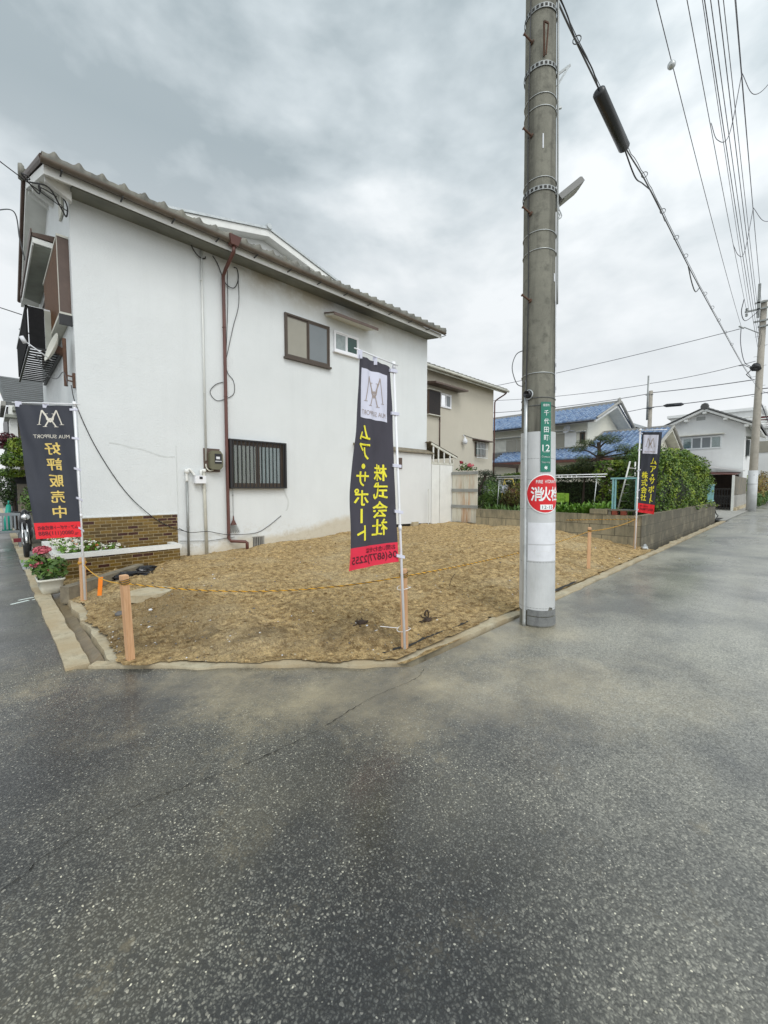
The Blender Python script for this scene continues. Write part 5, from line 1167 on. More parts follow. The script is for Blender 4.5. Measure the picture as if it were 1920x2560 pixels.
window(FW, (40, 6.78, 4.50), (0,-1,0), (-1,0,0), 2.5, .98, ['curtain','frost2','frost2','curtain'], 'alu', .06)
b_ = MB(); b_.box(39.6,39.99,4.15,7.2,5.55,5.62); b_.build('window_awning', 'offwhite', FW)
b_ = MB(); b_.box(39.97,39.999,5.35,5.9,6.75,7.0); b_.build('gable_vent', 'pipe_g', FW)
b_ = MB(); b_.box(41.2,42.6,2.78,2.999,3.9,5.1); b_.build('side_window', 'room', FW)
b_ = MB(); b_.box(40.9,42.9,2.35,2.99,5.3,5.38); b_.build('side_awning', 'soffit', FW)
# another pale gable behind the blue house
PG = E_('pale_gable_house', 'pale gable with a grey ridge rising between the blue roof and the far pole', 'house', (46,14,0))
b_ = MB(); b_.prism([(10.0,0),(18.5,0),(18.5,6.6),(14.2,8.5),(10.0,6.6)], 'X', 46, 54); b_.build('wall', 'stucco_far', PG)
b_ = MB(); b_.prism([(8.6,6.2),(8.6,6.45),(14.2,8.95),(19.5,6.5),(19.5,6.25),(14.2,8.62)], 'X', 45.4, 54); b_.build('roof', 'galv', PG)
b_ = MB(); b_.box(45.95,45.999,13.2,13.9,7.6,7.95); b_.build('gable_vent', 'pipe_g', PG)
# blocks further down the street
AB = E_('apartment_block', 'distant white flat-roofed block with maroon balcony trim behind the far pole', 'building', (54, 4, 0))
b_ = MB(); b_.box(54,62,.9,6.3,-.1,7.2); b_.box(58,70,3.2,11,-.1,9.6); b_.build('wall', 'stucco_far', AB)
b_ = MB(); b_.box(57.6,70.3,2.8,11.3,9.61,9.9); b_.box(53.7,62.2,.6,6.5,7.21,7.4); b_.build('roof_slab', 'stucco_far', AB)
b_ = MB(); b_.box(53.6,53.98,1.6,3.0,8.0,8.35); b_.box(53.6,58,.62,.88,7.45,8.5); b_.box(53.95,53.999,3.4,4.5,2.6,4.2); b_.build('maroon_trim', 'maroon', AB)
for y in (2.2,3.9): 
    b_ = MB(); b_.box(53.95,53.999,y,y+1.1,4.9,6.0); b_.build('window', 'frost1', AB)
b_ = MB(); b_.box(57.95,57.999,5.2,6.9,8.2,9.0); b_.build('window', 'frost2', AB)
b_ = MB()
for k in range(4): b_.box(53.4,53.9,1.6,4.9,7.5+.28*k,7.6+.28*k)
b_.build('balcony_rails', 'white_paint', AB)
# gate, carport and concrete wall in front of the far house
bgt = E_('black_gate', 'black concertina gate before the dark carport at the end of the wall', 'gate', (35.5,3.6,0))
b_ = MB()
for k in range(14): y = 3.02+.155*k; b_.box(35.0+.14*k*.6, 35.04+.14*k*.6, y, y+.05, .08, 1.45)
b_.build('pickets', 'black_m', bgt)
b_ = MB()
for z in (.12, .38, .9, 1.38): b_.hexa([(34.98,3.0,z),(35.02,3.0,z),(36.2,5.1,z),(36.16,5.1,z),(34.98,3.0,z+.07),(35.02,3.0,z+.07),(36.2,5.1,z+.07),(36.16,5.1,z+.07)])
for k in range(13):
    y = 3.04+.155*k; x = 35.0+.084*k; b_.tube([(x,y,.3),(x+.08,y+.15,1.1)], .014, 4); b_.tube([(x,y,1.1),(x+.08,y+.15,.3)], .014, 4)
b_.build('lattice', 'black_m', bgt)
cpt = E_('timber_carport', 'dark brown carport with a low roof behind the black gate', 'carport', (38,4.5,0))
b_ = MB(); b_.box(38.6,38.75,3.1,7.2,0,2.45); b_.box(36.4,38.6,7.0,7.15,0,2.4); b_.build('back_wall', 'dark_in', cpt)
b_ = MB(); b_.hexa([(35.6,3.05,2.35),(39.2,3.05,2.55),(39.2,7.3,2.75),(35.6,7.3,2.55),(35.6,3.05,2.42),(39.2,3.05,2.62),(39.2,7.3,2.82),(35.6,7.3,2.62)]); b_.build('roof', 'brown_tr', cpt)
b_ = MB(); b_.hexa([(37.5,2.7,2.62),(39.8,2.7,2.66),(39.8,4.6,3.0),(37.5,4.6,2.95),(37.5,2.7,2.70),(39.8,2.7,2.74),(39.8,4.6,3.08),(37.5,4.6,3.03)]); b_.build('canopy', 'stucco_far', cpt)
cw = E_('concrete_wall', 'grey concrete panel wall beside the black gate, smoother and taller than the block wall', 'wall', (38,2.95,0))
b_ = MB(); b_.box(34.2,43,2.95,3.02,.08,1.0); b_.build('lower_panel', 'conc', cw)
b_ = MB(); b_.box(34.2,43,2.97,3.03,1.02,2.25); b_.build('upper_panel', 'conc_d', cw)
b_ = MB(); b_.box(34.0,34.16,2.93,3.05,0,2.30); b_.build('end_post', 'pipe_w', cw)
b_ = MB(); b_.box(34.2,43,2.80,2.95,.0,.20); b_.build('footing', 'kerb', cw)
g = MB(); g.add([(30.6,2.5,.008),(34.0,2.3,.008),(34.2,4.6,.008),(30.6,4.6,.008)], [(0,1,2,3)]); struct(g, 'driveway', 'conc')
bush('street_shrubs', 'orange-tinged shrubs on the verge beyond the far utility pole', (50,2.6,0), [(48,2.5,1.3,2.2,.5,1.3),(52,2.4,1.5,2.5,.6,1.6),(46,2.7,.9,1.2,.35,.9),(57,1.8,1.6,3,.6,1.5)], 5000, .16, 'leaf_autumn', trunk=[([(48,2.6,0),(48,2.5,1.4)], .05)])
bush('street_shrubs', 'dark green clipped shrubs low on the verge beyond the far utility pole', (46,2.4,0), [(45,2.35,.5,1.6,.3,.6),(49,2.2,.6,1.6,.3,.6),(54,1.7,.7,2.5,.4,.7)], 3500, .13, 'leaf_mid')
bush('street_shrubs', 'small green shrub between the concrete wall and the far pole', (43.5,3.0,0), [(43.6,3.0,1.5,.5,.3,1.0)], 1200, .12, 'leaf_hedge')

# ================================================================== LEFT STREET BACKGROUND
LHs = E_('dark_roof_house', 'house with a dark banded roof and a white porch at the far left', 'house', (1.2,20,0))
b_ = MB(); b_.box(.55,8,20.3,26,-.1,4.45); b_.build('wall', 'black_m', LHs)
b_ = MB(); b_.hexa([(.50,19.8,4.42),(9,19.8,4.42),(9,23.2,6.0),(.30,23.2,6.0),(.50,19.8,4.52),(9,19.8,4.52),(9,23.2,6.1),(.30,23.2,6.1)])
for k in range(13): 
    y = 19.8+.255*k; z = 4.525+.1185*k; b_.hexa([(.49,y,z),(9,y,z),(9,y+.25,z+.07),(.49,y+.25,z+.07),(.49,y,z+.035),(9,y,z+.035),(9,y+.25,z+.118),(.49,y+.25,z+.118)])
b_.build('roof', 'grey_slate', LHs)
b_ = MB(); b_.box(.40,.52,19.78,23.2,4.40,4.56); b_.build('verge', 'conc', LHs)
b_ = MB(); b_.box(.58,.78,19.2,20.29,1.9,4.35); b_.build('white_pier', 'white_paint', LHs)
b_ = MB(); b_.box(.80,1.05,19.4,20.29,1.9,3.9); b_.build('timber_screen', 'old_wood', LHs)
b_ = MB(); b_.box(.46,1.0,18.9,20.29,3.90,4.0); b_.box(.66,1.1,18.7,19.3,4.12,4.25); b_.build('canopy', 'soffit', LHs)
b_ = MB(); b_.box(.62,3,17.4,17.6,-.1,1.62); b_.thing('brick_wall', 'conc_d', 'dark brown wall behind the flag at the far left', 'wall', (.8,17.5,0))
bush('garden_tree', 'light green tree crowding the far left behind the flag', (.95,16.8,0), [(.75,16.8,2.75,.42,.4,.3),(.55,16.6,2.35,.35,.4,.25),(1.1,16.8,2.5,.4,.4,.45),(.5,17,1.95,.4,.3,.14)], 4200, .09, 'leaf_hedge', trunk=[([(1.0,16.9,0),(.95,16.8,1.5),(.8,16.8,2.6)], .06)], cat='tree')
bush('garden_tree', 'maroon-leaved shrub at the left edge behind the green tree', (.5,18.2,0), [(.45,18.4,3.05,.35,.3,.28)], 900, .09, 'leaf_maroon', trunk=[([(.6,18.4,0),(.5,18.4,2.9)], .05)], cat='tree')
bush('round_bush', 'rounded green bush in front of the dark brown wall at far left', (.95,15.2,0), [(.95,15.0,1.15,.38,.4,.42)], 1700, .075, 'leaf_mid', trunk=[([(1.0,15.2,0),(.95,15.0,.9)], .04)])
bush('round_bush', 'dim green foliage filling the gap at the far left edge', (.35,17.8,0), [(.38,17.9,1.5,.25,.3,.6)], 900, .09, 'leaf_dark')
# plastic chair, teal parasol, scooter
ch = E_('plastic_chair', 'grey plastic garden chair with a slatted back beside the kerb at far left', 'chair', (.30,13.6,0))
b_ = MB()
for k in range(6):
    a = .06+.075*k; b_.obox((.04+a,13.98,.42), (1,0,0), (0,.25,1), (0,-1,0), 0, .035, .02, .36, 0, .015)
b_.obox((.04,13.98,.42), (1,0,0), (0,.25,1), (0,-1,0), 0, .50, .36, .44, 0, .02); b_.obox((.04,13.98,.42), (1,0,0), (0,.25,1), (0,-1,0), 0, .04, 0, .36, 0, .02); b_.obox((.04,13.98,.42), (1,0,0), (0,.25,1), (0,-1,0), .46, .50, 0, .36, 0, .02); b_.build('backrest', 'chair', ch)
b_ = MB(); b_.box(.06,.52,13.5,13.98,.38,.41); b_.build('seat', 'chair', ch)
for x, y in ((.07,13.52),(.47,13.52),(.07,13.92),(.47,13.92)):
    b_ = MB(); b_.hexa([(x-.02,y-.02,0),(x+.03,y-.02,0),(x+.03,y+.03,0),(x-.02,y+.03,0),(x,y,.38),(x+.04,y,.38),(x+.04,y+.04,.38),(x,y+.04,.38)]); b_.build('leg', 'chair', ch)
for x in (.02,.50):
    b_ = MB(); b_.box(x,x+.05,13.5,14.0,.60,.625); b_.box(x,x+.04,13.5,13.54,.38,.60); b_.build('armrest', 'chair', ch)
b_ = MB(); b_.tube([(.30,15.9,.25),(.36,16.0,1.0)], [.12,.05], 10); b_.tube([(.36,16.0,1.0),(.365,16.01,1.12)], .02, 8); b_.thing('folded_parasol', 'tealp', 'folded teal parasol or cover leaning at the far left edge', 'parasol', (.30,15.9,0), smooth=True)
mc = E_('scooter', 'black motor scooter parked behind the flower pot, front wheel towards the street', 'scooter', (.62,11.9,0))
def wheel(mc, x, y):
    b = MB(); b.torus((x,y,.29), (1,0,0), .245, .045, 26, 9); w_ = b.build('tyre', 'rubber', mc, True)
    b = MB(); b.torus((x,y,.29), (1,0,0), .20, .013, 26, 6); b.lathe((x-.04,y,.29), [(.035,0),(.035,.08)], 12, 'X')
    for k in range(10): a = 2*pi*k/10; b.tube([(x,y,.29),(x,y+.2*cos(a),.29+.2*sin(a))], .004, 4)
    b.build('rim', 'chrome', w_, True)
wheel(mc, .50, 11.5); wheel(mc, .60, 12.7)
b_ = MB(); sp_ = [V(.50,11.5+.30*cos(a),.29+.30*sin(a)) for a in [radians(-10+15*k) for k in range(13)]]; b_.tube(sp_, .022, 8); b_.tube([(.45,11.5,.29),(.47,11.75,.8)], .018, 8); b_.tube([(.55,11.5,.29),(.53,11.75,.8)], .018, 8); b_.build('fork_and_fender', 'chrome', mc, True)
b_ = MB(); b_.blob((.56,12.15,.48),.12,.42,.20,14,10,.05); b_.blob((.58,12.55,.62),.13,.35,.12,14,10,.03); b_.blob((.52,11.85,.72),.12,.16,.30,12,9,.05); b_.build('body', 'bike', mc, True)
b_ = MB(); b_.tube([(.30,11.85,.98),(.52,11.82,.95),(.74,11.85,.98)], .016, 8); b_.build('handlebar', 'black_m', mc, True)
b_ = MB(); b_.lathe((.52,11.66,.86), [(.001,0),(.06,.0),(.075,.04),(.05,.12)], 14, 'Y'); b_.build('headlight', 'chrome', mc, True)
b_ = MB(); b_.box(.30,.42,11.35,11.42,.36,.44); b_.build('reflector', 'maroon', mc)

# ================================================================== NEAR UTILITY POLE
PC = Vector((4.30, 1.98, 0))
def prad(z): return .182 - .0056*z if z < 11 else .12
PA0 = atan2(-PC.y, -PC.x)            # direction from the pole towards the crossing
PLEAN = V(-.0115, .0112, 0)
def onpole(s, z, off=.0):
    """s metres round the face, to the right as one stands at the crossing"""
    r = prad(z); a = PA0 + s/.19; return (PC.x + PLEAN.x*z + (r+off)*cos(a), PC.y + PLEAN.y*z + (r+off)*sin(a), z)
UP = E_('utility_pole', 'thick weathered concrete utility pole with a grey guard sleeve at the corner of the plot', 'utility pole', PC)
def wrap(mb, s0, s1, z0, z1, off, ns=None, nz=None, zf=None, thick=.002):
    ns = ns or max(2, int(abs(s1-s0)/.02)); nz = nz or max(1, int((z1-z0)/.15)); vs = []
    for lay in (off, off-thick):
        for j in range(nz+1):
            for i in range(ns+1):
                s = s0+(s1-s0)*i/ns; lo = z0 + (zf(s) if zf else 0); vs.append(onpole(s, lo+(z1-lo)*j/nz, lay))
    n1 = (ns+1)*(nz+1)
    fs = [(j*(ns+1)+i, j*(ns+1)+i+1, (j+1)*(ns+1)+i+1, (j+1)*(ns+1)+i) for j in range(nz) for i in range(ns)]
    rim = [i for i in range(ns+1)] + [(j+1)*(ns+1)-1+0*(j) for j in range(1, nz+1)] + [nz*(ns+1)+i for i in range(ns-1, -1, -1)] + [j*(ns+1) for j in range(nz-1, 0, -1)]
    fs += [(rim[k], rim[(k+1) % len(rim)], rim[(k+1) % len(rim)]+n1, rim[k]+n1) for k in range(len(rim))]
    mb.add(vs, fs)
b_ = MB(); n = 40; zs = [0,.02,.5,1,1.5,2,3,4,5,6,7,9,11,13.3]; vs = []
for z in zs:
    for k in range(n): a = 2*pi*k/n; r = prad(z); vs.append((PC.x+PLEAN.x*z+r*cos(a), PC.y+PLEAN.y*z+r*sin(a), z))
b_.add(vs, [(i*n+k, i*n+(k+1) % n, (i+1)*n+(k+1) % n, (i+1)*n+k) for i in range(len(zs)-1) for k in range(n)] + [tuple((len(zs)-1)*n+k for k in range(n))]); b_.build('shaft', 'pole_c', UP, True)
CIR = 2*pi*.19
b_ = MB(); wrap(b_, -.20, CIR-.204, .17, 2.085, .006, 56, 12, zf=lambda s: .02*noise.noise(V(s*14, 2, 0)) + (.05 if .12 < s < .2 else 0) + .03*max(0, noise.noise(V(s*9, 9, 0)))); b_.build('guard_sleeve', 'sheet', UP)
b_ = MB(); wrap(b_, -.1, .30, .02, .115, .012, 16, 2); wrap(b_, -.1, .30, .125, .19, .010, 16, 2, zf=lambda s: .012*noise.noise(V(s*20,1,1))); b_.build('foot_band', 'foot', UP)
def ring(z, r, m_, name='strap', tilt=0.0, th=.004, hgt=None):
    b = MB(); n = 36; 
    if hgt is None:
        pts = [onpole(CIR*i/n, z+tilt*cos(2*pi*i/n), th) for i in range(n+1)]; b.tube(pts, th, 6, False)
    else: wrap(b, 0, CIR, z, z+hgt, th, 40, 1)
    return b.build(name, m_, UP, hgt is None)
for z in (.205, .70, 1.58, 1.80, 2.35, 2.43, 1.27): ring(z, 0, 'cable_g', 'wire_tie', .006, .0035)
for z in (2.68, 3.92, 4.10, 4.62, 5.42, 5.30): ring(z, 0, 'galv', 'wire_tie', .01, .004)
def punched(z):
    o = ring(z, 0, 'band', 'steel_band', 0, .010, .045); b = MB()
    for k in range(24): s = CIR*k/24; wrap(b, s, s+.028, z+.010, z+.035, .0125, 2, 1)
    b.build('band_slots', 'gap', o); return o
punched(4.50); punched(5.68); punched(6.22)
for z in (3.43, 4.30, 5.06, 5.95):
    b_ = MB(); p0 = Vector(onpole(-.10, z)); d = (p0-Vector(onpole(-.10, z, -.15))).normalized(); side = V(sin(YAW), -cos(YAW), 0)
    q = p0 + d*.05 - side*.055 + V(0,0,.045); b_.tube([p0-d*.02, q], .009, 8); b_.tube([q, q+(q-p0).normalized()*.010], .014, 8); b_.lathe(p0, [(.022,0),(.022,.012)], 10, tip=(q-p0)); b_.build('step_bolt', 'rust', UP)
def pbox(mb, s, z, w_, h, d, off=0):
    c = Vector(onpole(s, z, off)); n_ = (Vector(onpole(s, z, .1))-Vector(onpole(s, z, 0))).normalized(); u = V(-n_.y, n_.x, 0); mb.obox(c, u, (0,0,1), n_, -w_/2, w_/2, -h/2, h/2, 0, d)
b_ = MB(); p0 = Vector(onpole(.04, 5.76, .01)); b_.tube([p0, p0+V(-.08,-.03,.24)], .010, 6); b_.tube([p0+V(0,-.02,0), p0+V(-.05,-.06,.22)], .008, 6); b_.tube([p0+V(-.08,-.03,.24), p0+V(-.05,-.06,.22)], .01, 6); b_.build('cable_bracket', 'rust', UP)
side = V(sin(YAW), -cos(YAW), 0)
b_ = MB(); p0 = PC+PLEAN*5.7+V(0,0,5.72)+side*.15; b_.tube([p0, p0+side*.15+V(0,0,.11)], .013, 6); b_.tube([p0-V(0,0,.13), p0+side*.14+V(0,0,.10)], .010, 6); b_.tube([p0-V(0,0,.32), p0+side*.07-V(0,0,.30)], .016, 6); b_.build('side_bracket', 'galv', UP)
b_ = MB(); wrap(b_, .235, .265, 2.85, 3.43, .012, 3, 4); b_.build('number_plate', 'paper', UP)
b_ = MB(); wrap(b_, .03, .045, 4.90, 5.04, .003, 1, 2); wrap(b_, .20, .225, 3.62, 3.70, .004, 1, 1); b_.build('paint_mark', 'paper', UP)
# small number sticker
b_ = MB(); wrap(b_, .225, .275, 2.50, 2.82, .010, 3, 3); b_.build('white_sticker', 'paper', UP)
b_ = MB()
put_text(b_, '69', (.230,.262,2.80,2.755), lambda u, v: onpole(u, v, .0115)); put_text(b_, '番', (.232,.262,2.56,2.52), lambda u, v: onpole(u, v, .0115)); b_.build('sticker_lettering', 'ink', UP)
b_ = MB(); c = Vector(onpole(-.095, 2.47, .0)); nn_ = (Vector(onpole(-.095,2.47,.1))-c).normalized(); b_.lathe(c, [(.035,0),(.038,.03),(.036,.075),(.028,.075),(.02,.04)], 18, tip=nn_); cm_ = b_.build('sensor_eye', 'bike', UP, True)
b_ = MB(); b_.torus(c+nn_*.03, nn_, .046, .007, 20, 6); b_.build('sensor_ring', 'galv', cm_)
# conduit running up the left of the face, thin cables above
b_ = MB(); pts = [onpole(-.128, z, .024) for z in (.0,.05,.4,.8,1.2,1.6,2.0,2.45)]; b_.tube(pts, .019, 10); b_.build('conduit', 'galv', UP, True)
b_ = MB(); pts = [onpole(-.13+.012*sin(z*2.2), z, .014) for z in [2.45+.15*i for i in range(30)]]; b_.tube(pts, .006, 6); b_.build('earth_cable', 'cable', UP, True)
b_ = MB(); pts = [onpole(.255-.004*z/6, z, .02) for z in [3.4+.2*i for i in range(22)]]; b_.tube(pts, .010, 6); b_.build('riser_cable', 'pipe_g', UP, True)
p0 = PC + PLEAN*2.6 + V(0,0,2.62) - side*.185
b_ = MB(); b_.tube(spline([p0+V(0,0,.35)+side*.03, p0+V(0,0,.30)-side*.06, p0+V(0,0,.16)-side*.10, p0-V(0,0,.0)-side*.05, p0-V(0,0,.03)+side*.02, Vector(onpole(-.13,2.62,.03)), Vector(onpole(-.128,2.48,.03))], 6), .005, 6); b_.build('loop_cable', 'cable_g', UP, True)
# posters
b_ = MB(); wrap(b_, -.10, .255, .90, 1.13, .009, 18, 3); wrap(b_, -.10, .255, .72, .89, .0092, 18, 3); b_.build('blank_sheet', 'paper', UP)
b_ = MB(); pp = [(.05+.06*cos(t*.7)+.04*sin(t*1.9), .80+.028*sin(t*1.3)+.01*cos(t*3.1)) for t in [k*.4 for k in range(16)]]
b_.tube([onpole(s, z, .0095) for s, z in pp], .0014, 4); b_.build('scuff_mark', 'pipe_w', UP)
# green address plate
gs = E_('address_sign', 'narrow green address plate with white characters strapped to the near utility pole', 'sign', onpole(.08, 2.04, .01))
b_ = MB(); wrap(b_, .028, .142, 1.665, 2.385, .014, 8, 8, thick=.003); b_.build('plate', 'green_sign', gs)
b_ = MB(); F = lambda u, v: onpole(u, v, .0155)
put_text(b_, '高槻市', (.050,.122,2.365,2.338), F, .01)
for ch_, z in zip('千代田町', (2.300, 2.215, 2.128, 2.045)): put_text(b_, ch_, (.062,.112,z,z-.055), F, .012)
for ch_, z in zip('ちよだ', (2.290,2.205,2.118)): put_text(b_, ch_, (.122,.131,z,z-.013), F, .01)
for i_, ch_ in enumerate('ちょう'): put_text(b_, ch_, (.122,.131,2.04-.016*i_,2.028-.016*i_), F, .01)
put_text(b_, '12', (.046,.126,1.945,1.878), F, .012); grid_rect(b_, (.052,.120,1.872,1.869), F, 6, 1)
put_text(b_, 'Chiyodacho', (.040,.130,1.832,1.806), F, .008); put_text(b_, 'Takatsuki-city', (.040,.130,1.775,1.750), F, .008)
for k in range(6):
    a = pi*k/6+.26; put_poly(b_, [(.085+.019*cos(a)-.004*sin(a), 1.707+.019*sin(a)+.004*cos(a)), (.085-.019*cos(a)-.004*sin(a), 1.707-.019*sin(a)+.004*cos(a)), (.085-.019*cos(a)+.004*sin(a), 1.707-.019*sin(a)-.004*cos(a)), (.085+.019*cos(a)+.004*sin(a), 1.707+.019*sin(a)-.004*cos(a))], F) if k in (1,3,5) else None
b_.build('lettering', 'sign_w', gs)
# fire hydrant disc
hs_ = E_('fire_hydrant_sign', 'round red fire hydrant sign curved round the near utility pole', 'sign', onpole(.08, 1.42, .01))
CS, CZ, RD = .083, 1.435, .203
def disc(mb, r, off, th=.003, n=40, rings=8):
    vs = []
    for lay in (off, off-th):
        for j in range(rings+1):
            for k in range(n): a = 2*pi*k/n; q = r*j/rings; vs.append(onpole(CS+q*cos(a), CZ+q*sin(a)*1.02, lay))
    n1 = (rings+1)*n; fs = [(j*n+k, j*n+(k+1) % n, (j+1)*n+(k+1) % n, (j+1)*n+k) for j in range(rings) for k in range(n)]
    fs += [(rings*n+k, rings*n+(k+1) % n, n1+rings*n+(k+1) % n, n1+rings*n+k) for k in range(n)]
    mb.add(vs, fs)
b_ = MB(); disc(b_, RD, .014); rp = b_.build('rim', 'sign_w', hs_)
b_ = MB(); disc(b_, RD-.011, .0165, .002); b_.build('disc', 'red_sign', hs_)
b_ = MB(); F = lambda u, v: onpole(u, v, .0185)
put_text(b_, 'FIRE', (CS-.098, CS-.030, 1.578, 1.545), F, .02); put_text(b_, 'HYDRANT', (CS-.008, CS+.125, 1.580, 1.547), F, .02)
for i_, (ch_, a_, w2) in enumerate((('消', -.148, .112), ('火', -.045, .10), ('栓', .062, .105))): put_text(b_, ch_, (CS+a_, CS+a_+w2, 1.505, 1.362), F, .028)
grid_rect(b_, (CS-.055, CS+.088, 1.322, 1.268), F, 8, 1); b_.build('lettering', 'sign_w', hs_)
b_ = MB(); F = lambda u, v: onpole(u, v, .0195)
put_text(b_, '12-15', (CS-.035, CS+.078, 1.312, 1.278), F, .004); b_.build('number', 'ink', hs_)
# street light
sl_ = E_('street_light', 'flat grey LED street lamp jutting up and right from the near pole', 'street lamp', PC+side*.15+V(0,0,4.5))
A0 = PC+PLEAN*4.5+side*.165+V(0,0,4.47)
ax = (side*.78 + V(0,0,.62)).normalized(); fwd = V(cos(YAW), sin(YAW), 0); nrm = ax.cross(fwd).normalized()
b_ = MB(); b_.obox(A0, ax, tuple(nrm), tuple(fwd), .02, .30, -.030, .030, -.085, .085); b_.obox(A0, ax, tuple(nrm), tuple(fwd), .28, .325, -.024, .026, -.07, .07); b_.build('lamp_housing', 'lamp_g', sl_)
b_ = MB(); dn = -nrm if nrm.z > 0 else nrm; b_.obox(A0, ax, tuple(dn), tuple(fwd), .05, .26, .0305, .038, -.07, .07); b_.build('lamp_lens', 'soffit', sl_)
b_ = MB(); b_.box(A0.x-.03,A0.x+.03,A0.y-.03,A0.y+.03,4.40,4.54); b_.tube(spline([A0-V(0,0,.05), A0+side*.05-V(0,0,.12), A0+side*.02-V(0,0,.16), A0+side*.07-V(0,0,.13), A0+side*.03-V(0,0,.04)], 5), .006, 6); b_.build('mount', 'galv', sl_)

# ================================================================== FAR POLES
FP = E_('utility_pole', 'tall far concrete pole with crossarms and a white guard at the end of the street', 'utility pole', (35.3, 2.16, 0))
b_ = MB(); b_.tube([(35.3,2.16,-.1),(35.3,2.14,3),(35.3,2.07,13.2)], [.235,.215,.155], 20); b_.build('shaft', 'far_pole', FP, True)
b_ = MB(); b_.tube([(35.3,2.16,-.05),(35.3,2.145,2.6)], [.262,.245], 20); b_.build('guard_sleeve', 'sheet', FP, True)
b_ = MB(); b_.tube([(35.3,2.155,1.72),(35.3,2.155,1.735)], [.262,.262], 20); b_.lathe((35.06,2.1,2.30), [(.035,0),(.035,.03)], 10, 'X'); b_.build('guard_strap', 'cable_g', FP)
for z, y0, y1 in ((12.65,.9,2.95),(13.05,1.2,2.5),(11.9,1.1,2.5),(11.55,1.3,2.3)):
    b_ = MB(); b_.box(35.05,35.15,y0,y1,z,z+.09)
    b_.build('crossarm', 'pipe_g', FP)
for y, z in ((2.86,12.78),(2.30,13.2),(1.7,12.78),(1.2,12.78),(2.86,12.45)):
    b_ = MB(); b_.lathe((35.1,y,z), [(.05,-.04),(.08,0),(.05,.05),(.08,.10),(.04,.15)], 10); b_.build('insulator', 'pipe_g', FP)
b_ = MB(); b_.box(35.05,35.20,2.24,2.38,12.2,14.25); b_.build('pole_extension', 'pipe_g', FP)
b_ = MB(); b_.blob((35.05,2.3,9.1),.22,.25,.22,10,8,.6); b_.tube([(35.0,2.25,8.9),(34.9,2.8,9.3),(35,3.1,9.35)], .02, 5); b_.tube([(35.0,2.3,9.2),(34.9,2.7,8.7),(35,2.45,8.4)], .03, 5); b_.build('cable_clamps', 'cable', FP)
for k in range(14):
    z = 3.6+.62*k; b_ = MB(); b_.tube([(35.25,2.1,z),(35.2,1.8 if k % 2 else 2.42,z)], .014, 4); b_.build('step_bolt', 'pipe_g', FP)
b_ = MB(); b_.tube([(35.15,2.95,11.78),(35.15,2.2,11.2)], .03, 5); b_.tube([(35.1,3.2,11.9),(35.1,2.95,11.7)], .05, 6); b_.build('stay_arm', 'pipe_g', FP)
MP = E_('utility_pole', 'slim middle-distance pole with a pipe extension rising behind the blue roof', 'utility pole', (36.6, 8.3, 0))
b_ = MB(); b_.tube([(36.6,8.3,0),(36.6,8.28,8.9)], [.17,.125], 14); b_.build('shaft', 'far_pole', MP, True)
b_ = MB(); b_.tube([(36.5,8.46,6.7),(36.5,8.46,10.05)], .06, 10); b_.build('pipe_extension', 'pipe_g', MP, True)
b_ = MB(); b_.tube([(36.5,8.1,8.6),(36.5,8.6,8.6)], .03, 5); b_.tube([(36.5,8.0,7.6),(36.5,8.6,7.6)], .03, 5); b_.lathe((36.4,8.3,7.55), [(.16,0),(.16,.08)], 10); b_.build('clamps', 'cable_g', MP)

# ================================================================== OVERHEAD WIRES
GW = 'overhead wires along the street'
def ow(label, pts, r, name='overhead_wire', m_='wire_far', g_=GW): return wire(name, label, pts, r, m_, 6, g_)
fp = V(35.2, 2.1, 0)
CB = E_('aerial_cable', 'thick black cable with a long splice box, sweeping from near pole to far pole', 'cable', (4.4,2.05,6.75))
pts = [(4.42,2.0,6.80),(4.6,2.05,6.741),(5.94,2.05,6.68),(6.99,2.05,6.60),(8.08,2.05,6.68),(9.34,2.05,6.69),(12.68,2.05,6.69),(17.28,2.05,6.80),(24.25,2.05,7.00),(28.0,2.05,7.22),(35.1,2.05,7.72),(39,1.4,7.70)]
b_ = MB(); b_.tube(spline(pts, 10), .0105, 7); b_.build('main_cable', 'cable_g', CB, True)
b_ = MB(); b_.tube([Vector(p)+V(0,.0,.045+.03*abs(sin(i*1.1))) for i, p in enumerate(spline(pts[:-1], 6))], .005, 5); b_.build('messenger_wire', 'cable_g', CB, True)
b_ = MB(); 
b_.tube(spline([(4.5,2.03,6.78),(4.75,2.0,6.66),(5.1,2.05,6.72),(5.5,2.0,6.63),(5.9,2.05,6.66)], 8), .0075, 6); b_.build('slack_cable', 'cable', CB, True)
b_ = MB(); b_.tube(spline([(7.0,2.05,6.56),(7.5,2.03,6.40),(8.0,2.05,6.56),(8.5,2.05,6.70)], 8), .010, 6); b_.build('slack_cable', 'cable', CB, True)
b_ = MB(); b_.tube(spline([(12.0,2.06,6.70),(12.5,2.06,6.50),(13.0,2.06,6.45),(13.4,2.05,6.66)], 6), .012, 6); b_.tube(spline([(8.5,2.05,6.7),(9,2.0,6.58),(9.6,2.05,6.66)], 6), .009, 6); b_.build('slack_loop', 'cable_g', CB, True)
b_ = MB(); sb = Vector((5.88,2.05,6.645)); se = Vector((7.02,2.05,6.57)); b_.tube([sb, sb+V(.03,0,0), se-V(.03,0,0), se], [.045,.078,.078,.055], 14); b_.build('splice_box', 'black_box', CB, True)
for x in (5.15, 8.1, 9.4, 10.6, 11.6, 14.3, 15.6, 17.0, 18.6, 20.5):
    z = 6.71 + .0009*(x-5)**2; b_ = MB(); b_.torus((x,2.05,z+.03), (1,.3,0), .045, .006, 12, 5); b_.build('suspension_ring', 'cable_g', CB)
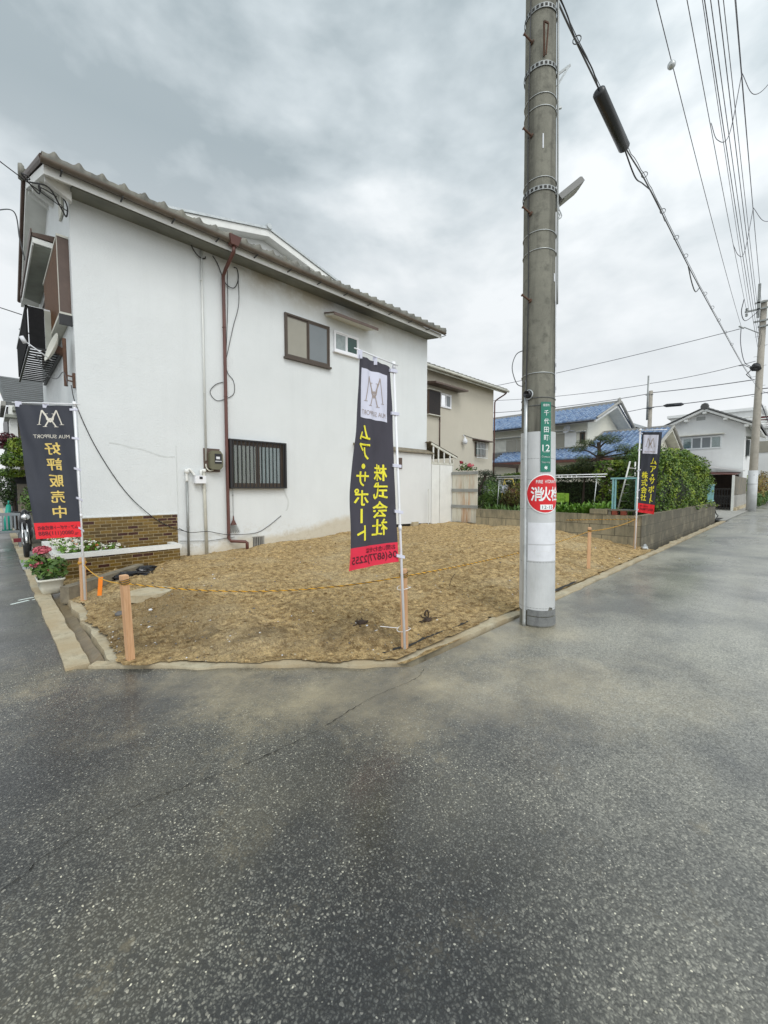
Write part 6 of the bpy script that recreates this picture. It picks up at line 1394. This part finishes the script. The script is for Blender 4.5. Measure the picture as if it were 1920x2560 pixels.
# power wires high along the street; they cross the frame's top well beyond the near pole
ow('single wire with a pale spacer ball, leftmost of the high street wires', sag((3.0,2.45,12.3),(35.2,3.1,11.9),.35), .009)
wb = MB(); wb.blob((12.3,2.62,11.75),.09,.09,.09,12,8,0); wb.thing('wire_marker', 'galv', 'small pale ball clipped to the leftmost high wire', 'marker', (12.3,2.62,11.75), smooth=True)
ow('high wire second from the left with a sagging bridge loop', sag((3.0,2.0,12.5),(35.2,2.86,12.75),.25), .009)
ow('high wire crossing from the second to the far crossarm', sag((3.0,1.78,12.9),(35.2,2.75,12.7),.12), .008)
for i, (y, z, r) in enumerate(((1.66,12.2,.010),(1.60,12.45,.009),(1.50,12.7,.010),(1.40,12.55,.008))):
    ow(('leftmost','second','third','rightmost')[i]+' wire of the tight bundle of four heading to the far pole', sag((3.0,y,z),(35.15,2.22-.05*i,10.2+.16*i),.30), r)
ow('high wire nearest the right edge of the picture', sag((3.0,1.32,13.9),(35.1,2.3,14.2),.3), .010)
ow('faint thin wire just left of the one nearest the right edge', sag((3.0,1.36,13.9),(35.1,2.2,13.2),.2), .007)
ow('bridge loop hanging between two high wires, nearer one', spline([(16.0,2.34,12.45),(16.2,2.2,12.0),(16.4,1.95,12.1),(16.4,1.72,13.7)], 8), .010)
ow('bridge loop hanging from the right-edge wire out of the picture', spline([(16.4,1.72,13.7),(16.5,1.45,13.0),(16.5,1.1,13.1),(16.4,.75,13.8)], 8), .010)
ow('bridge loop hanging between two high wires, farther one', spline([(24.5,2.58,12.45),(24.7,2.4,12.0),(24.8,2.2,12.1),(24.8,1.98,13.9)], 8), .012)
ow('farther droop from the right-edge wire out of the picture', spline([(24.8,1.98,13.9),(24.9,1.6,13.2),(24.9,1.1,13.2),(24.8,.8,13.8)], 8), .012)
ow('thick loop dropping to the crossarm of the far pole', spline([(33.2,2.85,12.9),(33.6,2.98,12.3),(34.2,2.85,11.9),(34.8,2.5,12.3),(35.1,2.25,12.7)], 8), .022)
ow('jumper falling from the wire joint to the clamps on the far pole', spline([(35.2,3.1,11.85),(35.2,3.08,10.8),(35.2,2.85,9.6),(35.1,2.45,9.15)], 8), .022)
ow('service wire running left from the joint by the far pole past the near pole', sag((35.2,3.15,11.75),(30.0,24.5,9.9),.25,20), .020)
G2 = 'cross-street wires between the poles'
def xw(label, pts, r=.018): return ow(label, pts, r, 'overhead_wire', 'wire_far', G2)
xw('upper wire from the far pole to the slim middle pole', sag((35.1,2.3,9.5),(36.5,8.35,9.45),.12,14))
xw('doubled wire from the far pole to the top of the slim middle pole', sag((35.1,2.3,8.35),(36.6,8.2,8.75),.05,14), .026)
xw('lowest doubled wire from the far pole to the slim middle pole', sag((35.1,1.6,7.45),(36.6,8.2,7.65),.05,14), .026)
xw('wire leaving the slim middle pole to the left from its pipe top', sag((36.5,8.5,9.4),(33.0,20,9.4),.2,14))
xw('second wire leaving the slim middle pole to the left', sag((36.6,8.4,8.7),(33.0,20,8.3),.2,14), .024)
xw('lowest wire leaving the slim middle pole to the left', sag((36.6,8.4,7.65),(33.0,20,6.6),.2,14), .022)
b_ = MB(); b_.tube([(36.42,6.15,7.56),(36.36,6.3,7.56),(36.36,7.2,7.60),(36.42,7.4,7.62)], [.04,.13,.13,.04], 10); b_.thing('splice_box', 'black_box', 'small dark splice box on the lowest wire right of the slim middle pole', 'splice box', (36.36,6.8,7.58))
xw('pair of faint wires low over the far roofs', sag((60,-2,8.9),(60,30,8.3),.4,12), .028)
xw('lower faint wire low over the far roofs', sag((60,-2,8.2),(60,30,7.7),.4,12), .028)
xw('wire passing the far pole to the right edge just above the guard cables', sag((35.3,2.0,7.75),(33,-4,7.6),.1,10), .028)
ow('stay wire falling from the far pole to the right', [(35.3,2.0,7.0),(40,1.2,4.4),(44,.4,2.0)], .03)
# wires at the far left
G3 = 'thin wires left of the white house'
ow('drooping service loop by the left eave', spline([(-1.2,13,5.3),(-.6,12.6,5.15),(.1,12.3,5.05),(.55,12.0,4.95)], 8), .012, g_=G3) if False else None
wire('loop_wire', 'pale looping service wire meeting the canopy at the far left', spline([(-.9,12.2,7.35),(-.2,12.0,7.0),(.25,12.0,7.25),(.62,12.2,7.5),(.70,12.3,7.0),(.78,12.4,6.6)], 8), .012, 'cable_g', 6, G3, 'wire')
wire('loop_wire', 'thin straight wire crossing the sky below the canopy at the far left', [(-2,24,9.5),(1.2,22,8.4)], .018, 'cable_g', 6, G3, 'wire')
an_ = E_('antenna', 'small antenna with two short bars beyond the street front', 'antenna', (.9,14.0,5.0))
b_ = MB(); b_.tube([(.70,14.1,5.55),(1.1,14.05,5.40)], .018, 6); b_.build('bar', 'cable_g', an_)
b_ = MB(); b_.tube([(.76,14.1,4.98),(1.1,14.05,4.87)], .018, 6); b_.build('bar', 'cable_g', an_)

# ================================================================== STAKES, ROPE, FLAGS
ST = [((.805,6.38),.60,(.0,.0)), ((.80,3.93),.765,(-.03,-.02)), ((2.66,2.46),.765,(-.02,.0)), ((7.62,2.58),.79,(.0,.0)), ((10.93,2.68),.82,(.03,.0))]
LB = ['cedar stake by the brick planter, farthest left', 'cedar stake at the front left, with a knot and saw marks', 'cedar stake at the front corner holding the middle flag', 'cedar stake standing alone just right of the near pole', 'cedar stake at the foot of the garden wall, farthest right']
TOPS = []
for (p, h, ln), lb in zip(ST, LB):
    z0 = lot_h(*p) - .05; r = .0265; e = E_('wooden_stake', lb, 'stake', (p[0], p[1], z0), 'square cedar stakes round the plot')
    a = random.uniform(.15, .5); U = V(cos(a), sin(a), 0); W2 = V(-sin(a), cos(a), 0); zt = h; b = MB()
    def q(u, w_, z, k): return V(p[0], p[1], z) + U*u + W2*w_ + V(ln[0]*k, ln[1]*k, 0)
    c_ = .006
    b.hexa([q(-r,-r,z0,0),q(r,-r,z0,0),q(r,r,z0,0),q(-r,r,z0,0),q(-r,-r,zt,1),q(r,-r,zt,1),q(r,r,zt,1),q(-r,r,zt,1)])
    b.hexa([q(-r,-r,zt+.0005,1),q(r,-r,zt+.0005,1),q(r,r,zt+.0005,1),q(-r,r,zt+.0005,1),q(-r+c_,-r+c_,zt+.007,1),q(r-c_,-r+c_,zt+.007,1),q(r-c_,r-c_,zt+.007,1),q(-r+c_,r-c_,zt+.007,1)])
    b.build('post', 'wood', e); TOPS.append(V(p[0]+ln[0]*.92, p[1]+ln[1]*.92, zt-.065))
RP = E_('barrier_rope', 'yellow and black twisted rope strung between the stakes round the plot', 'rope', ST[0][0]+(0.1,))
def twist(A, B, sg, ym, km, r=.0042):
    n = max(20, int((Vector(B)-Vector(A)).length/.010)); c = sag(A, B, sg, n); T = (Vector(B)-Vector(A)).normalized(); N1 = T.orthogonal().normalized(); N2 = T.cross(N1)
    for k, mb in ((0, ym), (1, km), (2, ym)):
        mb.tube([p + (N1*cos(i*.75+k*2.094)+N2*sin(i*.75+k*2.094))*r*.8 for i, p in enumerate(c)], r*.8, 5)
ym, km = MB(), MB()
twist(TOPS[1], TOPS[2], .10, ym, km, .0042); twist(TOPS[2], TOPS[3], .06, ym, km, .0045); twist(TOPS[3], TOPS[4], .05, ym, km, .006); twist(TOPS[4], V(11.18,4.4,.62), .0, ym, km, .006)
for tp in TOPS[1:]:
    for dz in (0, .012, .024):
        for mb, ph in ((ym, 0), (km, .25)):
            pts = []
            for i in range(29):
                a = 2*pi*i/28; k = 1/max(abs(cos(a-.3)), abs(sin(a-.3))); pts.append(tp+V(cos(a)*.029*k, sin(a)*.029*k, dz+.006*sin(a+dz*90)+ph*.012))
            mb.tube(pts, .0048, 5, False)
ym.build('yellow_strands', 'rope_y', RP, True); km.build('black_strand', 'cable', RP, True)
b_ = MB(); b_.tube(sag(TOPS[0], TOPS[1], .07, 30), .0055, 6)
for dz in (0,.01): b_.tube([TOPS[0]+V(cos(2*pi*i/20)*.042, sin(2*pi*i/20)*.042, dz+.008*sin(i)) for i in range(21)], .005, 5, False)
b_.build('plain_cord', 'rope_y', RP, True)
# flags
def flag(root, pole0, pole1, TL, TR, BR_, BL_, mats, seed, toward, parts_):
    """TR/BR_ at the pole side when hoist = right; S(u,v): u from pole to free edge, v down"""
    TLp, TRp, BRp, BLp = map(Vector, (TL, TR, BR_, BL_))
    nrm = (TLp-TRp).cross(BRp-TRp).normalized()
    if nrm.dot(Vector(toward)-TRp) < 0: nrm = -nrm
    def S(u, v, off=0.0):
        p = TRp.lerp(TLp, u).lerp(BRp.lerp(BLp, u), v)
        w_ = .024*noise.noise(V(u*2.4+seed, v*2.8, seed))*(.3+u) + .012*sin(v*9+u*5+seed)*u + .007*sin((u*1.2+v*.5)*16+seed)*(1-v*.5) + .006*noise.noise(V(u*7, v*7, seed+3)) - .020*sin(pi*u)*v
        return p + nrm*(w_+off)
    return S
def cloth_part(mb, S, rect, off=0.0, nu=44, nv=110):
    grid_rect(mb, rect, lambda u, v: S(u, v, off), nu, nv)
def logo(mb, S, cx, cy, w_, h, off, sw):
    F = lambda u, v: S(u, v, off)
    P = lambda x, y: (cx+x*w_/2, cy+y*h/2)
    L = lambda a, b, k=1.0: stroke(mb, P(*a), P(*b), sw*k, F, .3)
    for s in (-1, 1):
        L((s*1.0,.72), (s*.62,-1.0), .9); L((s*.62,-1.0), (0,.42), 1.25); L((s*.80,.74),(s*1.2,.74), .45)
        L((s*.34,-.55), (s*.26,.15), .8); L((s*.26,.15), (0,.45), .7); L((s*.52,-.58),(s*.16,-.58), .4)
        L((0,-.05), (s*.46,1.0), 1.0); L((s*.28,1.0),(s*.66,1.0), .45)
def ties(root, S, vs, poleat, n='flag_tie'):
    for v in vs:
        b = MB(); a = S(.05, v, .002); p = poleat(v); d = (p-a).normalized(); up = V(0,0,1); nn = d.cross(up).normalized()
        b.obox(a, tuple(d), (0,0,1), tuple(nn), -.025, (p-a).length+.028, -.014, .014, -.017, .017) if False else b.obox(a, tuple(d), (0,0,1), tuple(nn), 0, (p-a).length+.03, -.013, .013, -.016, .016)
        b.build(n, 'flag_w', root)
def flag_pole(root, p0, p1, r, arm0, arm1):
    b = MB(); b.tube([p0, p1], [r*1.15, r], 10); m_ = Vector(p0).lerp(Vector(p1), .43); d = (Vector(p1)-Vector(p0)).normalized(); b.tube([m_-d*.02, m_+d*.02], r*1.5, 10); b.build('pole', 'white_pl', root, True)
    b = MB(); b.tube([arm0, arm1], r*.55, 8); b.tube([Vector(p1)-d*.05, Vector(p1)+d*.01], r*1.6, 10); b.build('crossbar', 'white_pl', root, True)
CAM = V(0,0,1.5)
# --- left flag (seen from behind: lettering reads mirrored)
def at(px, py, D):    # helper used while measuring: view ray at a given depth from the crossing
    f3 = V(cos(YAW), sin(YAW), 0)*cos(PITCH) - V(0,0,1)*sin(PITCH); u3 = V(0,0,1)*cos(PITCH) + V(cos(YAW), sin(YAW), 0)*sin(PITCH); r3 = V(sin(YAW), -cos(YAW), 0)
    return CAM + (f3 + r3*((px-960)/F_PX) - u3*((py-1280)/F_PX))*D
F1 = E_('banner_flag', 'black banner with gold characters and a scarlet foot tied by the planter, far left', 'flag', (.83,6.36,0), 'advertising banners on white poles')
p0, p1 = at(213,1499,5.10), at(186,1006,5.02); flag_pole(F1, p0, p1, .0125, at(30,1006,4.84), at(200,1010,5.02))
S = flag(F1, p0, p1, at(38,1012,4.86), at(180,1014,5.0), at(203,1342,5.05), at(90,1348,4.80), None, 3.3, CAM, None)
VB = .882
b_ = MB(); cloth_part(b_, S, (.0,1,.0,VB)); b_.build('banner', 'flag_k', F1, True)
b_ = MB(); cloth_part(b_, S, (.0,1,VB,1.0), 0, 22, 8); b_.build('banner_foot', 'flag_r', F1, True)
b_ = MB(); logo(b_, S, .42, .100, .42, .125, .003, .0078); put_text(b_, 'MUA SUPPORT', (.09,.76,.222,.249), lambda u, v: S(u, v, .003), .012); b_.build('logo', 'flag_s', F1)
b_ = MB()
for c, v in zip('好評販売中', (.282,.400,.524,.645,.760)): put_text(b_, c, (.29,.575,v,v+.090), lambda u, v: S(u, v, .003), .02)
b_.build('lettering', 'flag_g', F1)
b_ = MB(); put_text(b_, 'ムア・サポート株式会社', (.07,.93,.905,.935), lambda u, v: S(u, v, .003), .02); put_text(b_, 'TEL', (.06,.15,.965,.982), lambda u, v: S(u, v, .003), .02); put_text(b_, '0800(111)888', (.17,.93,.947,.985), lambda u, v: S(u, v, .003), .012); b_.build('foot_lettering', 'red_ink', F1)
ties(F1, S, (.03,.245,.475,.70,.93), lambda v: at(186,1006,5.02).lerp(at(213,1499,5.10), (v*332+8)/493))
for u_ in (.92, .48):
    b_ = MB(); a = S(u_, .0, .002); b_.obox(a, (1,0,0), (0,0,1), (0,1,0), -.03, .03, -.03, .035, -.004, .004); b_.build('flag_tie', 'flag_w', F1)
# --- middle flag
F2 = E_('banner_flag', 'black banner with yellow characters and a pink-red foot at the front corner, the largest', 'flag', (2.62,2.42,0), 'advertising banners on white poles')
p0, p1 = at(1012,1622,3.55), at(984,908,3.46); flag_pole(F2, p0, p1, .0105, at(886,870,3.12), at(994,914,3.47))
S = flag(F2, p0, p1, at(898,886,3.14), at(974,918,3.44), at(996,1404,3.52), at(869,1428,3.12), None, 6.1, CAM, None)
VB = .897
b_ = MB(); cloth_part(b_, S, (0,1,0,VB)); b_.build('banner', 'flag_k2', F2, True)
b_ = MB(); cloth_part(b_, S, (0,1,VB,1.0), 0, 22, 8); b_.build('banner_foot', 'flag_p', F2, True)
b_ = MB(); cloth_part(b_, S, (.145,.885,.052,.285), .003, 44, 44); b_.build('white_panel', 'flag_w', F2, True)
b_ = MB(); logo(b_, S, .52, .150, .44, .14, .005, .0062); put_text(b_, 'MUA SUPPORT', (.20,.84,.245,.268), lambda u, v: S(u, v, .005), .0); b_.build('logo', 'flag_t', F2)
b_ = MB(); F = lambda u, v: S(u, v, .003)
for c, v, h, w2 in (('ム',.320,.070,.27),('ア',.408,.072,.27),('・',.502,.024,.09),('サ',.540,.068,.28),('ポ',.622,.078,.30),('ト',.797,.070,.17)):
    put_text(b_, c, (.765-w2/2,.765+w2/2,v,v+h), F, .022)
put_poly(b_, [(.745,.716),(.790,.716),(.790,.784),(.745,.784)], F)
for c, v in zip('株式会社', (.500,.590,.683,.772)): put_text(b_, c, (.20,.52,v,v+.080), F, .022)
b_.build('lettering', 'flag_y', F2)
b_ = MB(); put_text(b_, 'お問い合わせは', (.06,.66,.905,.932), F, .012); put_text(b_, '06(6877)2255', (.03,.95,.940,.985), F, .02); b_.build('foot_lettering', 'red_ink', F2)
ties(F2, S, (.02,.235,.50,.735,.965), lambda v: p1.lerp(p0, (v*486+10)/714))
b_ = MB(); a = S(.5,.0,.002); b_.obox(a, (.6,-.7,0), (0,0,1), (.7,.6,0), -.02, .02, -.03, .035, -.003, .003); b_.build('flag_tie', 'flag_w', F2)
b_ = MB(); a = S(.98,.0,.002); b_.obox(a, (.6,-.7,0), (0,0,1), (.7,.6,0), -.02, .02, -.03, .035, -.003, .003); b_.build('flag_tie', 'flag_w', F2)
b_ = MB(); tp = TOPS[2]
for z in (.60, .22): b_.tube([V(2.635,2.45,z)+V(cos(2*pi*i/20)*.062, sin(2*pi*i/20)*.062, .01*sin(i*.5)) for i in range(21)], .003, 5, False)
b_.tube([(2.62,2.50,.22),(2.50,2.62,.235)], .003, 5); b_.build('cable_tie', 'white_pl', F2)
# --- right flag (reads the right way round)
F3 = E_('banner_flag', 'small far banner with yellow characters and crooked red foot at the garden wall corner', 'flag', (10.9,2.7,0), 'advertising banners on white poles')
D3 = 9.55
p0, p1 = at(1587,1374,D3), at(1601,1073,D3*.99); flag_pole(F3, p0, p1, .016, at(1595,1076,D3*.99), at(1668,1074,D3*.955))
S = flag(F3, p0, p1, at(1655,1080,D3*.955), at(1605,1080,D3*.988), at(1594,1280,D3*.995), at(1634,1286,D3*.97), None, 9.7, CAM, None)
VB = .885
b_ = MB(); cloth_part(b_, S, (0,1,0,VB)); b_.build('banner', 'flag_k', F3, True)
b_ = MB(); cloth_part(b_, S, (0,1,VB,1.0), 0, 22, 8); b_.build('banner_foot', 'flag_r', F3, True)
b_ = MB(); cloth_part(b_, S, (.10,.87,.035,.265), .006, 44, 44); b_.build('white_panel', 'flag_w', F3, True)
b_ = MB(); logo(b_, S, .48, .135, .44, .12, .010, .0068); put_text(b_, 'MUA SUPPORT', (.2,.78,.232,.252), lambda u, v: S(u, v, .010), 0); b_.build('logo', 'flag_t', F3)
b_ = MB(); F = lambda u, v: S(u, v, .008)
for c, v, h in (('ム',.315,.078),('ア',.415,.078),('・',.512,.028),('サ',.550,.08),('ポ',.655,.085)):
    w2 = .10 if c == '・' else .31; put_text(b_, c, (.72-w2/2,.72+w2/2,v,v+h), F, .022)
put_poly(b_, [(.71,.755),(.755,.755),(.755,.83),(.71,.83)], F); put_text(b_, 'ト', (.68,.86,.812,.868), F, .022)
for c, v in zip('株式会社', (.49,.582,.675,.765)): put_text(b_, c, (.13,.46,v,v+.083), F, .02)
b_.build('lettering', 'flag_y', F3)
b_ = MB(); put_text(b_, 'お問い合わせは', (.1,.62,.905,.925), F, .014); put_text(b_, '06(6877)2255', (.12,.92,.938,.972), F, .022); b_.build('foot_lettering', 'red_ink', F3)
ties(F3, S, (.02,.22,.47,.72,.965), lambda v: p1.lerp(p0, (v*206+6)/301))

# ================================================================== SMALL THINGS ON THE PLOT
b_ = MB(); q = V(.86,5.75,.44); b_.hexa([q+V(-.005,.0,-.22),q+V(.035,-.02,-.22),q+V(.038,-.012,-.22),q+V(0,.008,-.22),q+V(.015,0,0),q+V(.055,-.02,0),q+V(.058,-.012,0),q+V(.018,.008,0)]); b_.thing('marker_tag', 'orange', 'bright orange plastic tag hanging from the cord near the planter', 'tag', q)
b_ = MB(); n = 30; vs = [(1.40+.25*cos(2*pi*k/n)*(1+.05*sin(k*3)), 5.70+.24*sin(2*pi*k/n), lot_h(1.45,5.75)+.02) for k in range(n)]; 
b_.prism([(v[0], v[1]) for v in vs], 'Z', lot_h(1.40,5.70)-.06, lot_h(1.40,5.70)+.028); b_.thing('concrete_disc', 'kerb', 'half-buried round concrete lid behind the front left stake', 'lid', (1.45,5.75,.1))
for i, (x, y, s_, lb) in enumerate(((.985,5.25,.055,'dark rounded stone on the soil left of the front left stake'),(1.25,5.1,.022,'small pale stone beside the front left stake'),(1.1,4.55,.018,'tiny white stone between the front left stake and the channel'))):
    b_ = MB(); b_.blob((x,y,lot_h(x,y)+s_*.3), s_, s_*.8, s_*.55, 12, 8, .3); b_.thing('stone', 'stone' if i == 0 else 'paper', lb, 'stone', (x,y,lot_h(x,y)), smooth=True)
def roots(label, x, y, n_, L_, curl=True):
    b = MB(); z = lot_h(x, y)
    for k in range(n_):
        a = ru(0, 2*pi); l_ = L_*ru(.4, 1.1); b.tube(spline([(x,y,z),(x+l_*.3*cos(a),y+l_*.3*sin(a),z+ru(.0,.022)),(x+l_*.7*cos(a+ru(-.5,.5)),y+l_*.7*sin(a),z+ru(-.01,.02)),(x+l_*cos(a+ru(-.6,.6)),y+l_*sin(a),z+ru(-.01,.03))], 5), ru(.003,.008), 5)
    if curl: b.tube(spline([(x,y,z),(x+.01,y,z+.07),(x-.02,y-.01,z+.11),(x-.05,y-.01,z+.10),(x-.05,y,z+.07)], 5), .009, 6)
    b.blob((x,y,z), .05, .04, .022, 10, 7, .5, 9); return b.thing('dead_root', 'root', label, 'root', (x,y,z), smooth=True)
roots('tangled dead root curling up from the soil right of the middle flag', 3.30, 2.72, 7, .20)
roots('flat clump of dark dead roots left of the middle flag stake', 2.60, 3.0, 8, .11, False)
b_ = MB(); b_.tube(spline([(4.6,3.4,lot_h(4.6,3.4)),(4.62,3.38,lot_h(4.6,3.4)+.1),(4.68,3.36,lot_h(4.6,3.4)+.17)], 5), .004, 5); b_.thing('twig', 'root', 'thin dark twig sticking up from the soil left of the near pole', 'twig', (4.6,3.4,.2))
